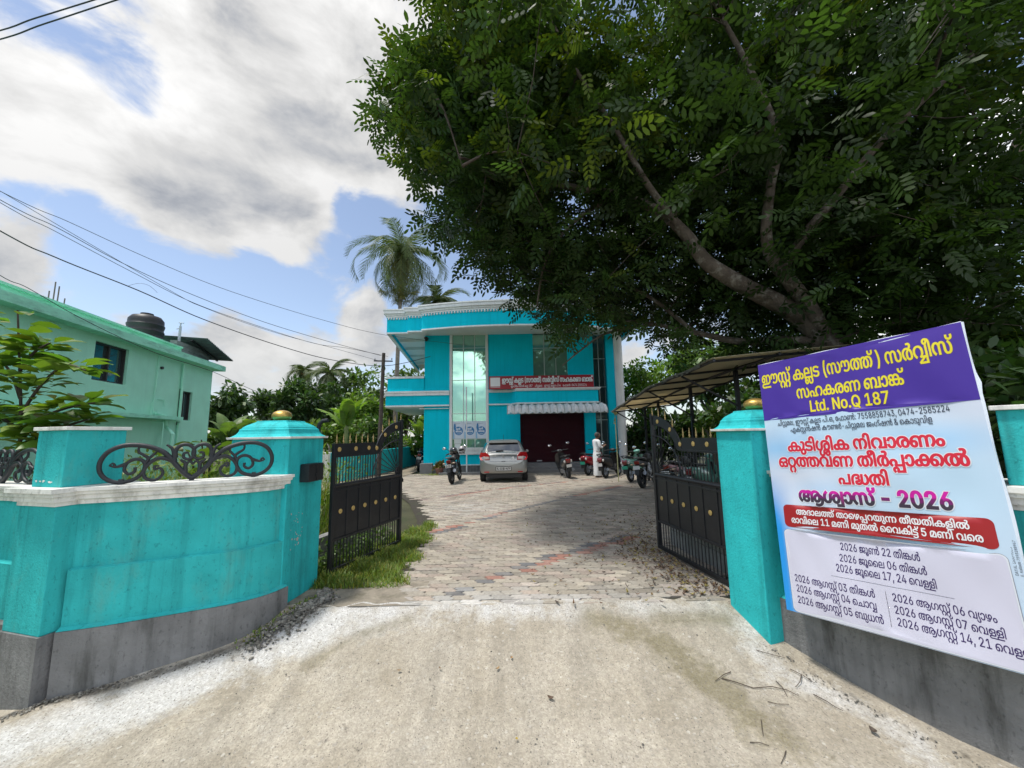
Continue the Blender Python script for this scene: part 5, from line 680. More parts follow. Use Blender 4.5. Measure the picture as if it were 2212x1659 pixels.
one_leaf((1075, 1448), .04, .010, (.30, .19, .08), 'small tan fallen leaf lying flat on the apron')
one_leaf((1105, 1395 + 30), .03, .010, (.33, .20, .09), 'tiny orange tan leaf scrap beside another on the apron')
one_leaf((1116, 1601), .02, .009, (.38, .28, .05), 'small yellow leaf scrap low in the foreground apron')
one_leaf((950, 1605 - 270 + 112), .03, .008, (.20, .13, .06), 'brown leaf scrap left of centre on the apron')
one_leaf((862, 1452), .035, .009, (.25, .16, .07), 'thin brown leaf on the apron where the white stain ends')
def twig(pix, r, label):
    b = MB(); pts = [gpt(*p) + Vector((0, 0, .006 + .006 * (i % 2))) for i, p in enumerate(pix)]
    b.tube(pts, [r * (1 - .6 * i / len(pts)) for i in range(len(pts))], 5)
    tag(b.build('fallen_twig', M['twig']), label, 'twig', 'fallen twigs on the drive')
tw = lambda x, y: ((2800 + x * .55696) / 1.8228, (2200 + y * .55696) / 1.8228)
twig([tw(75, 850), tw(180, 885), tw(300, 920), tw(430, 915), tw(540, 935), tw(625, 985)], .004, 'longest bent dark twig across the apron near the right wall')
twig([tw(460, 870), tw(505, 920), tw(540, 980)], .0035, 'short dark twig crossing the long bent twig')
twig([tw(640, 825), tw(630, 880), tw(600, 912)], .0035, 'hooked dark twig close to the grey wall base')
twig([tw(725, 965), tw(820, 1020), tw(880, 1055), tw(935, 1088)], .0035, 'forked twig pointing down the apron beside the grey plinth')
twig([tw(320, 650), tw(400, 680), tw(520, 705)], .003, 'thin twig at the foot of the right gate pillar')
twig([tw(560, 785), tw(650, 835), tw(735, 885)], .003, 'thin straight twig along the crack of the grey plinth')
twig([tw(400, 1015), tw(470, 1040), tw(550, 1035)], .0028, 'thin curved twig below the long bent twig')
twig([tw(275, 1305), tw(340, 1312), tw(410, 1328)], .003, 'short straight twig low on the apron')
twig([tw(530, 1365), tw(520, 1410), tw(495, 1455)], .003, 'curved twig lowest on the apron')
twig([tw(355, 1145), tw(360, 1200), tw(370, 1260)], .003, 'upright lying twig in the middle of the apron right side')
twig([tw(140, 805), tw(90, 830), tw(30, 870)], .0035, 'dark twig at the mossy patch of the apron')
# ------------------------------------------------------------------ boundary walls
def sweep(b, path, prof, side):
    """sweep closed profile [(outward d, z)] along a plan path; side=+1/-1 picks which side of the path is outward."""
    n = len(path); rings = []
    for i, p in enumerate(path):
        a = Vector(path[max(0, i-1)]); c = Vector(path[min(n-1, i+1)]); t = (c - a).normalized(); nv = Vector((-t.y, t.x)) * side
        rings.append([Vector((p[0] + nv.x * d, p[1] + nv.y * d, z)) for d, z in prof])
    b.loft(rings)
def spline(pts, k=6):
    out = []; P = [Vector(p) for p in pts]
    for i in range(len(P) - 1):
        p0, p1, p2, p3 = P[max(0, i-1)], P[i], P[i+1], P[min(len(P)-1, i+2)]
        for j in range(k):
            t = j / k; out.append(.5 * ((2*p1) + (p2-p0)*t + (2*p0-5*p1+4*p2-p3)*t*t + (3*p1-p0-3*p2+p3)*t**3))
    out.append(P[-1]); return out
ZP, ZL, ZC0, ZC1 = .205, .64, 1.165, 1.305
CORN = [(-.20, ZC0), (.03, ZC0), (.03, ZC0+.03), (.055, ZC0+.045), (.055, ZC0+.075), (.08, ZC0+.085), (.08, ZC0+.105), (.105, ZC0+.112), (.105, ZC1), (-.20, ZC1)]
def boundary_wall(name, label, path, side, pier_corner, a, b_, ext, pw, grp):
    t = thing(name, label, 'wall', (0, 0, 0), group=None)
    P = spline(path, 6)
    b = MB(); sweep(b, P, [(-.16, ZP-.02), (.045, ZP-.02), (.045, ZL), (.03, ZL+.008), (0, ZL+.012), (0, ZC0), (-.16, ZC0)], side)
    P2 = [Vector(p) for p in ext]
    sweep(b, P2, [(-.16, ZP-.02), (.045, ZP-.02), (.045, ZL), (.03, ZL+.008), (0, ZL+.012), (0, ZC0), (-.16, ZC0)], side)
    b.build('wall_panel', M['aqua'], t, smooth=True, angle=30)
    b = MB(); sweep(b, P, [(-.22, -.62), (.10, -.62), (.10, ZP-.012), (-.22, ZP-.012)], side); sweep(b, P2, [(-.22, -.66), (.10, -.66), (.10, ZP-.012), (-.22, ZP-.012)], side)
    b.build('plinth', M['plinth'], t, smooth=True, angle=30)
    b = MB(); sweep(b, P, [(-.158, ZP-.018), (.096, ZP-.009), (.05, ZP+.008), (-.158, ZP+.012)], side)
    b.build('plinth_ledge', M['aqua'], t)
    b = MB(); sweep(b, P, CORN, side); sweep(b, P2, CORN, side)
    # cornice breaks forward over the pier
    c = Vector((*pier_corner, 0)); A = Vector((*a, 0)); B = Vector((*b_, 0))
    def quad(b, o0, o1, q0, q1, z0, z1):
        vs = [c + A*x + B*y + Vector((0, 0, z)) for z in (z0, z1) for x, y in ((o0, q0), (o1, q0), (o1, q1), (o0, q1))]
        b.add(vs, [(3,2,1,0),(4,5,6,7),(0,1,5,4),(1,2,6,5),(2,3,7,6),(3,0,4,7)])
    for d, z0, z1 in ((.012, ZC0-.002, ZC0+.032), (.03, ZC0+.032, ZC0+.077), (.05, ZC0+.077, ZC0+.107), (.07, ZC0+.107, ZC1+.003)):
        quad(b, -d, pw + d, -d, .45 + d, z0, z1)
    b.build('cornice', M['white_trim'], t)
    b = MB(); quad(b, 0, pw, 0, .42, ZP - .022, ZC0-.002); b.build('pier', M['aqua'], t, bevel=.006)
    b = MB(); quad(b, -.015, pw + .015, -.015, .44, -.7, ZP-.022); b.build('pier_base', M['plinth'], t)
    b = MB(); quad(b, .04, pw - .04, .035, .44, ZC1 + .003, ZC1 + .475); b.build('pier_post', M['aqua'], t, bevel=.006)
    b = MB(); quad(b, .015, pw - .015, .01, .465, ZC1 + .475, ZC1 + .505); b.build('post_cap', M['white_trim'], t, bevel=.004)
    return t
LP = [(-2.40, 4.16), (-2.47, 3.97), (-2.63, 3.81), (-2.87, 3.68), (-3.15, 3.545), (-3.42, 3.42), (-3.66, 3.34)]
boundary_wall('boundary_wall', 'curved turquoise boundary wall with white cornice and grey plinth, left of the gate', LP, 1, (-3.70, 3.20), (-.966, .26), (.26, .966),
              [(-4.1, 3.46), (-4.8, 3.66), (-5.6, 3.88), (-7.4, 4.4), (-10, 5.2)], .46, 'boundary walls')
RP = [(2.40, 3.80), (2.47, 3.66), (2.653, 3.385), (2.835, 3.045), (3.045, 2.72), (3.17, 2.535)]
boundary_wall('boundary_wall', 'turquoise boundary wall with white cornice behind the leaning banner, right of the gate', RP, -1, (3.075, 2.515), (.55, -.835), (.835, .55),
              [(3.47, 2.165), (3.82, 1.64), (4.3, .8), (5.2, -.4)], .46, 'boundary walls')

# ------------------------------------------------------------------ gate pillars
def gate_pillar(corner, a, b_, wa, wb, label, zb):
    A = Vector((*a, 0)).normalized(); B = Vector((*b_, 0)).normalized(); c = Vector((*corner, 0)); ctr = c + A * wa/2 + B * wb/2
    t = thing('gate_pillar', label, 'pillar', ctr); ZT = 1.675
    def ring(k, z, e=0): return [A*(x*(wa/2*k+e)) + B*(y*(wb/2*k+e)) + Vector((0, 0, z)) for x, y in ((-1,-1),(1,-1),(1,1),(-1,1))]
    b = MB(); b.loft([ring(1, zb), ring(1, ZT)]); b.build('shaft', M['aqua_pillar'], t, bevel=.008)
    b = MB(); b.loft([ring(1, ZT, .035), ring(1, ZT + .022, .038)]); b.build('cap_band', M['white_trim'], t, bevel=.003)
    b = MB(); b.loft([ring(k, ZT + .022 + z) for k, z in ((1.06, 0), (1.0, .012), (.93, .032), (.885, .06), (.87, .085), (.83, .092), (.815, .105), (.74, .128), (.62, .152), (.55, .165), (.53, .178), (.50, .180))])
    b.build('cap', M['aqua_pillar'], t, bevel=.003)
    b = MB(); b.lathe([(.045, 0), (.055, .006), (.058, .012)], (0, 0, ZT + .20), 20); b.ball((0, 0, ZT + .20 + .062), .105, 24, 14, (1, 1, .62)); b.build('gold_ball', M['gold'], t, smooth=True, angle=60)
    return t
gate_pillar((-2.36, 4.1), (-1, .1), (.1, 1), .66, .62, 'turquoise gate pillar with gold ball and a black box on its side, left of the drive', -.25)
gate_pillar((2.214, 3.622), (.97, .24), (-.22, .975), .62, .44, 'turquoise gate pillar with gold ball partly hidden by the banner, right of the drive', -.35)
def worn_patch(name, parent, origin, ux, n, seed, spots, material):
    b = MB(); o = Vector(origin); X = Vector(ux).normalized(); Z = Vector((0, 0, 1)); Nn = Vector(n).normalized() * .0018
    for cx, cz, r_, q in spots:
        k = 11; pts = []
        for i in range(k):
            w = 2 * math.pi * i / k; rr = r_ * rng.uniform(.35, 1.2); pts.append(o + X * (cx + math.cos(w) * rr * q) + Z * (cz + math.sin(w) * rr) + Nn)
        b.add(pts, [tuple(range(k))])
    return b.build(name, material, parent)
M['peel'] = mat('bare_plaster', (.52, .46, .42), .9, var=.3, vscale=40)
LPIL = bpy.data.objects['gate_pillar']; lc = LPIL.location

spots = [(.20 + rng.gauss(0, .05), .62 + rng.gauss(0, .05), rng.uniform(.004, .013), .8) for _ in range(16)] + [(.22, .60, .022, .7), (.235, .56, .018, .6), (.20, .66, .012, 1)] + [(.16 + rng.gauss(0, .07), .84 + rng.gauss(0, .04), rng.uniform(.003, .010), 1.2) for _ in range(9)]
pp = Vector((-2.36, 4.1, 0)) - lc; worn_patch('peeled_paint', LPIL, (pp.x, pp.y, 0), (.1, 1, 0), (1, -.1, 0), 0, spots, M['peel'])
LW = bpy.data.objects['boundary_wall']
worn_patch('scraped_paint', LW, (-3.70 - .04 * .966 + .26 * .035, 3.20 + .26 * .04 + .966 * .035, 0), (-.966, .26, 0), (-.26, -.966, 0), 0, [(.12 + .05 * i + rng.gauss(0, .01), ZC1 + .05 + rng.gauss(0, .006), rng.uniform(.006, .013), 2.0) for i in range(5)], M['white_trim'])
# black letter box on the drive side of the left pillar
t = thing('letter_box', 'black steel box fixed on the side of the left gate pillar', 'box', (-2.318, 4.38, 1.20), R(-6))
b = MB(); b.bx(0.0, .10, -.09, .17, 0, .195); b.build('box_body', M['iron'], t, bevel=.004)
b = MB(); b.bx(.10, .106, .045, .165, .006, .19); b.build('box_door', M['iron'], t)
b = MB(); b.bx(-.002, .102, -.094, -.0905, .002, .19); b.build('box_flap', M['iron'], t)
for z in (.05, .14): b = MB(); b.cyl((.104, .04, z), .006, .03, 8); b.build('hinge', M['iron'], t)

# ------------------------------------------------------------------ cast iron scroll panels on the walls
def scroll_geo():
    b = MB(); S = lambda pts: [((x - 1268) / 1000 * .93, (1440 - y) / 1000 * .93 * 1.24) for x, y in pts]
    half = [([(1268,1440),(1215,1405),(1160,1355),(1110,1300),(1050,1255),(970,1225),(880,1210),(790,1214),(710,1248),(668,1305),(668,1365),(705,1412),(770,1440),(840,1440),(905,1418),(942,1372),(944,1330),(915,1305),(870,1302),(830,1325),(818,1365),(845,1392),(882,1380),(884,1352)], 0.0200, 0.0104),
            ([(1135,1328),(1085,1305),(1030,1300),(975,1328),(942,1375),(952,1420),(1000,1440),(1045,1430),(1068,1395),(1045,1365),(1012,1372)], 0.0163, 0.0091),
            ([(944,1330),(962,1300),(930,1275),(900,1258),(893,1232),(905,1222)], 0.0137, 0.0065),
            ([(962,1302),(1000,1268),(1020,1245)], 0.0112, 0.0065),
            ([(1140,1322),(1130,1275),(1112,1235),(1075,1212)], 0.0175, 0.0065),
            ([(1145,1300),(1142,1250),(1175,1217),(1225,1215),(1268,1245),(1270,1290),(1235,1312),(1200,1300),(1200,1272),(1228,1268)], 0.0163, 0.0091),
            ([(1222,1412),(1218,1370),(1212,1335),(1190,1322),(1180,1312)], 0.0163, 0.0078), ([(1222,1400),(1222,1350),(1245,1325),(1268,1350)], 0.0137, 0.0065),
            ([(828,1330),(795,1338),(760,1345),(722,1335)], 0.0163, 0.0039), ([(760,1345),(745,1322),(722,1335)], 0.0100, 0.0039), ([(1012,1372),(1010,1350),(1040,1350)], 0.0125, 0.0052)]
    for pts, r0, r1 in half:
        p = spline([Vector((x, z)) for x, z in S(pts)], 5); n = len(p)
        for sx in (1, -1):
            b.tube([Vector((q.x * sx, 0, q.y)) for q in p], [r0 + (r1 - r0) * (i / n) for i in range(n)], 7)
    for x in (0, -.43, .43): b.bx(x - .015, x + .015, -.012, .012, -.03, .02)
    return b
def scroll(pa, pb, z, label, proto=None):
    m = (Vector(pa) + Vector(pb)) / 2; d = Vector(pb) - Vector(pa)
    if proto is None: o = scroll_geo().build('scroll_panel', M['iron_scroll'], None, smooth=True, angle=60)
    else: o = proto.copy(); COL.objects.link(o)
    o.location = (m.x, m.y, z); o.rotation_euler = (0, 0, math.atan2(d.y, d.x)); k = d.length / 1.13; o.scale = (k, 1.1, k * 1.06)
    return tag(o, label, 'iron scroll panel', 'wrought iron scroll panels on the boundary walls')
s0 = scroll((-3.56, 3.36), (-2.46, 3.99), ZC1 + .022, 'black iron scroll panel between the turquoise post and the left gate pillar')
scroll((-5.35, 3.86), (-4.25, 3.52), ZC1 + .022, 'black iron scroll panel cut by the left picture edge, left of the turquoise post', s0)
scroll((2.59, 3.56), (3.28, 2.70), ZC1 + .022, 'black iron scroll panel almost hidden behind the banner', s0)

# ------------------------------------------------------------------ gates
M['spear'] = mat('dull_spear_gold', (.40, .29, .12), .55, .4, var=.3, vscale=30)
def gate(name, hinge, tip, label, face):
    h, tp = Vector(hinge), Vector(tip); d = tp - h; L = d.length
    t = thing(name, label, 'gate', (h.x, h.y, 0), math.atan2(d.y, d.x))
    ZB, ZLR, ZM, ZB0, ZB1, ZT = .03, .425, 1.07, 1.45, 1.60, 1.92; SJ = L * .55; Rx = L - SJ
    top = lambda s, z0, z1: z1 if s <= SJ else z0 + .0 + (z1 - z0) + (ZT - ZB1) * math.sqrt(max(0, 1 - ((L - s) / Rx) ** 2))
    arch = lambda s, k: (ZB0 - .06) * 1 + (k - (ZB0 - .06)) * math.sqrt(max(0, 1 - ((L - s) / (Rx * (1 if k == ZT else .84))) ** 2))
    b = MB()
    b.bx(L - .05, L, -.022, .022, ZB, ZT + .03); b.bx(0, .045, -.022, .022, ZB, ZB1)
    b.bx(.045, L - .05, -.02, .02, ZB, ZB + .045); b.bx(.045, L - .05, -.018, .018, ZLR - .03, ZLR); b.tube([(0.045, 0, ZM), (L - .05, 0, ZM)], .028, 10)
    b.bx(.045, SJ - .01, -.016, .016, ZB0 - .025, ZB0); b.build('frame', M['iron'], t, bevel=.003)
    b = MB(); b.bx(.045, SJ, -.008, .008, ZB0, ZB1); 
    ss = [SJ + (L - .05 - SJ) * i / 16 for i in range(17)]; up = [(s, arch(s, ZT)) for s in ss]; lo = [(s, arch(s, ZT - .135) if s > SJ + Rx * .16 else ZB0 - .02) for s in ss]
    up[0] = (SJ, ZB1 - .001 if False else ZB0); 
    vs = [(s, y, z) for s, z in up for y in (-.0085, .0085)] + [(s, y, z) for s, z in lo for y in (-.0085, .0085)]; n = len(up) * 2; fs = []
    for i in range(len(up) - 1):
        a, c = 2*i, 2*i + 2
        fs += [(a, c, n+c, n+a), (a+1, n+a+1, n+c+1, c+1), (a, a+1, c+1, c), (n+a, n+c, n+c+1, n+a+1)]
    b.add(vs, fs); b.build('top_band', M['iron'], t)
    b = MB()
    for i in range(15):
        s = .08 + (SJ - .06) * i / 14; b.tube([(s, 0, ZM), (s, 0, ZB0)], .007, 6)
    for i in range(24):
        s = .08 + (L - .17) * i / 23; b.tube([(s, 0, ZB + .03), (s, 0, ZLR - .01)], .007, 6)
    for i in range(1, 9):
        s = SJ + (L - .06 - SJ) * i / 9; b.tube([(s, .012, ZM + .02 if i > 7 else arch(s, ZT - .31) if i > 2 else ZM), (s, .012, arch(s, ZT - .13))], .006, 6)
    b.build('bars', M['iron'], t, smooth=True)
    b = MB(); o = (L - .06, 0, ZM + .03)
    for i in range(9):
        w = R(4 + 83 * i / 8); r = .60 if i < 5 else .56; q = (L - .06 - math.cos(w) * min(r, .66), 0, ZM + .03 + math.sin(w) * .50); b.tube([o, q], .0065, 6)
    b.tube([(L - .06 - math.cos(R(90 * i / 12)) * .63, 0, ZM + .03 + math.sin(R(90 * i / 12)) * .52) for i in range(13)], .010, 6)
    b.tube([(L - .06 - math.cos(R(90 * i / 8)) * .09, 0, ZM + .03 + math.sin(R(90 * i / 8)) * .10) for i in range(9)], .012, 6)
    b.prism([(L - .055, ZM + .03), (L - .13, ZM + .03), (L - .12, ZM + .08), (L - .09, ZM + .115), (L - .055, ZM + .125)], -.01, .01, M=Matrix(((1,0,0),(0,0,1),(0,1,0))))
    b.build('fan', M['iron'], t, smooth=True)
    b = MB(); b.bx(.045, L - .05, -.004, .004, ZLR, ZM - .02); b.build('sheet_panel', M['iron'], t)
    b = MB()
    for i in range(1, 6):
        s = .045 + (L - .095) * i / 6; b.bx(s - .012, s + .012, -.013, .013, ZLR, ZM - .02)
    b.bx(.045, L - .05, -.012, .012, ZM - .075, ZM - .05); b.build('panel_ribs', M['iron'], t, bevel=.003)
    def rosette(s, z):
        b = MB(); mm = Matrix.Rotation(R(-90) * face, 3, 'X')
        for k in range(8):
            w = math.pi * k / 4; b.ball((s + math.cos(w) * .019, face * .012, z + math.sin(w) * .019), .0125, 8, 5, (1, .5, 1))
        b.ball((s, face * .016, z), .012, 8, 5, (1, .6, 1)); b.lathe([(.030, 0), (.030, .006)], (s, face * .008, z), 14, M=mm)
        b.build('rosette', M['brass'], t, smooth=True)
    for s in (.10, .40, .66): rosette(s, (ZB0 + ZB1) / 2)
    for s, dz in ((SJ + .03, 0), (SJ + Rx * .33, 0), (SJ + Rx * .74, 0)):
        rosette(s, (ZB0 + ZB1) / 2 - .01 if s < SJ + .05 else arch(s, ZT) - .075)
    for i in range(6): rosette(.045 + (L - .095) * (i + .5) / 6, .745)
    def spear(s, z):
        b = MB(); b.lathe([(.005, -.01), (.005, .0), (.011, .006), (.008, .016), (.013, .026), (.010, .036), (.005, .042), (.011, .056), (.008, .07), (.001, .13)], (s, 0, z), 8); b.build('spear_point', M['spear'], t, smooth=True, angle=60)
    for i in range(7): spear(.06 + (SJ - .10) * i / 6, ZB1)
    for i in range(1, 5): spear(SJ + Rx * (.02 + .23 * i), arch(SJ + Rx * (.02 + .23 * i), ZT))
    b = MB(); b.prism([(L, ZM - .10), (L + .05, ZM - .12), (L + .055, ZM - .08), (L, ZM - .02)], -.006, .006, M=Matrix(((1,0,0),(0,0,1),(0,1,0)))); b.build('latch', M['iron'], t)
    return t
gate('gate_leaf', (-2.28, 4.93), (-1.80, 6.30), 'black iron gate leaf with gold rosettes swung open over the grass', -1)
gate('gate_leaf', (2.335, 4.16), (2.075, 5.80), 'black iron gate leaf with gold rosettes swung open beside fallen leaves', 1)
# low block kerbs beside the open gates
def block_wall(name, pts, h, material, label):
    b = MB()
    for p, q in zip(pts, pts[1:]):
        p, q = Vector((*p, 0)), Vector((*q, 0)); n = max(1, round((q - p).length / .4)); d = (q - p) / n; a = math.atan2(d.y, d.x)
        for r_ in range(2):
            for i in range(n):
                m_ = p + d * (i + .5); b.box((m_.x, m_.y, -.04 + h / 2 * (r_ + .5)), (d.length - .006, .13, h / 2 - .006), rz=a)
    return tag(b.build(name, material, bevel=.006), label, 'low wall')
M['block'] = mat('cement_blocks', (.27, .27, .26), .9, var=.2, vscale=5, bump=.3, stain=(.12, .13, .09), samt=.6, sscale=4)
block_wall('block_kerb', [(2.62, 4.3), (2.42, 6.1)], .50, M['block'], 'low pale cement block kerb behind the right gate leaf')
block_wall('block_kerb', [(-2.72, 4.85), (-2.30, 6.5)], .42, M['block'], 'low grey cement block kerb in the weeds behind the left gate leaf')

# ------------------------------------------------------------------ lettering
GL = []
def load_glyphs():
    for d in GLYPHS:
        cs = []; p = 2
        for _ in range(d[1]):
            k = d[p]; p += 1; x = y = 0; q = []
            for _ in range(k): x += d[p] >> 1; y += d[p+1]; q.append((x * 4, y * 4, d[p] & 1)); p += 2
            cs.append(q)
        GL.append((d[0] * 4, cs))
load_glyphs()
def flat_contour(c, n=4):
    pts = []; k = len(c)
    full = []
    for i in range(k):
        a, b = c[i], c[(i+1) % k]; full.append(a)
        if not a[2] and not b[2]: full.append(((a[0]+b[0])/2, (a[1]+b[1])/2, 1))
    s = next((i for i, q in enumerate(full) if q[2]), 0); full = full[s:] + full[:s]; i = 0; k = len(full)
    while i < k:
        a = full[i]
        if a[2]:
            b = full[(i+1) % k]
            if b[2]: pts.append((a[0], a[1])); i += 1
            else:
                e = full[(i+2) % k]
                for j in range(n):
                    t = j / n; pts.append(((1-t)**2*a[0] + 2*t*(1-t)*b[0] + t*t*e[0], (1-t)**2*a[1] + 2*t*(1-t)*b[1] + t*t*e[1]))
                i += 2
        else: i += 1
    return pts
def run_width(run):
    return sum(260 if g < 0 else GL[g][0] for g in run)
def glyph_fill(loops, VV, FF, extra=()):
    S_ = 1000.; vs = [Vector((a * S_, b * S_)) for a, b in extra]; es = []
    for l in loops:
        n0 = len(vs); vs += [Vector((a * S_, b * S_)) for a, b in l]; es += [(n0 + i, n0 + (i + 1) % len(l)) for i in range(len(l))]
    ov, oe, of, _, _, _ = delaunay_2d_cdt(vs, es, [], 0, 1e-4)
    segs = np.array([(l[i][0] * S_, l[i][1] * S_, l[(i+1) % len(l)][0] * S_, l[(i+1) % len(l)][1] * S_) for l in loops for i in range(len(l))]); ax, ay, bx, by = segs.T; b0 = len(VV)
    VV += [(p.x / S_, p.y / S_) for p in ov]
    for f in of:
        cx = sum(ov[i].x for i in f) / 3; cy = sum(ov[i].y for i in f) / 3
        cr = (bx - ax) * (cy - ay) - (by - ay) * (cx - ax); wn = np.sum((ay <= cy) & (by > cy) & (cr > 0)) - np.sum((ay > cy) & (by <= cy) & (cr < 0))
        if wn != 0: FF.append(tuple(b0 + i for i in f))
def fatten(q, d):
    n = len(q); out = []
    for i in range(n):
        (ax, ay), (bx, by), (cx, cy) = q[i-1], q[i], q[(i+1) % n]; l1 = math.hypot(bx-ax, by-ay); l2 = math.hypot(cx-bx, cy-by)
        n1 = (-(by-ay)/l1, (bx-ax)/l1); n2 = (-(cy-by)/l2, (cx-bx)/l2); mx, my = n1[0]+n2[0], n1[1]+n2[1]; ml = math.hypot(mx, my)
        if ml < .2: out.append((bx + n1[0]*d, by + n1[1]*d)); continue
        k = d * min(1.5, 2 / ml) / ml; out.append((bx + mx*k, by + my*k))
    return out
def lettering(name, run, x0, x1, y, h, material, parent, depth=.0, bold=0., xh=560., z=0., tone=None):
    """lay a run of glyphs between x0 and x1 on the parent's local XY plane, letter bodies h high."""
    k = (x1 - x0) / max(1, run_width(run)); ky = h / xh
    x = 0; VV = []; FF = []; mind = h * .012
    for g in run:
        if g < 0: x += 260; continue
        adv, cs = GL[g]; loops = []
        for c in cs:
            p = [(x0 + (x + a) * k, y + b * ky) for a, b in flat_contour(c)]; q = []
            for w in p:
                if not q or math.hypot(w[0] - q[-1][0], w[1] - q[-1][1]) > mind: q.append(w)
            if len(q) > 3 and math.hypot(q[0][0] - q[-1][0], q[0][1] - q[-1][1]) < mind: q.pop()
            if len(q) > 2: loops.append(fatten(q, bold) if bold else q)
        x += adv
        if loops: glyph_fill(loops, VV, FF)
    me = bpy.data.meshes.new(name); me.from_pydata([(a, b, 0) for a, b in VV], [], FF)
    if depth:
        bm = bmesh.new(); bm.from_mesh(me); r = bmesh.ops.extrude_face_region(bm, geom=bm.faces[:]); bmesh.ops.translate(bm, vec=(0, 0, depth), verts=[v for v in r['geom'] if isinstance(v, bmesh.types.BMVert)]); bm.to_mesh(me); bm.free()
    me.materials.append(material)
    if tone:
        ca = me.color_attributes.new('tone', 'FLOAT_COLOR', 'POINT')
        for i, v in enumerate(me.vertices): ca.data[i].color = (*tone((v.co.y - y) / h), 1)
    o = bpy.data.objects.new(name, me); COL.objects.link(o); o.parent = parent; o.location = (0, 0, z)
    return o

# ------------------------------------------------------------------ banner
def rrect(x0, x1, y0, y1, r, n=6):
    out = []
    for cx, cy, a0 in ((x1-r, y0+r, -90), (x1-r, y1-r, 0), (x0+r, y1-r, 90), (x0+r, y0+r, 180)):
        out += [(cx + r*math.cos(R(a0 + 90*i/n)), cy + r*math.sin(R(a0 + 90*i/n))) for i in range(n+1)]
    return out
def sheet(name, poly, z, material, parent):
    VV = []; FF = []; xs_ = [p[0] for p in poly]; ys_ = [p[1] for p in poly]; st_ = max(.04, (max(xs_) - min(xs_)) / 30); extra = []
    a = min(xs_) + st_ * .5
    while a < max(xs_):
        c = min(ys_) + st_ * .5
        while c < max(ys_): extra.append((a, c)); c += st_
        a += st_
    glyph_fill([poly], VV, FF, extra)
    b = MB(); b.add([(x, y, z) for x, y in VV], FF); return b.build(name, material, parent)
def build_banner():
    t = bpy.data.objects.new('banner', None); COL.objects.link(t)
    tag(t, 'tall flex banner with purple head and Malayalam dates leaning on the right wall', 'banner')
    yaw, lean, rl = -1.03351437, .10514087, .06720248
    ux = Vector((math.cos(yaw), math.sin(yaw), 0)); nb = Vector((-math.sin(yaw), math.cos(yaw), 0)); up = Vector((0, 0, 1)) * math.cos(lean) + nb * math.sin(lean)
    u2 = ux * math.cos(rl) + up * math.sin(rl); v2 = -ux * math.sin(rl) + up * math.cos(rl); w2 = u2.cross(v2)
    mm = Matrix((u2, v2, w2)).transposed().to_4x4(); mm.translation = (2.271, 3.45, .184); t.matrix_world = mm
    Wd, Hd = 1.322, 2.133
    def sky_tone(x, y):
        blue = Vector((.20, .46, .74)); pale = Vector((.46, .62, .76)); white = Vector((.58, .62, .72))
        s = .5 + .5 * math.sin(3.1 * x + 2.2 * y + 1.1 * math.sin(4 * y)); c = pale.lerp(white, s)
        e = max(0, 1 - x / .16) * max(0, min(1, (1.15 - y) / .5)); c = c.lerp(Vector((.02, .28, .72)), min(1, 1.3 * e))
        e = max(0, 1 - math.hypot((x - .08) / .5, (y - 1.33) / .22)); c = c.lerp(blue, .8 * e)
        e = max(0, 1 - math.hypot((x - 1.1) / .4, (y - 1.35) / .14)); c = c.lerp(blue, .5 * e)
        e = max(0, 1 - math.hypot((x - .35) / .3, (y - .98) / .12)); c = c.lerp(blue, .35 * e)
        return tuple(c)
    # cloth: slightly slack over its frame, welt turned round the edges
    def slack(x, y):
        e = max(0, min(1, 7 * min(x, Wd - x), 7 * min(y, Hd - y)))
        return (.009 * math.sin(4.1 * x + 2.6 * y + .5) * math.sin(1.9 * y + .6) + .004 * math.sin(11 * (x * .55 - y * .8) + math.sin(3 * y)) + .0022 * math.sin(26 * (x * .8 + y * .45) + 2 * math.sin(2.5 * x))) * e
    m_flex = mat('printed_flex_sheet', (1, 1, 1), .34, attr=True, bump=.06, bscale=6)
    ZS = .004
    xs = [Wd * i / 40 for i in range(41)]; ysl = [Hd * i / 60 for i in range(61)]
    V = [(x, y, 0) for y in ysl for x in xs]; F = [(j*41+i, j*41+i+1, (j+1)*41+i+1, (j+1)*41+i) for j in range(60) for i in range(40)]
    fast_mesh('flex_sheet', V, F, m_flex, t, [sky_tone(x, y) for x, y, z in V], True)
    b = MB()
    for p, q in (((0.012, .012), (Wd - .012, .012)), ((Wd - .012, .012), (Wd - .012, Hd - .012)), ((Wd - .012, Hd - .012), (.012, Hd - .012)), ((.012, Hd - .012), (.012, .012)), ((.012, 1.1), (Wd - .012, 1.1))):
        b.bar((*p, -.038), (*q, -.038), .024, .024)
    b.build('frame', M['steel'], t)
    b = MB(); pts = []
    for i in range(31):
        y = Hd * i / 30; w = .010 + .012 * math.exp(-((y - 1.72) / .03) ** 2) + .004 * math.sin(9 * y); pts.append((y, w))
    vs = [(Wd, y, .0) for y, w in pts] + [(Wd + w, y, -.012) for y, w in pts] + [(Wd + w * .6, y, -.035) for y, w in pts]; n = len(pts)
    b.add(vs, [(r*n+i, r*n+i+1, (r+1)*n+i+1, (r+1)*n+i) for r in range(2) for i in range(n-1)])
    vs = [(Wd * i / 20, Hd, 0) for i in range(21)] + [(Wd * i / 20, Hd + .006 + .003 * math.sin(i), -.015) for i in range(21)] + [(Wd * i / 20, Hd, -.035) for i in range(21)]
    b.add(vs, [(r*21+i, r*21+i+1, (r+1)*21+i+1, (r+1)*21+i) for r in range(2) for i in range(20)])
    b.build('welt', mat('pale_sheet_edge', (.72, .78, .86), .5), t, smooth=True)
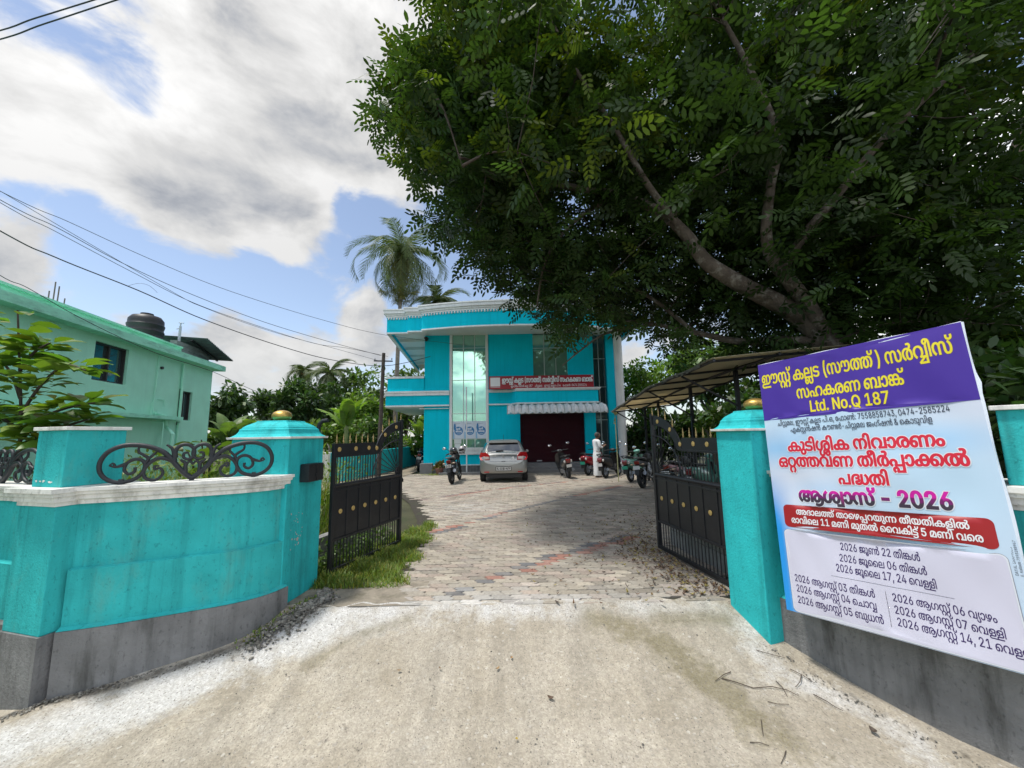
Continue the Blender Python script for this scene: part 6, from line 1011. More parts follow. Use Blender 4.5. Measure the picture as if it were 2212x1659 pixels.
    inks = {'yellow': (.72, .62, .02), 'ink': (.03, .035, .06), 'red': (.60, .015, .04), 'white': (.72, .72, .74), 'navy': (.035, .015, .10)}
    K = {k: mat('ink_' + k, v, .4) for k, v in inks.items()}
    K['purple'] = mat('ink_purple', (.058, .022, .28), .36); K['dark_red'] = mat('ink_dark_red', (.32, .012, .014), .38); K['panel'] = mat('ink_pale_panel', (.58, .57, .68), .4)
    K['mag'] = mat('ink_magenta_black', (1, 1, 1), .4, attr=True); K['halo'] = mat('ink_white_halo', (.66, .69, .74), .4); K['grey'] = mat('ink_grey_line', (.20, .19, .24), .4)
    K['plum'] = mat('ink_plum_edge', (.20, .11, .10), .4)
    sheet('head_panel', [(.0, 1.592), (Wd, 1.592), (Wd, Hd), (0, Hd)], .0018, K['purple'], t)
    sheet('red_box', rrect(.071, 1.25, .668, .850, .035), .0018, K['dark_red'], t)
    sheet('date_panel_edge', rrect(.055, 1.272, .004, .648, .035), .0014, K['grey'], t)
    sheet('date_panel_rim', rrect(.057, 1.270, .006, .646, .034), .0018, K['halo'], t)
    sheet('date_panel', rrect(.064, 1.263, .013, .639, .030), .0022, K['panel'], t)
    b = MB(); 
    for i in range(20): b.bar((.355 + .0325 * i, .338, .003), (.3875 + .0325 * i, .338, .003), .002, .001)
    b.build('divider_line', K['grey'], t); b = MB()
    for i in range(8): b.bar((.667, .302 - .0285 * i, .003), (.667, .2735 - .0285 * i, .003), .003, .001)
    b.build('divider_line', K['grey'], t)
    for ink, run, (xa, ya, xb, yb, h) in LINES:
        y = (ya + yb) / 2 - .008; xh_ = 730. if len(run) == 13 and ink == 'yellow' else (620. if ink == 'yellow' else 580.)
        tn = (lambda q: (.55, .005, .30) if q > .75 else ((.16, .01, .12) if q > .35 else (.045, .03, .05))) if ink == 'mag' else None
        bold = {'yellow': .0020, 'red': .0042, 'mag': .006, 'white': .0014, 'navy': .0006, 'ink': .0003}[ink]
        if ink == 'yellow': lettering('lettering_edge', run, xa, xb, y, h, K['plum'], t, bold=bold + .0028, z=.0024, xh=xh_)
        if ink in ('red', 'mag'): lettering('lettering_edge', run, xa, xb, y, h, K['halo'], t, bold=bold + .006, z=.0024, xh=xh_)
        lettering('lettering', run, xa, xb, y, h, K[ink], t, bold=bold, z=.0032, tone=tn, xh=xh_)
    for nm, off, ln, hh in (('side', .0, .16, .0125), ('side2', .018, .20, .011)):
        e = bpy.data.objects.new('printer_line', None); COL.objects.link(e); e.parent = t; e.location = (1.296 + off, .533, .0022); e.rotation_euler = (0, 0, R(90))
        lettering('lettering', RUNS[nm], 0, ln, 0, hh, K['ink'], e, xh=720.)
    for o in list(t.children):
        if o.name.split('.')[0] in ('flex_sheet', 'head_panel', 'red_box', 'date_panel_edge', 'date_panel_rim', 'date_panel', 'divider_line', 'lettering', 'lettering_edge'):
            for v in o.data.vertices: v.co.z += slack(v.co.x, v.co.y)
            o.data.polygons.foreach_set('use_smooth', [True] * len(o.data.polygons))
    return t
build_banner()
# ------------------------------------------------------------------ bank building
def tinted(name, rgb, rough=.03):
    m = mat(name, rgb, rough, .72); nt = m.node_tree; N = nt.nodes; L = nt.links
    tc = N.new('ShaderNodeTexCoord'); t = N.new('ShaderNodeTexNoise'); t.inputs['Scale'].default_value = 1.1; t.inputs['Detail'].default_value = 2; L.new(tc.outputs['Object'], t.inputs['Vector'])
    bn = N.new('ShaderNodeBump'); bn.inputs['Strength'].default_value = .03; bn.inputs['Distance'].default_value = .03; L.new(t.outputs['Fac'], bn.inputs['Height']); L.new(bn.outputs[0], N['Principled BSDF'].inputs['Normal'])
    return m
M['green_glass'] = tinted('green_mirror_glass', (.36, .63, .51))
M['dark_glass'] = tinted('dark_tinted_glass', (.13, .19, .20), .05)
M['alu'] = mat('grey_window_bar', (.48, .52, .50), .4, .3)
M['maroon'] = mat('maroon_shutter', (.050, .008, .013), .45, var=.15, vscale=3)
YF = 18.2
def bank():
    t = thing('bank_building', 'two storey turquoise bank building with curved white cornice and green mirror glass', 'building', (0, YF, 0))
    # walls: pieces left between the openings
    b = MB()
    x0, x1, zt = -4.18, 3.92, 6.62
    for a, c, z0, z1 in ((x0, -2.97, .28, zt), (-1.12, .35, .28, zt), (.35, 1.03, 2.69, zt), (1.03, 2.69, 2.69, 4.43), (2.69, 3.40, 2.69, zt), (3.40, x1, .28, zt), (-2.97, -1.12, .28, .77), (-2.97, -1.12, 6.53, zt), (1.03, 2.69, 6.5, zt)):
        b.bx(a, c, 0, .25, z0, z1)
    b.add([(x0, .25, .0), (-5.6, 7, .0), (-5.6, 7, zt), (x0, .25, zt)], [(0, 1, 2, 3)])
    b.bx(x1 - .25, x1, .25, 9, 0, zt); b.bx(3.92, 4.95, .55, .8, .28, zt); b.bx(4.62, 4.95, .3, .55, .28, zt); b.bx(4.95, 5.15, .55, 9, .0, zt); b.bx(-5.4, 5.1, 8.8, 9, 0, zt)
    b.bx(-.95, .35, .9, 1.0, .3, 2.7); b.bx(3.4, 3.6, .9, 1.0, .3, 2.7)
    b.build('wall', M['facade'], t)
    b = MB(); b.bx(x0 + .02, x1, -.05, .2, -.1, .28); b.bx(3.92, 4.95, .3, .6, -.1, .28); b.build('base_course', M['plinth'], t)
    b = MB(); b.bx(-4.30, -3.72, -.22, .1, -.1, .42); b.build('corner_block', M['step'], t, bevel=.01)
    b = MB(); b.bx(x0 + .02, .3, -.07, .0, .285, .33); b.build('base_line', M['facade_white'], t)
    # roof slab, soffit, fascia
    bow = [(-5.52, -1.5), (-4.53, -1.5), (-4.53, -1.72), (-3.86, -1.72), (-3.86, -1.95)]
    bow += [(-3.86 + 7.72 * i / 20, -1.95 - .55 * (1 - ((i - 10) / 10) ** 2)) for i in range(1, 20)] + [(3.86, -1.95), (3.86, -1.72), (4.53, -1.72), (4.53, -1.5), (5.52, -1.5)]
    outline = bow + [(5.52, 9.2), (-6.75, 9.2)]
    b = MB(); b.prism(outline, 6.50, 6.66); b.build('roof', M['soffit'], t)
    def band(name, d, z0, z1, material, zoff=None, th=.10):
        b = MB(); n = len(bow)
        path = [(-6.75, 9.2)] + bow + [(5.52, 9.2)]
        rings = []; k = len(path)
        for i, p in enumerate(path):
            a = Vector(path[max(0, i-1)]); c = Vector(path[min(k-1, i+1)]); tn = (c - a).normalized(); nv = Vector((tn.y, -tn.x))
            if 0 < i < k - 1:
                t1 = (Vector(p) - a).normalized(); t2 = (c - Vector(p)).normalized(); nv = (Vector((t1.y, -t1.x)) + Vector((t2.y, -t2.x))); nv = nv.normalized() / max(.5, abs(nv.normalized().dot(Vector((t1.y, -t1.x)))))
            rings.append([Vector((p[0] + nv.x * q, p[1] + nv.y * q, z)) for q, z in ((d - th, z0), (d, z0), (d, z1), (d - th, z1))])
        b.loft(rings); return b.build(name, material, t)
    band('fascia', .02, 6.27, 6.94, M['facade']); band('fascia_edge', .03, 6.21, 6.268, M['facade_white'], th=.14)
    band('cornice', .05, 6.94, 7.02, M['facade_white'], th=.15); band('cornice', .09, 7.022, 7.10, M['facade_white'], th=.2); band('cornice', .15, 7.102, 7.24, M['facade_white'], th=.3); band('cornice', .18, 7.242, 7.30, M['facade_white'], th=.35)
    b = MB()
    for p, q in zip(bow, bow[1:]):
        p, q = Vector(p), Vector(q); L_ = (q - p).length; n = int(L_ / .115)
        if n < 2: n = 1
        tn = (q - p).normalized(); nv = Vector((tn.y, -tn.x))
        for i in range(n):
            c = p.lerp(q, (i + .5) / n) + nv * .045; b.ball((c.x, c.y, 6.885), .046, 8, 5, (1, 1, 1.15))
    o = b.build('dentil_row', M['facade_white'], t, smooth=True); o['kind'] = 'stuff'
    b = MB()
    for y in (.6, 2.4, 4.4, 6.6): b.add([(-4.2 - .2 * y, y, 6.35), (-5.5 - .12 * y, y, 6.35), (-5.5 - .12 * y, y + .25, 6.35), (-4.2 - .2 * y, y + .25, 6.35), (-4.2 - .2 * y, y, 6.5), (-5.5 - .12 * y, y, 6.5), (-5.5 - .12 * y, y + .25, 6.5), (-4.2 - .2 * y, y + .25, 6.5)], [(0,1,2,3), (0,1,5,4), (1,2,6,5), (2,3,7,6), (3,0,4,7)])
    b.build('soffit_beam', M['soffit'], t)
    # left gallery at first floor level
    b = MB(); b.bx(-5.92, -4.182, -.06, .08, 3.78, 4.40); b.bx(-5.98, -2.975, -.10, -.002, 3.12, 3.57)
    b.add([(-5.92, .08, 3.05), (-6.75, 7, 3.05), (-6.75, 7, 4.4), (-5.92, .08, 4.4)], [(0, 1, 2, 3)]); b.build('gallery_parapet', M['facade'], t)
    b = MB(); b.bx(-5.97, -4.184, -.11, .12, 4.40, 4.50); b.bx(-6.04, -2.975, -.16, -.001, 3.57, 3.64); b.bx(-6.02, -2.975, -.13, -.0012, 3.642, 3.70); b.bx(-6.04, -2.975, -.17, -.0014, 3.702, 3.78); b.bx(-6.0, -2.975, -.13, -.0016, 3.05, 3.118)
    b.build('gallery_moulding', M['facade_white'], t)
    b = MB(); b.prism([(-5.97, -.08), (-4.19, -.08), (-4.19, .3), (-5.5, 7), (-6.75, 7)], 3.02, 3.10); b.bx(-4.4, -2.99, -.12, -.001, 2.93, 2.96); b.build('gallery_slab', M['soffit'], t)
    # band over the entrance, breaking forward
    fr = [(-1.118, -.06), (-.05, -.06), (.16, -.52), (3.90, -.52), (3.99, -.44), (3.99, .0)]
    def entr(name, d, z0, z1, material):
        b = MB(); pts = []
        for i, p in enumerate(fr): pts.append((p[0] + (d if i > 3 else 0), p[1] - d))
        b.prism(pts + [(-1.118, -.003)], z0, z1); b.build(name, material, t)
    entr('entrance_band', 0, 3.125, 3.655, M['facade']); entr('entrance_moulding', .04, 3.06, 3.122, M['facade_white']); entr('entrance_moulding', .05, 3.658, 3.69, M['facade_white']); entr('entrance_moulding', .085, 3.692, 3.735, M['facade_white']); entr('entrance_moulding', .11, 3.737, 3.775, M['facade_white'])
    # tall stair window
    def window(xa, xb, za, zb, mx, mz, glass, y=.10, frame=None, fw=.12, proud=.05, bar=.018):
        f = MB(); f.bx(xa, xb, y, y + .02, za, zb); w = f.build('window', glass, t)
        g = MB()
        for x in mx: g.bx(x - bar, x + bar, y - .03, y - .001, za, zb)
        for z in mz: g.bx(xa, xb, y - .026, y - .0015, z - bar * .8, z + bar * .8)
        g.build('glazing_bars', M['alu'], w)
        if frame:
            g = MB(); g.bx(xa - fw, xa, -proud, y + .03, za - .02, zb); g.bx(xb, xb + fw, -proud, y + .03, za - .02, zb); g.build('frame', frame, w)
        return w
    w = window(-2.85, -1.25, 1.10, 6.53, (-2.32, -1.78), (5.86, 4.29, 2.69, 1.50), M['green_glass'], .06, M['facade_white'], .12, .06)
    g = MB(); g.bx(-2.98, -1.11, -.09, .1, .98, 1.10); g.bx(-2.96, -1.13, -.06, .1, .86, .978); g.bx(-2.98, -1.11, -.08, .1, .78, .858); g.build('sill', M['facade_white'], w)
    window(1.03, 2.69, 4.43, 6.5, (1.57, 2.13), (5.80,), M['green_glass'], .10, None)
    window(3.94, 4.60, .30, 6.45, (4.27,), (5.3, 3.9, 2.3), M['dark_glass'], .48, None)
    # roller shutter and steps
    b = MB(); n = 42
    for i in range(n):
        z = .37 + (2.72 - .37) * i / n; h = (2.72 - .37) / n; b.add([(.36, .20, z), (3.39, .20, z), (3.39, .175, z + h * .5), (.36, .175, z + h * .5), (3.39, .20, z + h * .98), (.36, .20, z + h * .98)], [(0, 1, 2, 3), (3, 2, 4, 5)])
    sh = b.build('roller_shutter', M['maroon'], t); b = MB(); b.bx(1.1, 1.35, .15, .17, .40, .46); b.build('handle', M['steel'], sh)
    for i, (z0, z1, yy) in enumerate(((-.1, .12, -1.15), (-.1, .24, -.82), (-.1, .36, -.48))):
        b = MB(); b.bx(-.6, 3.95, yy, yy + .4 if i < 2 else .2, z0, z1); b.build('step', M['step'], t, bevel=.01)
    # barrel awning over the shutter
    b = MB(); n = 14; xa, xb = -.22, 4.22
    for i in range(n):
        u0, u1 = xa + (xb - xa) * i / n, xa + (xb - xa) * (i + 1) / n - .012; prof = []
        for k in range(8):
            w = R(5 + 95 * k / 7); prof.append((-.55 - .62 * math.sin(w), 2.62 + .36 * math.cos(w)))
        vs = []
        for u, dz in ((u0, 0), ((u0 + u1) / 2, .075), (u1, 0)): vs += [(u, y - dz, z + dz) for y, z in prof]
        b.add(vs, [(a*8+k, a*8+k+1, (a+1)*8+k+1, (a+1)*8+k) for a in range(2) for k in range(7)])
    m_aw = mat('pale_awning_sheet', (.74, .75, .76), .5, var=.15, vscale=14, stain=(.36, .36, .37), samt=.6, sscale=9)
    aw = b.build('awning', m_aw, t, smooth=True, angle=40)
    b = MB()
    for i in range(n + 1):
        u = xa + (xb - xa) * i / n; b.tube([(u - .006, -.55 - .63 * math.sin(R(5 + 95 * k / 7)), 2.62 + .37 * math.cos(R(5 + 95 * k / 7))) for k in range(8)], .014, 6)
    b.tube([(xa, -1.17, 2.585), (xb, -1.17, 2.585)], .016, 6); b.build('awning_frame', M['alu'], aw)
    # column
    b = MB(); b.lathe([(.26, -.1), (.26, .25), (.19, .3), (.19, 6.3), (.24, 6.4), (.24, 6.5)], (4.97, -.55, 0), 24); b.build('column', M['facade_white'], t, smooth=True, angle=40)
    b = MB(); b.bx(-4.15, -4.0, -.30, -.02, 6.28, 6.36); b.ball((-4.08, -.16, 6.24), .07, 10, 8); b.build('security_camera', M['black'], t)
    return t
bank()

def flat_root(name, label, cat, loc, group=None):
    t = bpy.data.objects.new(name, None); COL.objects.link(t); t.location = loc; t.rotation_euler = (R(90), 0, 0); return tag(t, label, cat, group)
def sign():
    t = flat_root('sign_board', 'long red bank sign with white raised Malayalam letters over the entrance', 'sign', (0, 17.62, 0))
    m_red = mat('red_sign_sheet', (.38, .022, .035), .4, var=.1, vscale=2); m_w = mat('white_sign_letter', (.82, .82, .82), .4)
    b = MB(); b.box((1.36, 4.055, -.05), (4.84, .60, .10)); b.build('board', m_red, t)
    b = MB()
    for z in (3.758, 4.352): b.bx(-1.06, 3.78, z - .006, z + .006, .0, .008)
    for x in (-.05, .95, 1.95, 2.95): b.bx(x - .004, x + .004, 3.76, 4.35, .0, .004)
    b.build('board_edge', mat('dull_red_trim', (.25, .015, .02), .5), t)
    b = MB(); b.bx(-1.0, -.55, 3.88, 4.29, .001, .012); b.bx(-1.0, -.55, 3.83, 3.845, .001, .006); b.build('blank_square', m_w, t)
    lettering('lettering', RUNS['sign'], -.46, 3.72, 4.045, .185, m_w, t, depth=.03, bold=.008, z=.03)
    lettering('lettering', RUNS['sign2'], -.06, 3.45, 3.835, .085, m_w, t, bold=.001, z=.004)
    b = MB(); b.bx(-1.0, 3.7, 3.8, 4.3, -.6, -.1); b.build('back_frame', M['steel'], t)
sign()
def posters():
    m_p = mat('poster_paper', (.66, .73, .82), .5, var=.08, vscale=5); m_b = mat('poster_blue', (.03, .20, .45), .5); m_l = mat('poster_pale_print', (.70, .74, .80), .5); m_g = mat('poster_grey_print', (.22, .27, .36), .5)
    for i, lb in enumerate(('left poster of three with a blue disc on the tall window', 'middle poster of three with a blue disc behind the white pole', 'right poster of three with a blue disc above the car')):
        x = -2.835 + i * .535
        t = flat_root('poster', lb, 'poster', (x, 18.225, 1.52), 'blue disc posters on the window')
        b = MB(); b.bx(0, .525, 0, .81, 0, .004); b.build('paper', m_p, t)
        c = [(.29 + .20 * math.cos(R(10*k)), .36 + .20 * math.sin(R(10*k))) for k in range(36)]; sheet('disc', c, .0055, m_b, t)
        sheet('figure', [(.07, .40), (.13, .44), (.16, .56), (.14, .68), (.10, .72), (.07, .66), (.05, .52)], .0058, m_b, t); sheet('figure', [(.02, .0), (.10, .0), (.08, .30), (.02, .33)], .0056, mat('poster_sky_print', (.25, .48, .70), .5), t)
        r = RUNS['post']; k = r.index(-1)
        lettering('lettering', r[:k], .17, .36, .42, .07, m_l, t, bold=.006, z=.007); lettering('lettering', r[k+1:], .15, .43, .30, .07, m_l, t, bold=.005, z=.007)
        b = MB(); b.bx(.2, .4, .23, .24, .006, .007); b.bx(.2, .37, .205, .215, .006, .007); b.build('print_lines', m_l, t)
        b = MB(); b.bx(.10, .36, .70, .712, .005, .006); b.bx(.12, .30, .675, .683, .005, .006); b.build('print_lines', m_g, t)
    t = flat_root('notice', 'white notice sheet taped low on the tall window under the left poster', 'notice', (-2.76, 18.225, 1.1))
    b = MB(); b.bx(0, .34, .19, .40, 0, .003); b.bx(.02, .30, .0, .18, 0, .003); b.build('paper', mat('notice_paper', (.66, .70, .70), .6), t)
posters()
b = MB(); b.tube([(-2.02, 16.95, 0), (-2.03, 16.95, 3.75)], .028, 8); b.tube([(-2.03, 16.95, 3.75), (-2.03, 16.95, 3.79)], .04, 8)
tag(b.build('flag_pole', mat('white_pole_paint', (.72, .73, .73), .4), smooth=True), 'thin white flag pole in front of the tall green window', 'pole')
b = MB(); b.bx(-3.2, -1.3, 16.75, 17.0, -.06, .10); tag(b.build('planter_kerb', M['step'], bevel=.01), 'low grey kerb at the foot of the flag pole', 'kerb')

# ------------------------------------------------------------------ parking canopy on the right
def canopy():
    t = thing('parking_canopy', 'cream sheet parking canopy on black posts over the parked scooters', 'canopy', (4.7, 10.4, 0))
    ox, oy = 4.7, 10.4
    ridge = lambda y: lerp_tab([(6.4, 2.90), (9.7, 2.82), (13.9, 2.45)], y)
    xsL = lambda y: lerp_tab([(6.4, 3.40), (9.7, 3.45), (13.9, 3.55)], y)
    def P(s, y, dz=0):
        xx = xsL(y) + s * (5.75 - xsL(y)); return (xx - ox, y - oy, ridge(y) + .20 * s - .05 * math.sin(math.pi * s) * 0 + .012 * math.sin(4 * y + 3 * s) + dz)
    b = MB(); ny, nx = 40, 12
    V = [P(i / nx, 6.4 + 7.5 * j / ny) for j in range(ny + 1) for i in range(nx + 1)]
    b.add(V, [(j*(nx+1)+i, j*(nx+1)+i+1, (j+1)*(nx+1)+i+1, (j+1)*(nx+1)+i) for j in range(ny) for i in range(nx)])
    ms = mat('cream_roof_sheet', (.78, .71, .54), .6, var=.2, vscale=3, stain=(.25, .22, .15), samt=.6, sscale=3); nt = ms.node_tree
    tr = nt.nodes.new('ShaderNodeBsdfTranslucent'); tr.inputs['Color'].default_value = (.80, .70, .48, 1); mx = nt.nodes.new('ShaderNodeMixShader'); mx.inputs[0].default_value = .55
    nt.links.new(nt.nodes['Principled BSDF'].outputs[0], mx.inputs[1]); nt.links.new(tr.outputs[0], mx.inputs[2]); nt.links.new(mx.outputs[0], nt.nodes['Material Output'].inputs['Surface'])
    o = b.build('roof_sheet', ms, t, smooth=True)
    sm = o.modifiers.new('thick', 'SOLIDIFY'); sm.thickness = .006
    b = MB()
    for s in (.02, .5, .97): b.tube([P(s, 6.45 + 7.4 * i / 12, -.04) for i in range(13)], .028, 6)
    for k in range(7): b.tube([P(.02, 6.5 + 7.3 * k / 6, -.05), P(.97, 6.5 + 7.3 * k / 6, -.05)], .026, 6)
    b.build('roof_frame', M['iron'], t)
    for y in (8.0, 10.1, 12.4, 14.0 - .3):
        s = (4.7 - xsL(y)) / (5.75 - xsL(y)); q = P(s, y, -.05)
        b = MB(); b.bar((0, y - oy, -.02), (0, y - oy, q[2]), .07); b.build('post', M['iron'], t)
        b = MB(); b.bar((0, y - oy, q[2] - .75), P(.06, y, -.06), .035); b.build('brace', M['iron'], t)
    # torn fringe along the lower edge
    b = MB()
    for i in range(60):
        y = 6.5 + 7.3 * i / 60; p = Vector(P(0, y)); l = rng.uniform(.02, .09); b.add([p, Vector(P(0, y + .12)), Vector(P(0, y + .10)) - Vector((.01, 0, l * .8)), p - Vector((.01, 0, l))], [(0, 1, 2, 3)])
    b.build('torn_fringe', mat('faded_shade_net', (.16, .15, .11), .8, var=.3, vscale=12), t)
canopy()
b = MB(); p = Vector((3.52, 13.6, 2.4)); vs = []
for i in range(7): vs += [p + Vector((.05 * math.sin(i) + .02 * i, 0, -.07 * i)), p + Vector((.18 - .02 * i + .04 * math.sin(2 * i), .05, -.07 * i))]
b.add(vs, [(2*i, 2*i+1, 2*i+3, 2*i+2) for i in range(6)]); b.tube([(3.62, 13.62, 2.2), (3.62, 13.6, 0)], .018, 6)
tag(b.build('ragged_pole', mat('straw_shade_strip', (.42, .42, .22), .8)), 'thin pole with a ragged straw strip hanging beside the standing man', 'pole')

# ------------------------------------------------------------------ green house on the left
M['mint'] = mat('mint_green_paint', (.42, .82, .64), .8, spec=.15, streak=.05, var=.08, vscale=1.5, bump=.35, bscale=40, stain=(.33, .72, .54), samt=.4, sscale=1.2)
M['mint_dirty'] = mat('mint_trim_paint', (.36, .80, .60), .8, spec=.15, var=.1, vscale=2, stain=(.08, .14, .11), samt=.6, sscale=1.6, stretch=(1, 1, 3))
def house():
    p0, p1 = Vector((-8.05, 3.0, 0)), Vector((-10.33, 13.1, 0)); d = (p1 - p0); L_ = d.length; an = math.atan2(d.y, d.x)
    t = thing('green_house', 'mint green two storey house with sliding window and roof parapet, at the left edge', 'house', p0, an)
    # local: x runs along the wall away from the road, +y is into the house
    b = MB(); ws = [(5.5, 6.5, 3.04, 3.92), (8.68, 9.30, 2.28, 3.16)]
    xs = [-6, 5.5, 6.5, 8.68, 9.30, L_]
    for a, c in zip(xs, xs[1:]):
        w = next((w for w in ws if abs(w[0] - a) < .01), None)
        if w: b.bx(a, c, 0, .2, -.3, w[2]); b.bx(a, c, 0, .2, w[3], 4.05)
        else: b.bx(a, c, 0, .2, -.3, 4.05)
    b.bx(L_ - .2, L_, .2, 7, -.3, 4.05); b.bx(-6, L_, .2, 7, 4.0, 4.05); b.build('wall', M['mint'], t)
    b = MB(); b.bx(-6.2, L_ + .25, -.28, 7.2, 4.05, 4.22); b.bx(-6, 8.5, -.02, .13, 4.22, 4.40); b.bx(-6, 8.5, -.06, .16, 4.40, 4.45); b.bx(8.38, 8.5, .13, 6, 4.22, 4.40); b.build('parapet', M['mint_dirty'], t)
    b = MB(); b.bx(-6, 8.3, -.34, 0, 2.25, 2.34); b.build('sunshade', M['mint_dirty'], t)
    fr = mat('brown_window_frame', (.035, .03, .03), .5)
    for (a, c, z0, z1), cur in zip(ws, (False, True)):
        f = MB(); f.bx(a + .03, c - .03, .12, .14, z0 + .03, z1 - .03); w = f.build('window', M['dark_glass'], t)
        f = MB()
        for q in ((a, a + .035, z0, z1), (c - .035, c, z0, z1), (a + .035, c - .035, z0, z0 + .035), (a + .035, c - .035, z1 - .035, z1), ((a + c) / 2 - .02, (a + c) / 2 + .02, z0 + .035, z1 - .035)): f.bx(q[0], q[1], .06, .119, q[2], q[3])
        f.build('frame', fr, w)
        if cur: f = MB(); f.bx(a - .05, a - .0, -.03, .01, z0 - .15, z1 + .05); f.build('side_stop', fr, w)
    def pipe(name, pts, r): b = MB(); b.tube(pts, r, 8); return b.build(name, M['mint'], t, smooth=True)
    pipe('drain_pipe', [(7.55, -.04, 4.05), (7.50, -.04, 2.7), (7.47, -.06, 2.2), (7.42, -.36, 2.15), (7.42, -.36, -.2)], .012); pipe('drain_pipe', [(7.45, -.04, 2.7), (7.40, -.06, 2.36)], .012)
    pipe('drain_pipe', [(8.95 - .32, -.06, 3.95), (8.63, -.06, 2.1), (8.60, -.06, -.2)], .035); pipe('drain_pipe', [(7.55, -.08, 2.42), (8.63, -.08, 2.24)], .045)
    pipe('drain_pipe', [(8.0, -.08, 2.32), (8.02, -.10, 2.05), (7.78, -.4, 1.85), (7.76, -.4, -.2)], .05)
    pipe('drain_pipe', [(7.65, -.03, 2.80), (7.95, -.03, 2.80), (7.95, -.03, 2.62)], .010)
    b = MB(); b.cyl((0, 0, 0), .04, .05, 12); o = b.build('wall_vent', fr, t); o.location = (7.72, .0, 3.68); o.rotation_euler = (R(90), 0, 0)
    b = MB(); b.bx(-3, L_ - .1, -.02, -.001, -.3, .9); b.build('wall_foot', mat('mint_foot_stained', (.18, .56, .40), .8, var=.1, vscale=3, stain=(.03, .05, .04), samt=.9, sscale=3), t)
    # block room and its corrugated roof on the far end
    b = MB()
    for k in range(4):
        for i in range(6): b.bx(8.55 + i * .3 - (k % 2) * .04, 8.842 + i * .3 - (k % 2) * .04, .12, .3, 4.225 + k * .11, 4.328 + k * .11)
    b.bx(10.1, 10.25, .3, 3.2, 4.225, 4.66); b.build('roof_room', mat('grey_roof_blocks', (.22, .23, .23), .9, var=.2, vscale=6), t)
    b = MB(); vs = []; n = 60
    for i in range(n + 1):
        x = 8.95 + 1.75 * i / n; z = 4.86 - .22 * (x - 8.95) + .018 * math.sin(i * 1.9); vs += [(x, -.45, z - .03), (x, 3.6, z + .15)]
    b.add(vs, [(2*i, 2*i+1, 2*i+3, 2*i+2) for i in range(n)])
    o = b.build('corrugated_roof', mat('dull_tin_sheet', (.13, .14, .15), .5, .4, var=.3, vscale=4), t); sm = o.modifiers.new('t', 'SOLIDIFY'); sm.thickness = .02
    b = MB(); b.bar((9.0, .0, 4.78), (10.6, .0, 4.43), .05); b.build('roof_rafter', M['iron'], t)
    return t, an, p0
hs, han, hp0 = house()
def hp(x, y, z): return Vector((hp0.x + x * math.cos(han) - y * math.sin(han), hp0.y + x * math.sin(han) + y * math.cos(han), z))
q = hp(8.35, .85, 4.05)
t = thing('water_tank', 'black ribbed plastic water tank on the green house roof', 'water tank', q)
b = MB(); pr = [(.40, 0)]
for k in range(5): pr += [(.42, .03 + k * .155), (.43, .07 + k * .155), (.405, .10 + k * .155), (.405, .14 + k * .155)]
pr += [(.40, .82), (.33, .90), (.17, .94)]; b.lathe(pr, (0, 0, .10), 28); b.build('tank_body', M['black'], t, smooth=True, angle=50)
b = MB(); b.cyl((0, 0, 1.03), .15, .05, 18); b.ball((0, 0, 1.08), .06, 8, 6, (1, 1, .4)); b.build('lid', M['black'], t, smooth=True, angle=50); b = MB(); b.bx(-.36, .36, -.36, .36, 0, .1); b.build('stand', M['step'], t); t.scale = (1, 1, 1.24)
q = hp(8.93, .3, 4.05)
b = MB(); b.tube([q, q + Vector((0, 0, 1.15))], .035, 8); b.tube([q + Vector((-.2, .1, 1.10)), q + Vector((0, 0, 1.08))], .014, 6); b.tube([q + Vector((0, 0, 1.15)), q + Vector((.0, .0, 1.25))], .02, 6); b.tube([q + Vector((-.06, .0, 1.27)), q + Vector((.10, .0, 1.25))], .016, 6)
tag(b.build('vent_pipe', mat('pale_pvc_pipe', (.50, .56, .62), .5), smooth=True), 'pale grey pipe standing on the roof beside the black tank', 'pipe')
q = hp(5.0, .5, 4.35)
b = MB()
for dx, h in ((-.12, .35), (-.05, .48), (.02, .7), (.08, .62), (.18, .38)): b.tube([q + Vector((dx * .5, dx * .8, -.3)), q + Vector((dx * .55, dx * .8, h))], .012, 5)
b.tube([q + Vector((-.06, -.1, .12)), q + Vector((.09, .14, .10))], .010, 5)
tag(b.build('rebar_starter', mat('rusty_rod', (.16, .12, .11), .8)), 'rusty reinforcement rods sticking up from the green house roof', 'rods')
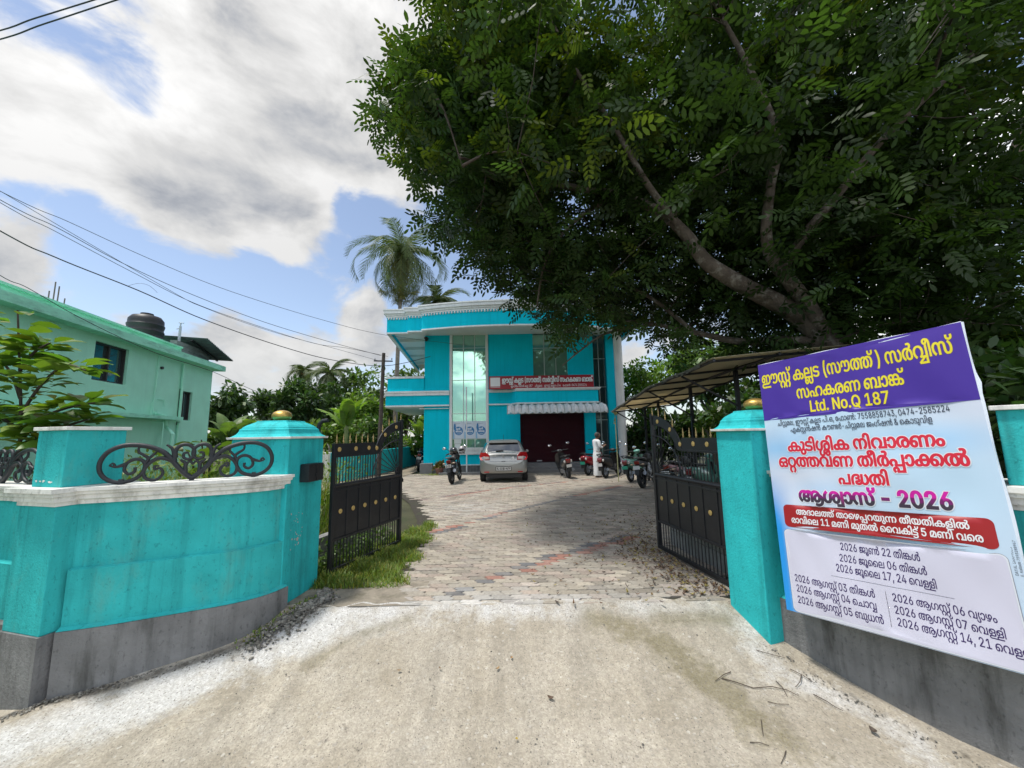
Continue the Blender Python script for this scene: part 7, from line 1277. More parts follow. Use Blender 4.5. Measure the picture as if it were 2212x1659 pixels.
# ------------------------------------------------------------------ car
def car():
    t = thing('parked_car', 'silver grey hatchback seen from behind, parked at the bank steps', 'car', (-.35, 13.82, 0))
    paint = mat('silver_grey_paint', (.31, .315, .305), .30, .7, coat=.6, var=.04, vscale=3)
    glass = mat('car_glass', (.02, .025, .027), .04, .0, spec=1., coat=1.); red = mat('tail_lamp_red', (.42, .008, .012), .15, coat=1.); lamp = mat('tail_lamp_clear', (.62, .50, .48), .15, coat=1.)
    st = [(-.02, .36, .72, .76, .60, .66, .80), (.03, .30, .80, .80, .78, .96, .60), (.10, .28, .83, .84, .90, 1.02, .66), (.30, .26, .85, .862, .96, 1.16, .62), (.52, .24, .86, .872, .97, 1.39, .58), (.70, .23, .86, .872, .97, 1.465, .56), (1.3, .22, .86, .873, .96, 1.50, .57), (2.1, .22, .86, .873, .95, 1.475, .57), (2.55, .22, .86, .872, .94, 1.32, .60), (3.0, .22, .86, .868, .93, 1.00, .70), (3.5, .24, .84, .85, .86, .93, .66), (3.85, .30, .76, .78, .74, .80, .6), (3.97, .38, .60, .62, .60, .66, .45)]
    rings = []
    for y, zb, ws, ww, zw, zr, wr in st:
        zr = max(zr, zw + .02); half = [(0, zb), (ws * .8, zb), (ws, zb + .05), (ww, (zb + zw) / 2 + .02), (ww * .99, zw - .08), (ww * .965, zw), (wr + (ww * .965 - wr) * .5, zw + (zr - zw) * .48), (wr + .05, zr - .08 * min(1, (zr - zw) * 2)), (wr * .9, zr - .02), (wr * .5, zr), (0, zr + .004)]
        rings.append([Vector((x, y, z)) for x, z in half] + [Vector((-x, y, z)) for x, z in half[-2:0:-1]])
    b = MB(); b.loft(rings); body = b.build('body', paint, t, smooth=True, sub=2, angle=180)
    # rear glass, hatch lines
    def patch(name, pts, material, parent, th=.012):
        b = MB(); n = len(pts); vs = [Vector(p) for p in pts]; nn = (vs[1] - vs[0]).cross(vs[2] - vs[0]).normalized()
        if nn.y > 0: nn = -nn
        b.add([v for v in vs] + [v - nn * th for v in vs], [tuple(range(n)), tuple(range(n, 2*n))[::-1]] + [(i, (i+1) % n, n+(i+1) % n, n+i) for i in range(n)]); return b.build(name, material, parent, bevel=.004)
    patch('rear_window', [(-.565, .19, 1.075), (.565, .19, 1.075), (.60, .27, 1.17), (.545, .47, 1.375), (.40, .50, 1.40), (-.40, .50, 1.40), (-.545, .47, 1.375), (-.60, .27, 1.17)], glass, t, .05)
    patch('spoiler', [(-.53, .40, 1.40), (.53, .40, 1.40), (.50, .62, 1.475), (-.50, .62, 1.475)], paint, t, .03)
    b = MB(); b.tube([(-.27, .16, 1.09), (-.05, .165, 1.115), (.0, .165, 1.11)], .022, 8); b.build('wiper', M['black'], t)
    for s in (-1, 1):
        q = [(s * .50, -.03, .95), (s * .49, -.035, .79), (s * .81, .03, .785), (s * .868, .14, .90), (s * .82, .12, 1.05), (s * .62, .02, 1.06)]
        L_ = patch('tail_light', q, red, t, .12); patch('reverse_lamp', [(s * .515, -.045, .91), (s * .515, -.048, .82), (s * .70, -.012, .82), (s * .71, -.008, .91)], lamp, L_, .02)
        patch('reflector', [(s * .50, -.035, .395), (s * .50, -.035, .36), (s * .68, -.01, .36), (s * .68, -.01, .395)], red, t, .02)
        b = MB(); b.ball((s * .93, 2.55, .98), .085, 10, 8, (.8, .5, .75)); b.bar((s * .84, 2.55, .95), (s * .92, 2.55, .96), .05); b.build('mirror', paint, t, smooth=True)
        b = MB(); b.add([(s*.864, .72, 1.02), (s*.864, 2.45, .985), (s*.70, 2.15, 1.37), (s*.68, .85, 1.385)], [(0, 1, 2, 3)]); b.build('side_window', glass, t)
    patch('chrome_strip', [(-.45, .0, 1.045), (.45, .0, 1.045), (.44, .04, 1.062), (-.44, .04, 1.062)], M['chrome'], t, .015)
    patch('hatch_edge', [(-.49, -.034, .735), (.49, -.034, .735), (.49, -.03, .755), (-.49, -.03, .755)], M['steel'], t, .01)
    patch('hatch_handle', [(-.07, -.038, .728), (.07, -.038, .728), (.07, -.036, .748), (-.07, -.036, .748)], M['black'], t, .02)
    e = bpy.data.objects.new('number_plate', None); COL.objects.link(e); e.parent = t; e.location = (0, -.05, .49); e.rotation_euler = (R(90), 0, 0)
    b = MB(); b.bx(-.275, .275, -.075, .075, -.02, .004); b.build('plate_frame', M['black'], e); b = MB(); b.bx(-.255, .255, -.058, .058, .0, .008); b.build('plate', mat('plate_white', (.72, .72, .70), .5), e)
    lettering('lettering', RUNS['plate'], -.235, .235, -.035, .075, M['black'], e, bold=.004, xh=720., z=.010)
    def disc(name, x, z, r, material, y=-.03): b = MB(); b.lathe([(r, 0), (r, .01)], (x, y, z), 18, M=Matrix.Rotation(R(90), 3, 'X')); return b.build(name, material, t)
    disc('round_sticker', .335, .855, .05, M['white'], -.018)
    b = MB(); b.tube([(.035, -.035, .935), (-.01, -.036, .955), (-.04, -.036, .93), (.0, -.036, .912), (.04, -.036, .895), (.01, -.036, .87), (-.035, -.035, .89)], .009, 6); b.build('emblem', M['chrome'], t)
    b = MB()
    for i in range(6): b.bx(-.44 + i * .038, -.415 + i * .038, -.032, -.02, .92, .945)
    b.build('model_badge', M['chrome'], t)
    b = MB(); b.bx(-.62, .62, .0, 3.6, .19, .30); b.bx(-.4, .4, .02, .25, .16, .2); b.build('underbody', M['black'], t)
    b = MB(); b.tube([(0, .66, 1.47), (0, .62, 1.68)], .006, 6); b.build('aerial', M['black'], t)
    for y in (.64, 3.16):
        for s in (-1, 1):
            mm = Matrix.Rotation(R(90), 3, 'Y'); b = MB(); b.lathe([(.21, -.09), (.285, -.095), (.305, -.07), (.308, 0), (.305, .07), (.285, .095), (.21, .09)], (s * .765, y, .305), 28, M=mm); w = b.build('wheel', M['rubber'], t, smooth=True, angle=50)
            b = MB(); b.lathe([(.205, -.06), (.205, .075), (.05, .07)], (s * .765, y, .305), 20, M=mm); b.build('rim', M['steel'], w, smooth=True)
    return t
car()

# ------------------------------------------------------------------ two wheelers (local: rear at -y, front at +y)
def wheel(t, y, r, w, rimm, z=None, name='wheel'):
    z = r if z is None else z; mm = Matrix.Rotation(R(90), 3, 'Y')
    b = MB(); b.lathe([(r * .72, -w * .35), (r * .88, -w / 2), (r * .98, -w * .32), (r, 0), (r * .98, w * .32), (r * .88, w / 2), (r * .72, w * .35)], (0, y, z), 28, M=mm, cap=False); b.lathe([(r*.72, w*.35), (r*.72, -w*.35)], (0, y, z), 28, M=mm, cap=False)
    o = b.build(name, M['rubber'], t, smooth=True, angle=60)
    b = MB(); b.lathe([(r * .70, -w * .3), (r * .70, w * .3)], (0, y, z), 24, M=mm, cap=False); b.lathe([(r * .16, -w * .4), (r * .16, w * .4)], (0, y, z), 12, M=mm)
    for k in range(6):
        a = k * math.pi / 3; b.bar((0, y + math.cos(a) * r * .14, z + math.sin(a) * r * .14), (0, y + math.cos(a + .2) * r * .70, z + math.sin(a + .2) * r * .70), .016, w * .3)
    b.build('rim', rimm, o); return o
def mirror_pair(t, y, z, w, mm, up=.22, out=.22):
    for s in (-1, 1):
        b = MB(); p = Vector((s * w, y, z)); q = p + Vector((s * out * .7, -.03, up)); b.tube([p, p + Vector((s * .04, .0, up * .6)), q], .007, 6)
        o = b.build('mirror', M['black'], t); b = MB(); b.ball(q + Vector((s * .05, -.012, .015)), .058, 12, 8, (1.15, .2, .75)); o2 = b.build('mirror_glass', mm, o, smooth=True); b = MB(); b.ball(q + Vector((s * .05, .01, .015)), .062, 12, 8, (1.15, .3, .75)); b.build('mirror_shell', M['black'], o, smooth=True)
def plate(t, y, z, tilt, material, run='plate', w=.2, h=.11):
    e = bpy.data.objects.new('number_plate', None); COL.objects.link(e); e.parent = t; e.location = (0, y, z); e.rotation_euler = (R(90) - tilt, 0, 0)
    b = MB(); b.bx(-w/2, w/2, -h/2, h/2, -.004, 0); b.build('plate', material, e)
    return e
MPL = mat('plate_white_small', (.75, .75, .74), .5); MPG = mat('plate_green', (.03, .38, .25), .5)
MMIR = mat('mirror_face', (.85, .88, .9), .05, 1.)
TAILR = mat('tail_red', (.17, .008, .010), .2, coat=1.)
def plate_text(e, lines, material):
    for txt, x0, x1, y, h in lines: lettering('lettering', txt, x0, x1, y, h, material, e, bold=.002, xh=720., z=.003)
def motorcycle(name, label, loc, rz, lean=0, paint=None, plate_m=None, two_tone=None, helmets=False, group='motorcycles parked in the yard'):
    t = thing(name, label, 'motorcycle', loc, rz, group); t.rotation_euler = (0, lean, rz); paint = paint or M['black']
    wheel(t, -.62, .305, .12, M['black']); wheel(t, .66, .30, .09, M['black'])
    b = MB(); b.tube([(0, .42, .92), (0, .05, .80), (0, -.35, .72)], .03, 8)
    for s in (-1, 1):
        b.tube([(s*.05, .40, .86), (s*.10, .12, .42), (s*.10, -.18, .36)], .022, 7); b.tube([(s*.10, -.18, .36), (s*.10, -.62, .305)], .025, 7); b.tube([(s*.12, -.28, .66), (s*.13, -.60, .33)], .032, 8); b.tube([(s*.08, .44, .95), (s*.085, .66, .30)], .026, 8)
    b.build('frame', M['iron'], t, smooth=True)
    b = MB(); b.ball((0, .02, .45), .18, 12, 9, (.75, 1.1, 1.0)); b.lathe([(.10, 0), (.10, .03), (.085, .035), (.085, .065), (.10, .07), (.10, .10), (.07, .2)], (0, .12, .52), 12); b.build('engine', M['steel'], t, smooth=True, angle=40)
    b = MB(); b.loft([[Vector((x * w, y, z0 + z * h)) for x, z in ((-1, .1), (-.8, .8), (-.3, 1.05), (.3, 1.05), (.8, .8), (1, .1), (.7, -.1), (-.7, -.1))] for y, w, z0, h in ((-.10, .09, .78, .10), (.05, .14, .78, .20), (.22, .15, .80, .22), (.38, .12, .84, .14))]); b.build('fuel_tank', paint, t, smooth=True, sub=1, angle=180)
    b = MB(); b.loft([[Vector((x * w, y, z + dz * h)) for x, dz in ((-1, -.3), (-.9, .6), (0, 1), (.9, .6), (1, -.3), (0, -.6))] for y, w, z, h in ((.0, .08, .80, .04), (-.2, .13, .80, .06), (-.45, .12, .85, .06), (-.70, .08, .88, .04))]); b.build('seat', M['black'], t, smooth=True, sub=1, angle=180)
    b = MB(); b.loft([[Vector((x * w, y, z + dz * h)) for x, dz in ((-1, -1), (-1, .5), (-.5, 1), (.5, 1), (1, .5), (1, -1))] for y, w, z, h in ((-.15, .11, .68, .08), (-.5, .11, .74, .07), (-.76, .075, .80, .05), (-.84, .05, .80, .035))]); b.build('tail_cowl', two_tone or paint, t, smooth=True, angle=60)
    b = MB(); b.tube([(-.13, -.30, .86), (-.12, -.70, .92), (0, -.80, .93), (.12, -.70, .92), (.13, -.30, .86)], .014, 7); b.build('grab_rail', M['steel'], t, smooth=True)
    b = MB(); b.box((0, -.85, .775), (.16, .04, .10)); b.build('tail_light', TAILR, t, bevel=.012)
    b = MB(); b.loft([[Vector((x * .065, y, z)) for x in (-1, 1)] + [Vector((x * .055, y + .012, z - .01)) for x in (1, -1)] for y, z in ((-.80, .74), (-.92, .60), (-.97, .42))]); b.build('rear_fender', M['black'], t)
    e = plate(t, -.945, .63, R(-12), plate_m or MPL)
    if plate_m is None:
        p = RUNS['plate']; plate_text(e, [(p[:5], -.07, .07, .008, .035), (p[6:], -.085, .085, -.042, .035)], M['black'])
    for s in (-1, 1): b = MB(); b.ball((s * .17, -.82, .72), .032, 8, 6, (1.5, .8, .8)); b.bar((0, -.80, .72), (s * .15, -.82, .72), .014); b.build('indicator', mat('indicator_lens', (.50, .36, .26), .3), t, smooth=True)
    b = MB(); b.tube([(.10, .2, .30), (.13, -.1, .26), (.15, -.35, .32), (.16, -.75, .46)], [.025, .03, .055, .06], 12); b.build('exhaust', M['steel'], t, smooth=True)
    b = MB(); b.tube([(.19, -.45, .30), (.24, -.55, .52), (.24, -.78, .50), (.20, -.80, .30), (.19, -.45, .30)], .011, 6); b.build('saree_guard', M['iron'], t)
    b = MB(); b.tube([(-.36, .30, .98), (-.25, .36, 1.02), (-.08, .44, .98), (.08, .44, .98), (.25, .36, 1.02), (.36, .30, .98)], .014, 8)
    for s in (-1, 1): b.tube([(s*.36, .30, .98), (s*.24, .365, 1.02)], .022, 8); b.tube([(s*.33, .36, .99), (s*.22, .42, 1.0)], .007, 5)
    b.build('handlebar', M['black'], t, smooth=True)
    b = MB(); b.ball((0, .56, .88), .12, 12, 9, (1, .8, 1)); b.box((0, .47, 1.02), (.18, .08, .10)); b.build('headlamp', M['black'], t, smooth=True, angle=50)
    b = MB(); b.tube([(0, .66 + math.cos(R(a)) * .33, .30 + math.sin(R(a)) * .33) for a in range(20, 150, 13)], .05, 6); b.build('front_fender', paint, t, smooth=True)
    mirror_pair(t, .38, 1.0, .20, M['chrome'])
    b = MB(); b.tube([(-.10, -.1, .32), (-.22, -.16, .01)], .012, 6); b.build('side_stand', M['iron'], t)
    return t
def scooter(name, label, loc, rz, lean=0, paint=None, seat=None, plate_m=None, tail=None, group='scooters parked in the yard', mirror=True, dark=None):
    t = thing(name, label, 'scooter', loc, rz, group); t.rotation_euler = (0, lean, rz); paint = paint or M['black']; dark = dark or M['black']
    wheel(t, -.56, .235, .11, M['steel']); wheel(t, .66, .235, .10, M['steel'])
    b = MB(); b.loft([[Vector((x * w, y, z0 + z * (z1 - z0))) for x, z in ((-.75, 0), (-1, .35), (-.95, .8), (-.6, 1), (.6, 1), (.95, .8), (1, .35), (.75, 0))] for y, w, z0, z1 in ((.02, .13, .36, .70), (-.15, .17, .32, .74), (-.45, .20, .40, .77), (-.70, .17, .52, .79), (-.86, .10, .62, .79), (-.90, .07, .66, .77))]); b.build('body', paint, t, smooth=True, sub=1, angle=180)
    b = MB(); b.loft([[Vector((x * w, y, z + dz * h)) for x, dz in ((-1, -.4), (-.92, .6), (0, 1), (.92, .6), (1, -.4), (0, -.6))] for y, w, z, h in ((.06, .10, .76, .03), (-.12, .155, .79, .055), (-.45, .15, .82, .055), (-.74, .10, .83, .04))]); b.build('seat', seat or M['black'], t, smooth=True, sub=1, angle=180)
    b = MB(); b.tube([(-.12, -.60, .80), (-.12, -.84, .88), (0, -.90, .89), (.12, -.84, .88), (.12, -.60, .80)], .016, 8); b.build('grab_rail', M['black'], t, smooth=True)
    b = MB(); b.loft([[Vector((x * w, y, z)) for x, w in ((-1, .09), (1, .09))] + [Vector((x * .07, y + .02, z - h)) for x in (1, -1)] for y, z, h in ((-.885, .76, .10), (-.925, .70, .10))]); b.build('tail_light', tail or TAILR, t)
    for s in (-1, 1): b = MB(); b.ball((s * .125, -.86, .66), .045, 8, 6, (.9, .7, 1.2)); b.build('indicator', mat('clear_indicator', (.62, .60, .56), .2, coat=1.), t, smooth=True)
    b = MB(); b.loft([[Vector((x * .08, y, z)) for x in (-1, 1)] + [Vector((x * .07, y + .015, z - .01)) for x in (1, -1)] for y, z in ((-.80, .62), (-.92, .50), (-.93, .30))]); b.build('rear_fender', dark, t)
    plate(t, -.945, .50, R(-10), plate_m or MPL)
    b = MB(); b.box((0, .28, .27), (.30, .55, .06)); b.build('floorboard', dark, t, bevel=.02)
    b = MB(); b.loft([[Vector((-w, y, z)), Vector((-w*.6, y + .07, z)), Vector((w*.6, y + .07, z)), Vector((w, y, z)), Vector((w*.6, y + .02, z)), Vector((-w*.6, y + .02, z))] for y, z, w in ((.50, .27, .16), (.56, .55, .21), (.48, .82, .20), (.44, .92, .13))]); b.build('leg_shield', paint, t, smooth=True, angle=50)
    b = MB(); b.tube([(0, .44, .85), (0, .52, .60), (0, .66, .235)], .03, 8); b.build('fork', M['iron'], t)
    b = MB(); b.loft([[Vector((x * w, y, z + dz * h)) for x, dz in ((-1, 0), (-.6, 1), (.6, 1), (1, 0), (.6, -1), (-.6, -1))] for y, w, z, h in ((.30, .12, 1.0, .05), (.40, .16, 1.01, .07), (.52, .10, .98, .07))]); b.build('handlebar_cowl', paint, t, smooth=True, sub=1, angle=180)
    b = MB()
    for s in (-1, 1): b.tube([(s*.12, .38, 1.01), (s*.35, .30, 1.01)], .018, 8); b.tube([(s*.16, .44, 1.02), (s*.34, .38, 1.01)], .006, 5)
    b.build('handlebar', M['black'], t, smooth=True)
    if mirror: mirror_pair(t, .38, 1.03, .17, M['chrome'])
    b = MB(); b.tube([(0, .66 + math.cos(R(a)) * .26, .235 + math.sin(R(a)) * .26) for a in range(10, 171, 16)], .055, 6); b.build('front_fender', paint, t, smooth=True)
    b = MB(); b.tube([(.15, -.10, .22), (.17, -.35, .24), (.18, -.72, .32)], [.03, .05, .055], 10); b.box((-.15, -.3, .27), (.08, .40, .12)); b.build('exhaust', M['steel'], t, smooth=True, angle=50)
    b = MB(); b.tube([(-.12, -.12, .25), (-.24, -.16, .01)], .012, 6); b.build('side_stand', M['iron'], t)
    return t
G = lambda u, v: gpt(u, v)
P_ = lambda u, v, Y: (at(u, v, Y).x, Y, 0)
m1 = motorcycle('motorcycle', 'black motorcycle with helmets on its mirrors, parked left of the silver car', (P_(985, 1030, 14.4)), R(-4), R(-6))
mred = mat('red_scooter_paint', (.38, .01, .025), .25, coat=.8); mgrn = mat('mint_scooter_paint', (.16, .40, .32), .3, coat=.7); mgrey = mat('dark_grey_scooter_paint', (.045, .047, .05), .3, coat=.7)
scooter('scooter', 'dark grey scooter leaning on its stand in front of the maroon shutter', P_(1222, 1024, 15.4), R(5), R(-8), paint=mgrey)
scooter('scooter', 'red scooter with a green plate half hidden behind the man in white', P_(1284, 1015, 16.2), R(-38), R(-4), paint=mred, plate_m=MPG)
scooter('scooter', 'black scooter with a white plate parked directly right of the man in white', P_(1322, 1020, 15.2), R(-38), R(-6), paint=M['black'])
scooter('scooter', 'mint green scooter with bright round mirrors, left of the right gate leaf', P_(1376, 1022, 13.9), R(-38), R(-6), paint=mgrn, plate_m=MPG)
motorcycle('motorcycle', 'black sports motorcycle with thick rear tyre touching the view of the right gate leaf', P_(1402, 1030, 12.4), R(-36), R(-6), plate_m=MPL)
motorcycle('motorcycle', 'motorcycle with red and white tail seen through the right gate bars', P_(1480, 1042, 10.6), R(-48), R(-5), two_tone=mat('white_red_tail', (.5, .25, .26), .3))
scooter('scooter', 'teal scooter seen through the right gate bars beside the pillar', P_(1530, 1042, 10.4), R(-50), R(-5), paint=mgrn)
motorcycle('motorcycle', 'dark motorcycle standing behind the left corner of the bank', P_(905, 1004, 19.6), R(10), R(5))
# helmets hung on the motorcycle by the car
def helmet(label, loc, shell, visor, rz):
    t = thing('helmet', label, 'helmet', loc, rz, 'helmets on the motorcycle')
    b = MB(); b.ball((0, 0, .13), .14, 18, 12, (.92, 1.1, 1.0)); b.build('shell', shell, t, smooth=True); b = MB(); b.ball((0, .028, .125), .135, 18, 10, (.90, 1.05, .55)); b.build('visor', visor, t, smooth=True)
    b = MB(); b.ball((0, .06, .03), .11, 12, 8, (.95, .9, .6)); b.build('chin_guard', shell, t, smooth=True)
mv = m1.location
helmet('silver and black full face helmet on the mirror nearest the car', (mv.x + .18, mv.y + .38, 1.02), mat('silver_helmet', (.36, .34, .34), .3, .3), M['black'], R(160))
helmet('glossy black helmet hung on the fuel tank of the motorcycle', (mv.x - .12, mv.y + .2, .98), mat('black_helmet', (.02, .02, .022), .15, coat=1.), M['black'], R(60))

# ------------------------------------------------------------------ person
def skin_mesh(name, joints, edges, material, parent=None, sub=2, root=0):
    me = bpy.data.meshes.new(name); me.from_pydata([j[:3] for j in joints], edges, []); o = bpy.data.objects.new(name, me); COL.objects.link(o)
    sk = o.modifiers.new('skin', 'SKIN'); me.skin_vertices or o.data
    for i, j in enumerate(joints):
        r = j[3] if isinstance(j[3], tuple) else (j[3], j[3]); o.data.skin_vertices[0].data[i].radius = r; o.data.skin_vertices[0].data[i].use_root = (i == root)
    ss = o.modifiers.new('sub', 'SUBSURF'); ss.levels = sub; ss.render_levels = sub
    me2 = bpy.data.meshes.new_from_object(o.evaluated_get(bpy.context.evaluated_depsgraph_get())); bpy.data.objects.remove(o)
    me2.name = name; me2.materials.clear(); me2.materials.append(material)
    for p in me2.polygons: p.use_smooth = True
    o = bpy.data.objects.new(name, me2); COL.objects.link(o)
    if parent: o.parent = parent
    return o
def person():
    t = thing('person', 'elderly man in white shirt and white mundu standing with head bent over a phone', 'person', (at(1290, 1000, 15.0).x, 15.0, 0), R(-75))
    # faces local +y; feet on the ground
    skin = mat('brown_skin', (.20, .105, .065), .5); hair = mat('dark_greying_hair', (.06, .055, .05), .7); cloth = mat('white_cotton', (.80, .81, .82), .8, var=.04, vscale=8)
    J = [(0, 0, .92, (.13, .10)), (0, 0, 1.10, (.135, .10)), (0, .0, 1.28, (.15, .10)), (0, .0, 1.38, (.11, .08)), (0, .02, 1.45, .05), (0, .04, 1.50, .055), (0, .07, 1.575, (.072, .085)), (0, .075, 1.63, (.062, .075)),
         (.09, 0, .86, .085), (.10, .02, .48, .055), (.10, -.02, .09, .038), (.10, .12, .03, .032), (-.09, 0, .86, .085), (-.10, .02, .48, .055), (-.10, -.02, .09, .038), (-.10, .12, .03, .032),
         (.20, 0, 1.37, .055), (.25, .03, 1.09, .042), (.12, .25, 1.17, .030), (.09, .30, 1.20, (.035, .02)), (-.20, 0, 1.37, .055), (-.25, .03, 1.09, .042), (-.10, .24, 1.17, .030), (-.07, .29, 1.20, (.035, .02))]
    E_ = [(0,1),(1,2),(2,3),(3,4),(4,5),(5,6),(6,7),(0,8),(8,9),(9,10),(10,11),(0,12),(12,13),(13,14),(14,15),(3,16),(16,17),(17,18),(18,19),(3,20),(20,21),(21,22),(22,23)]
    # fingers, rooted in the palms
    for s, hi in ((1, 19), (-1, 23)):
        for k, (dx, l) in enumerate(((-.025, .055), (-.008, .065), (.010, .06), (.026, .045))):
            a = len(J); bx_, by_, bz_ = J[hi][:3]; J.append((bx_ + dx, by_ + .035, bz_ + .012, .010)); J.append((bx_ + dx - s * .008, by_ + .035 + l * .5, bz_ + .03, .009)); J.append((bx_ + dx - s * .014, by_ + .03 + l * .6, bz_ + .05, .008)); E_.extend([(hi, a), (a, a+1), (a+1, a+2)])
        a = len(J); J.append((J[hi][0] - s * .035, J[hi][1] + .01, J[hi][2] + .02, .011)); J.append((J[hi][0] - s * .04, J[hi][1] + .04, J[hi][2] + .045, .009)); E_.extend([(hi, a), (a, a+1)])
    o = skin_mesh('body', J, E_, skin, t)
    b = MB(); b.ball((0, .045, 1.60), .098, 16, 12, (.86, 1.05, 1.12)); b.build('hair', hair, t, smooth=True)
    b = MB(); b.ball((0, .075, 1.585), .092, 16, 12, (.86, 1.02, 1.15)); b.ball((0, .175, 1.575), .018, 8, 6, (.8, 1, 1.3))
    for s in (-1, 1): b.ball((s * .082, .06, 1.58), .024, 8, 6, (.4, .8, 1.2))
    b.build('face', skin, t, smooth=True)
    b = MB()
    for s in (-1, 1): b.ball((s * .032, .163, 1.60), .010, 8, 6); b.bar((s * .018, .165, 1.622), (s * .048, .158, 1.622), .007)
    b.bar((-.022, .163, 1.535), (.022, .163, 1.535), .008); b.bar((-.025, .168, 1.552), (.025, .168, 1.552), .010); b.build('eyes_and_mouth', hair, t)
    JS = [(0, 0, .80, (.165, .125)), (0, 0, 1.0, (.165, .125)), (0, 0, 1.22, (.17, .118)), (0, 0, 1.36, (.135, .095)), (0, .015, 1.42, (.07, .06)), (.19, 0, 1.375, .072), (.245, .03, 1.12, .062), (.175, .16, 1.145, .052), (-.19, 0, 1.375, .072), (-.245, .03, 1.12, .062), (-.17, .16, 1.145, .052)]
    skin_mesh('shirt', JS, [(0,1),(1,2),(2,3),(3,4),(3,5),(5,6),(6,7),(3,8),(8,9),(9,10)], cloth, t)
    rings = []
    for z, rx, ry in ((.95, .17, .13), (.80, .20, .155), (.55, .185, .15), (.30, .175, .15), (.10, .18, .16), (.075, .175, .155)):
        n = 36; rings.append([Vector((rx * math.cos(w) * (1 + .05 * math.sin(7 * w) * (1 - z)), ry * math.sin(w) * (1 + .05 * math.sin(5 * w + 1) * (1 - z)) + .01, z)) for w in (2 * math.pi * i / n for i in range(n))])
    b = MB(); b.loft(rings); b.build('mundu', cloth, t, smooth=True)
    b = MB()
    for s in (-1, 1): b.ball((s * .10, .06, .025), .05, 10, 6, (.9, 2.3, .5))
    b.build('sandals', mat('brown_sandal', (.06, .04, .03), .6), t, smooth=True)
    tp = t.matrix_basis.copy()
    b = MB(); b.box((0, 0, 0), (.075, .012, .15)); o = b.build('phone', M['black'], None, bevel=.004); w = Matrix.Rotation(R(-75), 4, 'Z'); o.matrix_world = Matrix.Translation(t.location) @ w @ Matrix.Translation((0, .335, 1.25)) @ Matrix.Rotation(R(-35), 4, 'X')
    tag(o, 'dark phone held in both hands by the man in white', 'phone')
person()
# ------------------------------------------------------------------ leaves as arrays
def frames(dirs, ups):
    x = dirs / np.linalg.norm(dirs, axis=1, keepdims=True); y = np.cross(ups, x); y /= np.maximum(1e-6, np.linalg.norm(y, axis=1, keepdims=True)); z = np.cross(x, y)
    return np.stack([x, y, z], axis=2)
def scatter(name, tmplV, tmplF, pos, dirs, ups, scale, tone, material, parent=None, smooth=False):
    tv = np.asarray(tmplV, np.float32); tf = np.asarray(tmplF, np.int64); A = frames(dirs, ups)
    V = np.einsum('nij,kj->nki', A, tv) * scale[:, None, None] + pos[:, None, :]
    F = tf[None] + (np.arange(len(pos)) * len(tv))[:, None, None]
    T = np.repeat(tone[:, None, :], len(tv), axis=1)
    return fast_mesh(name, V.reshape(-1, 3), F.reshape(-1, tf.shape[1]), material, parent, T.reshape(-1, 3), smooth)
def pinnate(pairs=4, L_=1., ll=.30, lw=.125):
    V = []; F = []
    def leaflet(o, a, l, w, dz):
        d = Vector((math.cos(a), math.sin(a), dz)); s = Vector((-math.sin(a), math.cos(a), 0)); b0 = len(V)
        for t, k in ((0, 0), (.35, .85), (.72, .9), (1., .0), (.72, -.9), (.35, -.85)): V.append(tuple(Vector(o) + d * (l * t) + s * (w * .5 * k) + Vector((0, 0, -.12 * l * t * t))))
        F.append(tuple(range(b0, b0 + 6)))
    for i in range(pairs):
        x = L_ * (.25 + .68 * i / pairs); z = -.16 * (x / L_) ** 2
        for s in (-1, 1): leaflet((x, 0, z), s * R(62 - 5 * i), ll * (1 - .12 * abs(i - 1.5)), lw, -.15)
    leaflet((L_ * .92, 0, -.14), 0, ll, lw, -.3)
    return V, F
def rnd_unit(n, g): v = g.normal(size=(n, 3)); return v / np.linalg.norm(v, axis=1, keepdims=True)
def in_poly(u, v, poly):
    inside = np.zeros(len(u), bool); n = len(poly)
    for i in range(n):
        x1, y1 = poly[i]; x2, y2 = poly[(i+1) % n]
        c = ((y1 > v) != (y2 > v)) & (u < (x2 - x1) * (v - y1) / ((y2 - y1) + 1e-9) + x1); inside ^= c
    return inside
def proj_np(Pn):
    x, y, z = Pn[:, 0], Pn[:, 1], Pn[:, 2] - EYE
    yc = np.maximum(.05, y * math.cos(PITCH) + z * math.sin(PITCH)); b = (-y * math.sin(PITCH) + z * math.cos(PITCH)) / yc; a = x / yc
    return 1106 + FPX * (a * math.cos(ROLL) - b * math.sin(ROLL)), 829.5 - FPX * (a * math.sin(ROLL) + b * math.cos(ROLL)), yc

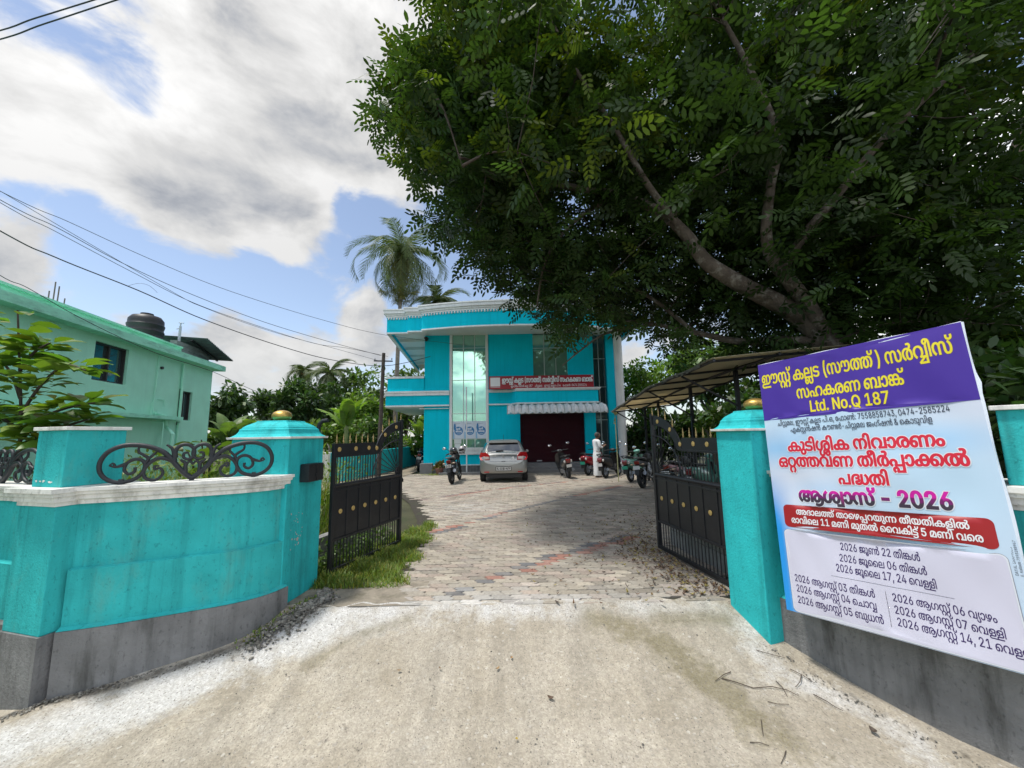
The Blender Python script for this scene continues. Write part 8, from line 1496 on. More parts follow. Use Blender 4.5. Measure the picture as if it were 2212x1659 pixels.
# ------------------------------------------------------------------ the big tree over the gate
def big_tree():
    g = np.random.default_rng(11)
    t = thing('shade_tree', 'huge dark green shade tree with mottled limbs spreading over the right of the drive', 'tree', (0, 0, 0))
    fork = (1785, 738, 6.7)
    limbs = [([(1800, 900, 6.7), (1795, 800, 6.7), fork], .25, .22),
             ([fork, (1735, 690, 6.7), (1690, 660, 6.6), (1620, 625, 6.5), (1560, 590, 6.4), (1520, 560, 6.4), (1480, 505, 6.4), (1420, 455, 6.6), (1330, 420, 6.8), (1220, 400, 7.0), (1100, 350, 7.2), (980, 270, 7.3), (880, 200, 7.3)], .20, .025),
             ([fork, (1748, 665, 6.5), (1700, 600, 6.3), (1668, 560, 6.2), (1655, 500, 6.0), (1665, 400, 5.8), (1680, 300, 5.5), (1630, 170, 5.3), (1560, 40, 5.2)], .15, .03),
             ([(1690, 580, 6.25), (1740, 505, 6.0), (1810, 420, 5.7), (1890, 320, 5.4), (1980, 230, 5.2), (2100, 120, 5.0)], .09, .03),
             ([fork, (1700, 735, 6.9), (1600, 738, 7.3), (1500, 718, 7.7), (1410, 700, 8.2), (1330, 690, 8.6)], .11, .02),
             ([(1990, 760, 8.2), (2048, 607, 8.0), (2112, 527, 7.9), (2184, 367, 7.7), (2260, 180, 7.5)], .26, .14),
             ([(1985, 760, 8.2), (1940, 640, 8.4), (1925, 520, 8.6), (1900, 380, 8.8), (1800, 240, 9)], .22, .05),
             ([(1810, 760, 8.0), (1828, 640, 8.2), (1835, 520, 8.4), (1790, 430, 8.6), (1700, 320, 8.8), (1560, 220, 9.0), (1400, 120, 9.2)], .19, .03),
             ([(1480, 505, 6.4), (1400, 400, 6.2), (1330, 280, 6.0), (1250, 160, 5.9), (1190, 40, 5.9)], .07, .02),
             ([(1330, 420, 6.8), (1240, 480, 7.1), (1180, 560, 7.4), (1160, 660, 7.7)], .05, .015), ([(1220, 400, 7.0), (1100, 430, 7.4), (1000, 450, 7.6)], .05, .015),
             ([(1500, 718, 7.7), (1400, 640, 8.2), (1300, 600, 8.6), (1200, 590, 9)], .05, .015), ([(1410, 700, 8.2), (1310, 720, 8.4), (1250, 760, 8.5), (1215, 790, 8.5)], .035, .01)]
    b = MB(); skel = []
    for pts, r0, r1 in limbs:
        p = spline([at(*q) for q in pts], 5); n = len(p); b.tube(p, [r0 + (r1 - r0) * (i / n) ** .8 for i in range(n)], 12); skel += p
    p0 = at(1800, 900, 6.7); b.tube([Vector((p0.x + .1, p0.y, -.3)), Vector((p0.x + .05, p0.y, .8)), p0], [.34, .28, .25], 14); q0 = at(1990, 760, 8.2); b.tube([Vector((q0.x - .2, q0.y, -.3)), q0], [.36, .27], 14); q1 = at(1810, 760, 8.0); b.tube([Vector((q1.x + .3, q1.y, -.3)), q1], [.30, .2], 12)
    b.build('trunk', M['bark'], t, smooth=True, angle=180)
    poly = [(868, -400), (872, 30), (845, 85), (850, 130), (798, 150), (775, 205), (778, 258), (838, 290), (868, 385), (925, 395), (930, 480), (990, 525), (1030, 560), (1078, 600), (1105, 628), (1135, 645), (1165, 665), (1200, 715), (1240, 720), (1265, 675), (1305, 665), (1345, 685), (1420, 735), (1500, 752), (1620, 775), (1720, 752), (1830, 775), (2000, 770), (2110, 790), (2150, 880), (3600, 1000), (3600, -1500), (868, -1500)]
    # cluster centres through the crown's volume
    E = [((4.6, 8.2, 7.4), (7.2, 5.6, 4.6), 2300), ((0.2, 7.6, 7.2), (3.2, 2.8, 2.6), 800), ((2.2, 9.0, 5.2), (3.4, 2.4, 1.9), 560), ((6.8, 7.2, 4.6), (3.2, 2.4, 2.2), 850), ((-.6, 7.3, 8.6), (2.4, 2.4, 1.8), 560), ((5.2, 7.4, 9.2), (5.2, 3.6, 2.4), 900), ((7.5, 6.5, 7.5), (3, 3, 3), 500)]
    C = []
    for c, r, n in E:
        q = rnd_unit(n, g) * (g.random((n, 1)) ** .42) * np.array(r) + np.array(c); C.append(q)
    C = np.concatenate(C); C = C[C[:, 2] > 2.3]
    u, v, yc = proj_np(C); jit = g.normal(0, 14, len(u))
    infr = (u < 2330) & (v > -160); ok = in_poly(u + jit - 30 * (v < 450), v - 8 + g.normal(0, 12, len(u)), poly) & (C[:, 1] > 3.4) & ((np.linalg.norm(C - np.array([0, 0, EYE]), axis=1) > 5.6) | ~infr)
    ok &= infr | (g.random(len(u)) < .35)
    gaps = np.array([[1260, 470, 60], [930, 60, 34], [1560, 740, 40], [2110, 330, 50], [1875, 590, 40], [1010, 10, 26], [1395, 70, 26], [1240, 440, 30], [1470, 560, 26], [2150, 480, 40], [1700, 770, 40], [1330, 330, 18], [1180, 150, 20]])
    for gu, gv, gr in gaps: ok &= ~(((u - gu) ** 2 + (v - gv) ** 2 < gr * gr) & (g.random(len(u)) < .62))
    # keep the big mottled limbs in view
    for pts, r0, r1 in limbs[1:3]:
        for a in pts[:6]: ok &= ~(((u - a[0]) ** 2 + (v - a[1]) ** 2 < 48 ** 2) & (yc < a[2] + .1) & (g.random(len(u)) < .9))
    C = C[ok]
    sk = np.array([tuple(p) for p in skel])
    # secondary branches and twigs reach from the limbs to the clusters
    b = MB(); order = g.permutation(len(C)); nodes = sk.copy()
    for k in range(110):
        c = C[order[k]]; d = np.linalg.norm(nodes - c, axis=1); j = int(np.argmin(d))
        if d[j] < .5: continue
        p = Vector(nodes[j]); q = Vector(c); mid = p.lerp(q, .5) + Vector((0, 0, .12 * d[j])); cur = spline([p, mid, q], 5)
        b.tube(cur, [max(.007, .016 + .012 * d[j] * (1 - i / len(cur))) * (1 - .6 * i / len(cur)) for i in range(len(cur))], 6); nodes = np.r_[nodes, np.array([tuple(x) for x in cur])]
    for k in range(110, min(len(C), 1000)):
        c = C[order[k]]; d = np.linalg.norm(nodes - c, axis=1); j = int(np.argmin(d))
        if d[j] > 2.2: continue
        p = Vector(nodes[j]); q = Vector(c); cur = [p, p.lerp(q, .5) + Vector(g.normal(0, .05, 3)), q]; b.tube(cur, [.010, .007, .003], 4, cap=False)
    b.build('twigs', M['twig'], t, smooth=True, angle=180)
    n_per = 5; n = len(C) * n_per
    pos = np.repeat(C, n_per, axis=0); out = rnd_unit(n, g); out[:, 2] = out[:, 2] * .55 - .05; tw = np.repeat(rnd_unit(len(C), g), n_per, axis=0) * .5; tw[:, 2] *= .4
    dirs = out + tw; pos = pos + g.normal(0, .07, (n, 3)); ups = np.tile([0, 0, 1.], (n, 1)) + g.normal(0, .55, (n, 3))
    sc = g.uniform(.34, .54, n); base = g.uniform(.65, 1.15, n); cl = np.repeat(g.uniform(.6, 1.3, len(C)), n_per); uu, vv, _ = proj_np(C); young_lit = np.repeat(g.random(len(C)) < np.where((uu < 1450) & (vv < 420), .22, .06), n_per)
    tone = np.stack([base * cl, base * cl, base * cl * .9], 1); tone[young_lit] *= np.array([2.3, 1.7, .9])
    V, F = pinnate()
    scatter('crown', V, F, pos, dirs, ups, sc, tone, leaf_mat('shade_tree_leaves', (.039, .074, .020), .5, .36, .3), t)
    return len(C)
NCL = big_tree()

# ------------------------------------------------------------------ other trees and shrubs
LEAFQ = ([(0, 0, 0), (.45, .26, .03), (1, 0, -.10), (.45, -.26, .03)], [(0, 1, 2, 3)])
LEAFX = ([(0, 0, 0), (.3, .2, .02), (.65, .2, 0), (1, 0, -.14), (.65, -.2, 0), (.3, -.2, .02)], [(0, 1, 2, 3, 4, 5)])
LM = {'dark': leaf_mat('dark_tree_leaves', (.050, .100, .028), .45, .28), 'mid': leaf_mat('mid_green_leaves', (.088, .155, .038), .45, .3), 'light': leaf_mat('light_green_leaves', (.125, .215, .035), .45, .35), 'far': leaf_mat('far_tree_leaves', (.060, .105, .040), .6, .2)}
def tree(name, label, u, vtop, wpx, Y, lm, seed, vbase=940, n=2600, leaf=.34, clumps=26, trunk=True, group=None, flat=.9, cat='tree', droop=0.):
    g = np.random.default_rng(seed); top = at(u, vtop, Y); rad = wpx * Y / FPX / 2; x = top.x
    h = top.z; zb = max(.3, at(u, vbase, Y).z); hc = (h - zb) / 2; c = np.array([x, Y, zb + hc])
    t = thing(name, label, cat, (x, Y, 0), 0, group)
    q = rnd_unit(clumps, g) * (g.random((clumps, 1)) ** .35) * np.array([rad * .86, rad * .86, hc * .86]); q[:, 2] *= flat
    cs = g.uniform(.22, .42, clumps) * min(rad, hc * 1.3)
    k = g.integers(0, clumps, n); d = rnd_unit(n, g) * (g.random((n, 1)) ** .45); p = q[k] + d * cs[k][:, None] * np.array([1, 1, .75]) + c - np.array([x, Y, 0])
    dirs = d + g.normal(0, .5, (n, 3)) + np.array([0, 0, -droop]); ups = np.tile([0, 0, 1.], (n, 1)) + g.normal(0, .45, (n, 3))
    b_ = g.uniform(.6, 1.25, n) * g.uniform(.72, 1.2, clumps)[k]; tone = np.stack([b_ * g.uniform(.85, 1.2, n), b_, b_ * .9], 1)
    scatter('crown', *LEAFX, p.astype(np.float32), dirs, ups, g.uniform(.6, 1.25, n) * leaf, tone, LM[lm], t)
    if trunk:
        b = MB(); r = max(.05, rad * .07); b.tube([(0, 0, -.1), (g.normal(0, .1), 0, zb * .5), (0, 0, zb + hc * .3), (0, 0, zb + hc)], [r, r * .85, r * .6, r * .3], 8)
        for i in range(min(9, clumps)): b.tube([(0, 0, zb * .8 + hc * .1 * i / 3), tuple(q[i] * .5 + np.array([0, 0, zb + hc * .8])), tuple(q[i] + np.array([0, 0, zb + hc]))], [r * .45, r * .3, r * .1], 5)
        b.build('trunk', M['trunk'], t, smooth=True, angle=180)
    return t
TG = 'trees behind the compound'
tree('leafy_tree', 'glossy dark tree just right of the green house corner', 487, 818, 105, 24, 'dark', 1, 960, 3000, .42, group=TG, droop=.5)
tree('leafy_tree', 'small rounded tree left of the gold ball with sky behind it', 585, 836, 70, 30, 'dark', 2, 930, 1800, .40, group=TG)
tree('leafy_tree', 'feathery dark tree directly above the left gold ball', 655, 800, 118, 27, 'dark', 3, 950, 3400, .38, clumps=34, group=TG)
tree('leafy_tree', 'tall pale topped tree behind the utility pole and left of the bank', 880, 782, 140, 46, 'mid', 4, 950, 3600, .60, 40, group=TG)
tree('leafy_tree', 'broad tree with a rounded top left of the utility pole', 790, 782, 150, 44, 'mid', 5, 950, 3800, .60, 40, group=TG)
tree('leafy_tree', 'light green bushy tree in the gap left of the utility pole', 785, 838, 105, 29, 'light', 6, 950, 2800, .36, 30, group=TG)
tree('leafy_tree', 'dark tree between the far coconut palm and the broad tree', 735, 808, 90, 38, 'dark', 7, 950, 2400, .50, 26, group=TG)
tree('shrub', 'low light shrub behind the left gate leaf spears', 715, 905, 130, 20, 'light', 8, 975, 2200, .26, 26, trunk=False, cat='shrub')
tree('shrub', 'low mid green shrub under the utility pole', 820, 900, 120, 21, 'mid', 9, 990, 2200, .26, 26, trunk=False, cat='shrub')
tree('shrub', 'small shrub under the bank gallery with yellow green leaves', 905, 930, 70, 23, 'light', 10, 990, 1300, .26, 18, trunk=False, cat='shrub')
tree('shrub', 'dark shrub between the green house foot and the left gate pillar', 520, 905, 120, 16, 'mid', 11, 985, 2200, .24, 24, trunk=False, cat='shrub')
tree('leafy_tree', 'far low tree seen under the cables right of the green house', 560, 880, 110, 60, 'far', 12, 950, 1600, .8, 18, group=TG)
tree('leafy_tree', 'far low tree behind the banana plants', 690, 870, 120, 62, 'far', 13, 950, 1600, .8, 18, group=TG)
TR = 'shrubs and trees behind the parking canopy'
tree('croton_tree', 'yellow flecked bushy tree beside the white column', 1385, 742, 130, 19.5, 'light', 21, 930, 3600, .24, 34, group=TR)
tree('leafy_tree', 'big leaved green tree above the parking canopy', 1520, 712, 190, 23, 'mid', 22, 900, 3600, .42, 34, group=TR)
tree('leafy_tree', 'dark tree behind the canopy at the banner top corner', 1680, 735, 190, 21, 'dark', 23, 920, 3200, .40, 30, group=TR)
tree('shrub', 'dark large leaved shrub under the middle of the canopy', 1460, 868, 150, 17.5, 'dark', 24, 1010, 2600, .34, 26, trunk=False, group=TR, cat='shrub')
tree('shrub', 'dark shrub under the near end of the canopy behind the right gate', 1590, 835, 150, 15, 'dark', 25, 1010, 2600, .32, 26, trunk=False, group=TR, cat='shrub')
tree('shrub', 'dark shrub right of the white column behind the scooters', 1375, 905, 90, 18.5, 'dark', 26, 1010, 1800, .30, 20, trunk=False, group=TR, cat='shrub')
tree('sapling', 'bright lime green sapling under the canopy above the gate spears', 1535, 868, 62, 9.6, 'light', 27, 985, 700, .13, 16, group=TR, cat='sapling')
tree('shrub', 'shadowed shrub at the right edge above the turquoise wall', 2230, 640, 330, 6.2, 'dark', 28, 930, 2600, .20, 26, trunk=False, cat='shrub')
tree('shrub', 'dark shrub beyond the right wall next to the banner edge', 2150, 690, 420, 4.6, 'dark', 61, 1080, 2600, .19, 26, trunk=False, cat='shrub')
tree('shrub', 'round dark shrub behind the right turquoise wall post', 2105, 760, 330, 5.6, 'dark', 63, 1060, 2400, .2, 24, trunk=False, cat='shrub')
tree('shrub', 'tall dark shrub further behind the banner', 2030, 740, 330, 8, 'dark', 64, 1060, 2400, .26, 24, trunk=False, cat='shrub')
tree('leafy_tree', 'dense dark tree filling the right edge beyond the wall', 2260, 600, 620, 9, 'dark', 62, 1000, 3600, .30, 34)
tree('leafy_tree', 'shadowed tree far behind the banner', 1900, 690, 300, 16, 'dark', 29, 900, 2600, .34, 26, group=TR)

def frond(g, L_, droop, yel, npair=50, lw=.055, ll=1.05):
    """one feather frond along +x, bending down; returns V, F, tone"""
    V = []; F = []; T = []; pts = []; a = 0; p = np.array([0., 0, 0]); st = L_ / 24; el = 0
    for i in range(25): pts.append(p.copy()); el -= droop / 24 * (1 + i / 24); p = p + st * np.array([math.cos(el), 0, math.sin(el)])
    pts = np.array(pts)
    for i in range(24):
        r = .03 * (1 - i / 25) + .006; b0 = len(V)
        for q in (pts[i], pts[i+1]): V += [q + [0, -r, 0], q + [0, r, 0], q + [0, 0, r]]
        F += [(b0, b0+1, b0+4, b0+3), (b0+1, b0+2, b0+5, b0+4), (b0+2, b0, b0+3, b0+5)]; T += [(1.6, 1.3, .8)] * 6
    for k in range(npair):
        f = (k + .8) / npair; q = pts[0] + 0; s = f * 24; i = min(23, int(s)); q = pts[i] + (pts[i+1] - pts[i]) * (s - i); tn = pts[min(24, i+1)] - pts[i]; tn = tn / np.linalg.norm(tn)
        for sd in (-1, 1):
            l = ll * (math.sin(math.pi * (f * .80 + .14)) ** .7) * g.uniform(.8, 1.1); d = tn * .55 + np.array([0, sd, 0]) * g.uniform(.55, .85) + np.array([0, 0, g.uniform(-.55, -.15)])
            d = d / np.linalg.norm(d); m = q + d * l * .5; e = q + d * l + np.array([0, 0, -l * g.uniform(.22, .5)]); w = tn * lw * (1 - .4 * f); b0 = len(V)
            V += [q - w * .6, q + w * .6, m + w, m - w, e]; V.append(e + w * .15)
            F += [(b0, b0+1, b0+2, b0+3), (b0+3, b0+2, b0+5, b0+4)]; t = g.uniform(.75, 1.25); T += [(t * (1 + 1.1 * yel), t * (1 + .25 * yel), t * (1 - .3 * yel))] * 6
    return np.array(V), F, T
def palm(name, label, u, v, Y, trunk_px, L_, seed, n=22, group=None, low=True, yel_old=1., lean=0):
    g = np.random.default_rng(seed); c = at(u, v, Y); bx_ = at(trunk_px[0], trunk_px[1], Y); t = thing(name, label, 'palm tree', (bx_.x, Y, 0), 0, group)
    b = MB(); top = Vector((c.x - bx_.x, 0, c.z)); p = spline([Vector((0, 0, -.2)), Vector((top.x * .35, 0, c.z * .5)), top], 10); b.tube(p, [.19 - .07 * i / len(p) for i in range(len(p))], 10); b.build('trunk', M['trunk'], t, smooth=True)
    V = []; F = []; T = []; n0 = 0
    for i in range(n):
        f = (i + .5) / n; az = i * 2.39996 + g.uniform(-.2, .2); el = R(78 - 135 * f + g.uniform(-8, 8)) if low else R(70 - 90 * f)
        v_, f_, t_ = frond(g, L_ * g.uniform(.85, 1.08), R(72 + 34 * math.cos(el)) , yel_old * max(0, (f - .72) / .28))
        ce, se = math.cos(el), math.sin(el); Rm = Matrix.Rotation(az, 3, 'Z') @ Matrix.Rotation(-el, 3, 'Y'); Rn = np.array(Rm)
        V.append(v_ @ Rn.T + np.array(top)); F += [tuple(n0 + q for q in x) for x in f_]; T += t_; n0 += len(v_)
    fast_mesh('crown', np.concatenate(V), F, leaf_mat('palm_fronds', (.085, .118, .045), .5, .25, .3), t, np.array(T))
    b = MB()
    for i in range(9): a = i * .7; b.ball(top + Vector((math.cos(a) * .3, math.sin(a) * .3, -.35 - .12 * (i % 3))), .13, 8, 6, (1, 1, 1.2))
    b.build('coconuts', mat('coconut_husk', (.22, .15, .04), .6, var=.3, vscale=4), t, smooth=True)
    return t
palm('coconut_palm', 'tall coconut palm rising behind the left roof corner of the bank', 870, 545, 30, (852, 940), 5.6, 5, 32)
palm('coconut_palm', 'shorter coconut palm with nuts just above the curved bank cornice', 945, 652, 33, (940, 940), 3.4, 9, 20)
palm('coconut_palm', 'distant coconut palm with hanging yellow fronds above the left gate', 712, 806, 42, (716, 940), 3.3, 13, 18)
palm('areca_palm', 'distant slim palm between the gold ball and the coconut palm', 655, 800, 48, (655, 940), 2.7, 17, 12, yel_old=0)

def banana(name, label, u, v, Y, h, seed, nl=8, L_=1.9, lm='light', group='banana plants'):
    g = np.random.default_rng(seed); p = at(u, v, Y); t = thing(name, label, 'banana plant', (p.x, Y, 0), g.uniform(0, 6), group)
    b = MB(); b.lathe([(.16, -.1), (.13, h * .3), (.09, h * .62), (.05, h * .7)], (0, 0, 0), 12); b.build('stem', mat('banana_stem', (.16, .19, .06), .6, var=.3, vscale=5), t, smooth=True)
    V = []; F = []; T = []
    for i in range(nl):
        az = i * 2.4 + g.uniform(-.3, .3); el0 = R(g.uniform(48, 86)); p = np.array([0, 0, h * .60]); el = el0; drp = R(g.uniform(50, 120)); n = 18; st = L_ * g.uniform(.8, 1.15) / n; t0 = g.uniform(.75, 1.2); tear = g.random() < .6
        rows = []
        for k in range(n + 1):
            d = np.array([math.cos(az) * math.cos(el), math.sin(az) * math.cos(el), math.sin(el)]); sd = np.array([-math.sin(az), math.cos(az), 0]); nz = np.cross(d, sd); f = k / n
            w = .30 * L_ / 1.9 * (math.sin(math.pi * min(1, max(0, (f - .12) / .88)) ** .75) ** .7 if f > .12 else .03) + .012
            rows.append((p.copy(), sd, nz, w)); p = p + d * st; el -= drp / n * (.4 + 1.2 * f)
        for k in range(n):
            (p0, s0, z0, w0), (p1, s1, z1, w1) = rows[k], rows[k+1]; gap = .18 if tear and g.random() < .4 else 0
            for sg in (-1, 1):
                b0 = len(V); dz = g.uniform(.05, .30) if tear else .15
                V += [p0, p0 + s0 * sg * w0 - z0 * -dz * w0 * -1, p1 + (p0 - p1) * gap + s1 * sg * w1 - z1 * dz * w1, p1]; F.append((b0, b0+1, b0+2, b0+3)); q = t0 * g.uniform(.9, 1.1); T += [(q * 1.5, q * 1.3, q * 1.2), (q, q, q), (q, q, q), (q * 1.5, q * 1.3, q * 1.2)]
    fast_mesh('leaves', np.array(V), F, LM[lm], t, np.array(T)); return t
banana('banana_plant', 'tall banana plant with upright leaves behind the left gate', 748, 940, 17.5, 3.3, 31, 9, 1.9)
banana('banana_plant', 'bright banana plant beside the left corner of the bank', 932, 985, 24, 3.0, 32, 9, 2.0)
banana('banana_plant', 'banana plant in shadow right of the green house foot', 492, 945, 15, 2.4, 33, 7, 1.6, 'mid')
banana('banana_plant', 'torn leaved banana plant left of the gold ball', 548, 945, 16, 2.5, 34, 8, 1.5)
banana('banana_plant', 'small banana plant under the bank gallery', 905, 985, 26, 2.6, 35, 7, 1.7)

def big_leaf_plant(name, label, stems, n, leaf, lm, seed, cat='plant', dirb=(0, 0, .2), group=None):
    """stems: list of polylines (world). Leaves set alternately on the upper part of every stem."""
    g = np.random.default_rng(seed); t = thing(name, label, cat, (stems[0][0].x, stems[0][0].y, 0), 0, group); o = Vector((stems[0][0].x, stems[0][0].y, 0))
    b = MB(); pos = []; dirs = []
    for s in stems:
        c = spline([p - o for p in s], 6); b.tube(c, [.018 * (1 - .7 * i / len(c)) + .003 for i in range(len(c))], 6)
        for k in range(n):
            f = .22 + .78 * (k + g.random() * .5) / n; q = c[min(len(c) - 1, int(f * (len(c) - 1)))]; a = k * 2.4 + g.uniform(-.4, .4)
            d = Vector((math.cos(a), math.sin(a), g.uniform(-.35, .35))) + Vector(dirb); pos.append(tuple(q + d * .06)); dirs.append(tuple(d))
    b.build('stem', M['twig'], t, smooth=True)
    m = len(pos); lf = [(0, 0, 0), (.12, .03, .0), (.35, .21, .05), (.62, .23, .03), (.85, .13, -.05), (1.0, 0, -.16), (.85, -.13, -.05), (.62, -.23, .03), (.35, -.21, .05), (.12, -.03, 0)]
    mid = [(.35, 0, -.0), (.62, 0, -.03), (.85, 0, -.09)]
    Vt = lf + mid; Ft = [(1, 2, 10, 9), (10, 2, 3, 11), (11, 3, 4, 12), (12, 4, 5, 5 + 0), (9, 10, 8, 8), (8, 10, 11, 7), (7, 11, 12, 6), (6, 12, 5, 5)]
    Ft = [(1, 2, 10, 9), (2, 3, 11, 10), (3, 4, 12, 11), (10, 11, 7, 8), (11, 12, 6, 7), (4, 5, 6, 12), (9, 10, 8, 9)][:6] + [(0, 1, 10, 9), (9, 1, 10, 8)][1:]
    tb = g.uniform(.6, 1.25, m); yl = g.random(m) < .12; tone = np.stack([tb * g.uniform(.8, 1.25, m), tb, tb * .8], 1); tone[yl] *= np.array([1.7, 1.15, .8])
    scatter('leaves', Vt, Ft, np.array(pos), np.array(dirs), np.tile([0, 0, 1.], (m, 1)) + g.normal(0, .3, (m, 3)), g.uniform(.7, 1.2, m) * leaf, tone, LM[lm], t, smooth=True)
    return t
W_ = lambda *q: at(*q)
big_leaf_plant('teak_sapling', 'broad leaved sapling in front of the green house at the left edge', [
    [W_(40, 1010, 4.8), W_(45, 900, 4.8), W_(42, 780, 4.8), W_(38, 670, 4.8)], [W_(42, 900, 4.8), W_(90, 830, 4.7), W_(140, 790, 4.6), W_(185, 800, 4.6)], [W_(45, 950, 4.8), W_(100, 900, 4.6), W_(150, 880, 4.5), W_(205, 870, 4.5)],
    [W_(44, 860, 4.8), W_(20, 800, 4.9), W_(-20, 760, 5)], [W_(43, 800, 4.8), W_(75, 760, 4.8), W_(110, 740, 4.8)], [W_(45, 960, 4.8), W_(120, 930, 4.7), W_(190, 905, 4.6)], [W_(44, 930, 4.8), W_(0, 900, 4.8), W_(-40, 880, 4.8)], [W_(46, 980, 4.8), W_(100, 960, 4.7), W_(160, 955, 4.7)]], 42, .30, 'light', 41, 'sapling')
big_leaf_plant('arum_plant', 'large leaved plant behind the iron scrolls left of the gate pillar', [[W_(440, 1060, 6.5), W_(440, 1000, 6.5), W_(435, 950, 6.5)], [W_(450, 1060, 6.6), W_(455, 990, 6.5), W_(470, 960, 6.4)], [W_(430, 1060, 6.4), W_(415, 1000, 6.4), W_(405, 975, 6.4)]], 5, .42, 'mid', 42, 'plant')
# tall weeds behind the left wall, along the gates' foot
sp = []
for _ in range(3800):
    x, y = rng.uniform(-6.8, -2.7), rng.uniform(4.6, 8.5)
    if x > -2.9 - (y - 4.6) * .05: continue
    sp.append((x, y, -.04, 1 if x < -3.5 else .45))
blades('weeds', sp, hmin=.5, hmax=1.55, wid=.006)
g_ = np.random.default_rng(51); n = 2600; px_ = np.stack([g_.uniform(-6.4, -2.9, n), g_.uniform(4.8, 8.2, n), g_.uniform(.2, 1.5, n)], 1)
tb = g_.uniform(.6, 1.2, n); o = scatter('weed_leaves', *LEAFX, px_, rnd_unit(n, g_) + [0, 0, .2], np.tile([0, 0, 1.], (n, 1)) + g_.normal(0, .5, (n, 3)), g_.uniform(.05, .12, n), np.stack([tb * 1.1, tb, tb * .8], 1), LM['light']); tag(o, kind='stuff')
n = 900; s_ = g_.random(n); px_ = np.stack([-2.38 + .5 * s_ - np.abs(g_.normal(0, .10, n)), 4.8 + 1.5 * s_, np.abs(g_.normal(.12, .12, n))], 1); tb = g_.uniform(.5, 1.2, n)
o = scatter('weed_leaves', *LEAFX, px_, rnd_unit(n, g_) + [0, 0, .3], np.tile([0, 0, 1.], (n, 1)) + g_.normal(0, .5, (n, 3)), g_.uniform(.03, .09, n), np.stack([tb, tb, tb * .8], 1), LM['mid']); tag(o, kind='stuff')
# small potted plant at the bank's foot
t = thing('potted_plant', 'reddish potted plant at the foot of the bank beside the motorcycle', 'potted plant', (at(950, 1015, 17.2).x, 17.1, 0))
b = MB(); b.lathe([(.13, 0), (.18, .22), (.20, .25), (.20, .28)], (0, 0, 0), 14); b.build('pot', mat('clay_pot', (.25, .12, .10), .8), t, smooth=True, angle=40)
n = 90; tb = g_.uniform(.7, 1.2, n); scatter('leaves', *LEAFX, np.stack([g_.normal(0, .08, n), g_.normal(0, .08, n), g_.uniform(.26, .42, n)], 1), rnd_unit(n, g_) + [0, 0, .6], np.tile([0, 0, 1.], (n, 1)) + g_.normal(0, .4, (n, 3)), g_.uniform(.15, .30, n), np.stack([tb * 1.8, tb * .8, tb], 1), LM['mid'], t)

# ------------------------------------------------------------------ compound wall far left, pole and cables
def inner_wall():
    t = thing('compound_wall', 'low plain turquoise compound wall running back behind the left gate bars', 'wall', (0, 0, 0))
    b = MB(); path = [(-9.5, 13.2), (-6.6, 15.2), (-6.0, 19), (-5.9, 24), (-5.9, 34)]; sweep(b, [Vector(p) for p in path], [(-.1, -.1), (.1, -.1), (.1, 1.08), (-.1, 1.08)], -1); b.build('wall_panel', M['aqua_pillar'], t)
    b = MB(); b.bx(-7.25, -6.95, 14.68, 14.95, -.1, 1.12); b.build('pier', M['white_trim'], t, bevel=.01)
inner_wall()
t = thing('utility_pole', 'dark slender utility pole with a short cross arm left of the bank', 'pole', (-5.62, 16.6, 0))
b = MB(); b.tube([(-.1, 0, -.2), (0, 0, 5.32)], [.11, .075], 8); b.build('post', mat('weathered_pole', (.075, .06, .05), .85, var=.3, vscale=4), t, smooth=True)
b = MB(); b.bar((-.42, 0, 4.98), (.40, .0, 4.95), .05); b.build('cross_arm', M['iron'], t)
for x in (-.38, .05, .36): b = MB(); b.lathe([(.012, 0), (.03, .03), (.02, .05), (.03, .07), (.015, .10)], (x, 0, 5.0), 8); b.build('insulator', M['steel'], t)
MC = mat('black_cable', (.02, .021, .024), .6)
def cable(label, pts, r=.009):
    P = [at(*p) for p in pts]; P = [P[0] + (P[0] - P[1]) * 4 + Vector((0, 0, .5))] + P
    if len(pts) == 3: P.append(P[-1] + (P[-1] - P[-2]) * 5)
    b = MB(); c = spline(P, 8); b.tube(c, r, 5); tag(b.build('overhead_cable', MC, smooth=True), label, 'cable', 'overhead cables')
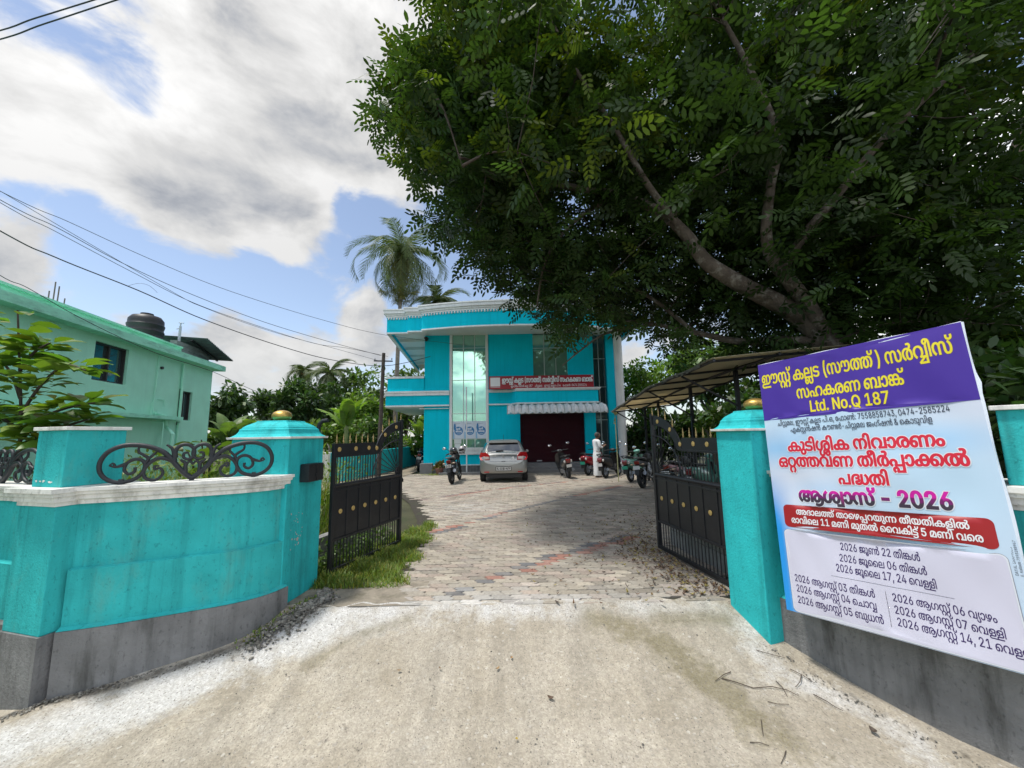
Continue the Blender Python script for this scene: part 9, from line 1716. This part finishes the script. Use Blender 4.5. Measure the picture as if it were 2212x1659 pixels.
cable('thin highest cable running down to the upper facade of the bank', [(-30, 398, 8), (150, 480, 9.2), (330, 562, 10.6), (500, 630, 12.2), (700, 692, 14.5), (834, 724, 16.2), (1010, 746, 17.8)], .008)
cable('twisted cable second from the top on the left, ending at the pole arm', [(-30, 415, 8), (120, 490, 9), (260, 566, 10), (400, 630, 11.2), (560, 692, 13), (700, 735, 14.8), (822, 768, 16.58)], .009)
cable('cable just under the twisted one with a loose loop near the pole', [(-30, 420, 8.1), (120, 500, 9.1), (290, 590, 10.3), (420, 655, 11.5), (560, 705, 13.1), (680, 742, 14.8), (750, 752, 15.8), (838, 770, 16.6)], .008)
cable('slack service cable hanging below the pole arm', [(330, 606, 10.7), (450, 668, 11.8), (600, 720, 13.6), (720, 752, 15.5), (828, 782, 16.6)], .007)
cable('thickest black cable crossing from the left edge to the pole and on to the bank', [(-30, 482, 7), (120, 556, 8), (300, 628, 9.4), (440, 690, 11), (600, 746, 13.2), (720, 778, 15.2), (834, 790, 16.6), (930, 770, 18)], .014)
cable('low thin cable passing in front of the green house roof', [(-30, 576, 6.2), (60, 622, 6.8), (180, 690, 7.6), (330, 760, 8.8), (457, 802, 10.4), (540, 840, 12), (600, 862, 13.2)], .007)
cable('upper cable cutting the top left corner of the picture', [(-60, 80, 5.5), (80, 38, 5.3), (260, -18, 5.1)], .010)
cable('lower cable of the pair in the top left corner', [(-60, 100, 5.5), (100, 50, 5.3), (330, -26, 5.0)], .010)
b = MB(); b.tube([at(560, 628, 9.8) + Vector((0, 0, 0))] * 2, .001, 4); 
b = MB(); c = spline([at(275, 618, 9.2), at(300, 612, 9.3), at(322, 617, 9.4), at(340, 632, 9.5)], 6); b.tube(c, .004, 5); tag(b.build('loose_wire', MC), 'short loose wire loop on the thick black cable', 'wire')
b = MB(); p = at(686, 975, 5.2); b.tube([(p.x, p.y, 0), (p.x, p.y, 1.82), (p.x + .01, p.y, 1.86), (p.x + .05, p.y, 1.90), (p.x + .12, p.y, 1.91)], .028, 8)
tag(b.build('bent_pipe', M['iron'], smooth=True), 'black pipe with a bent top behind the left gate pillar', 'pipe')
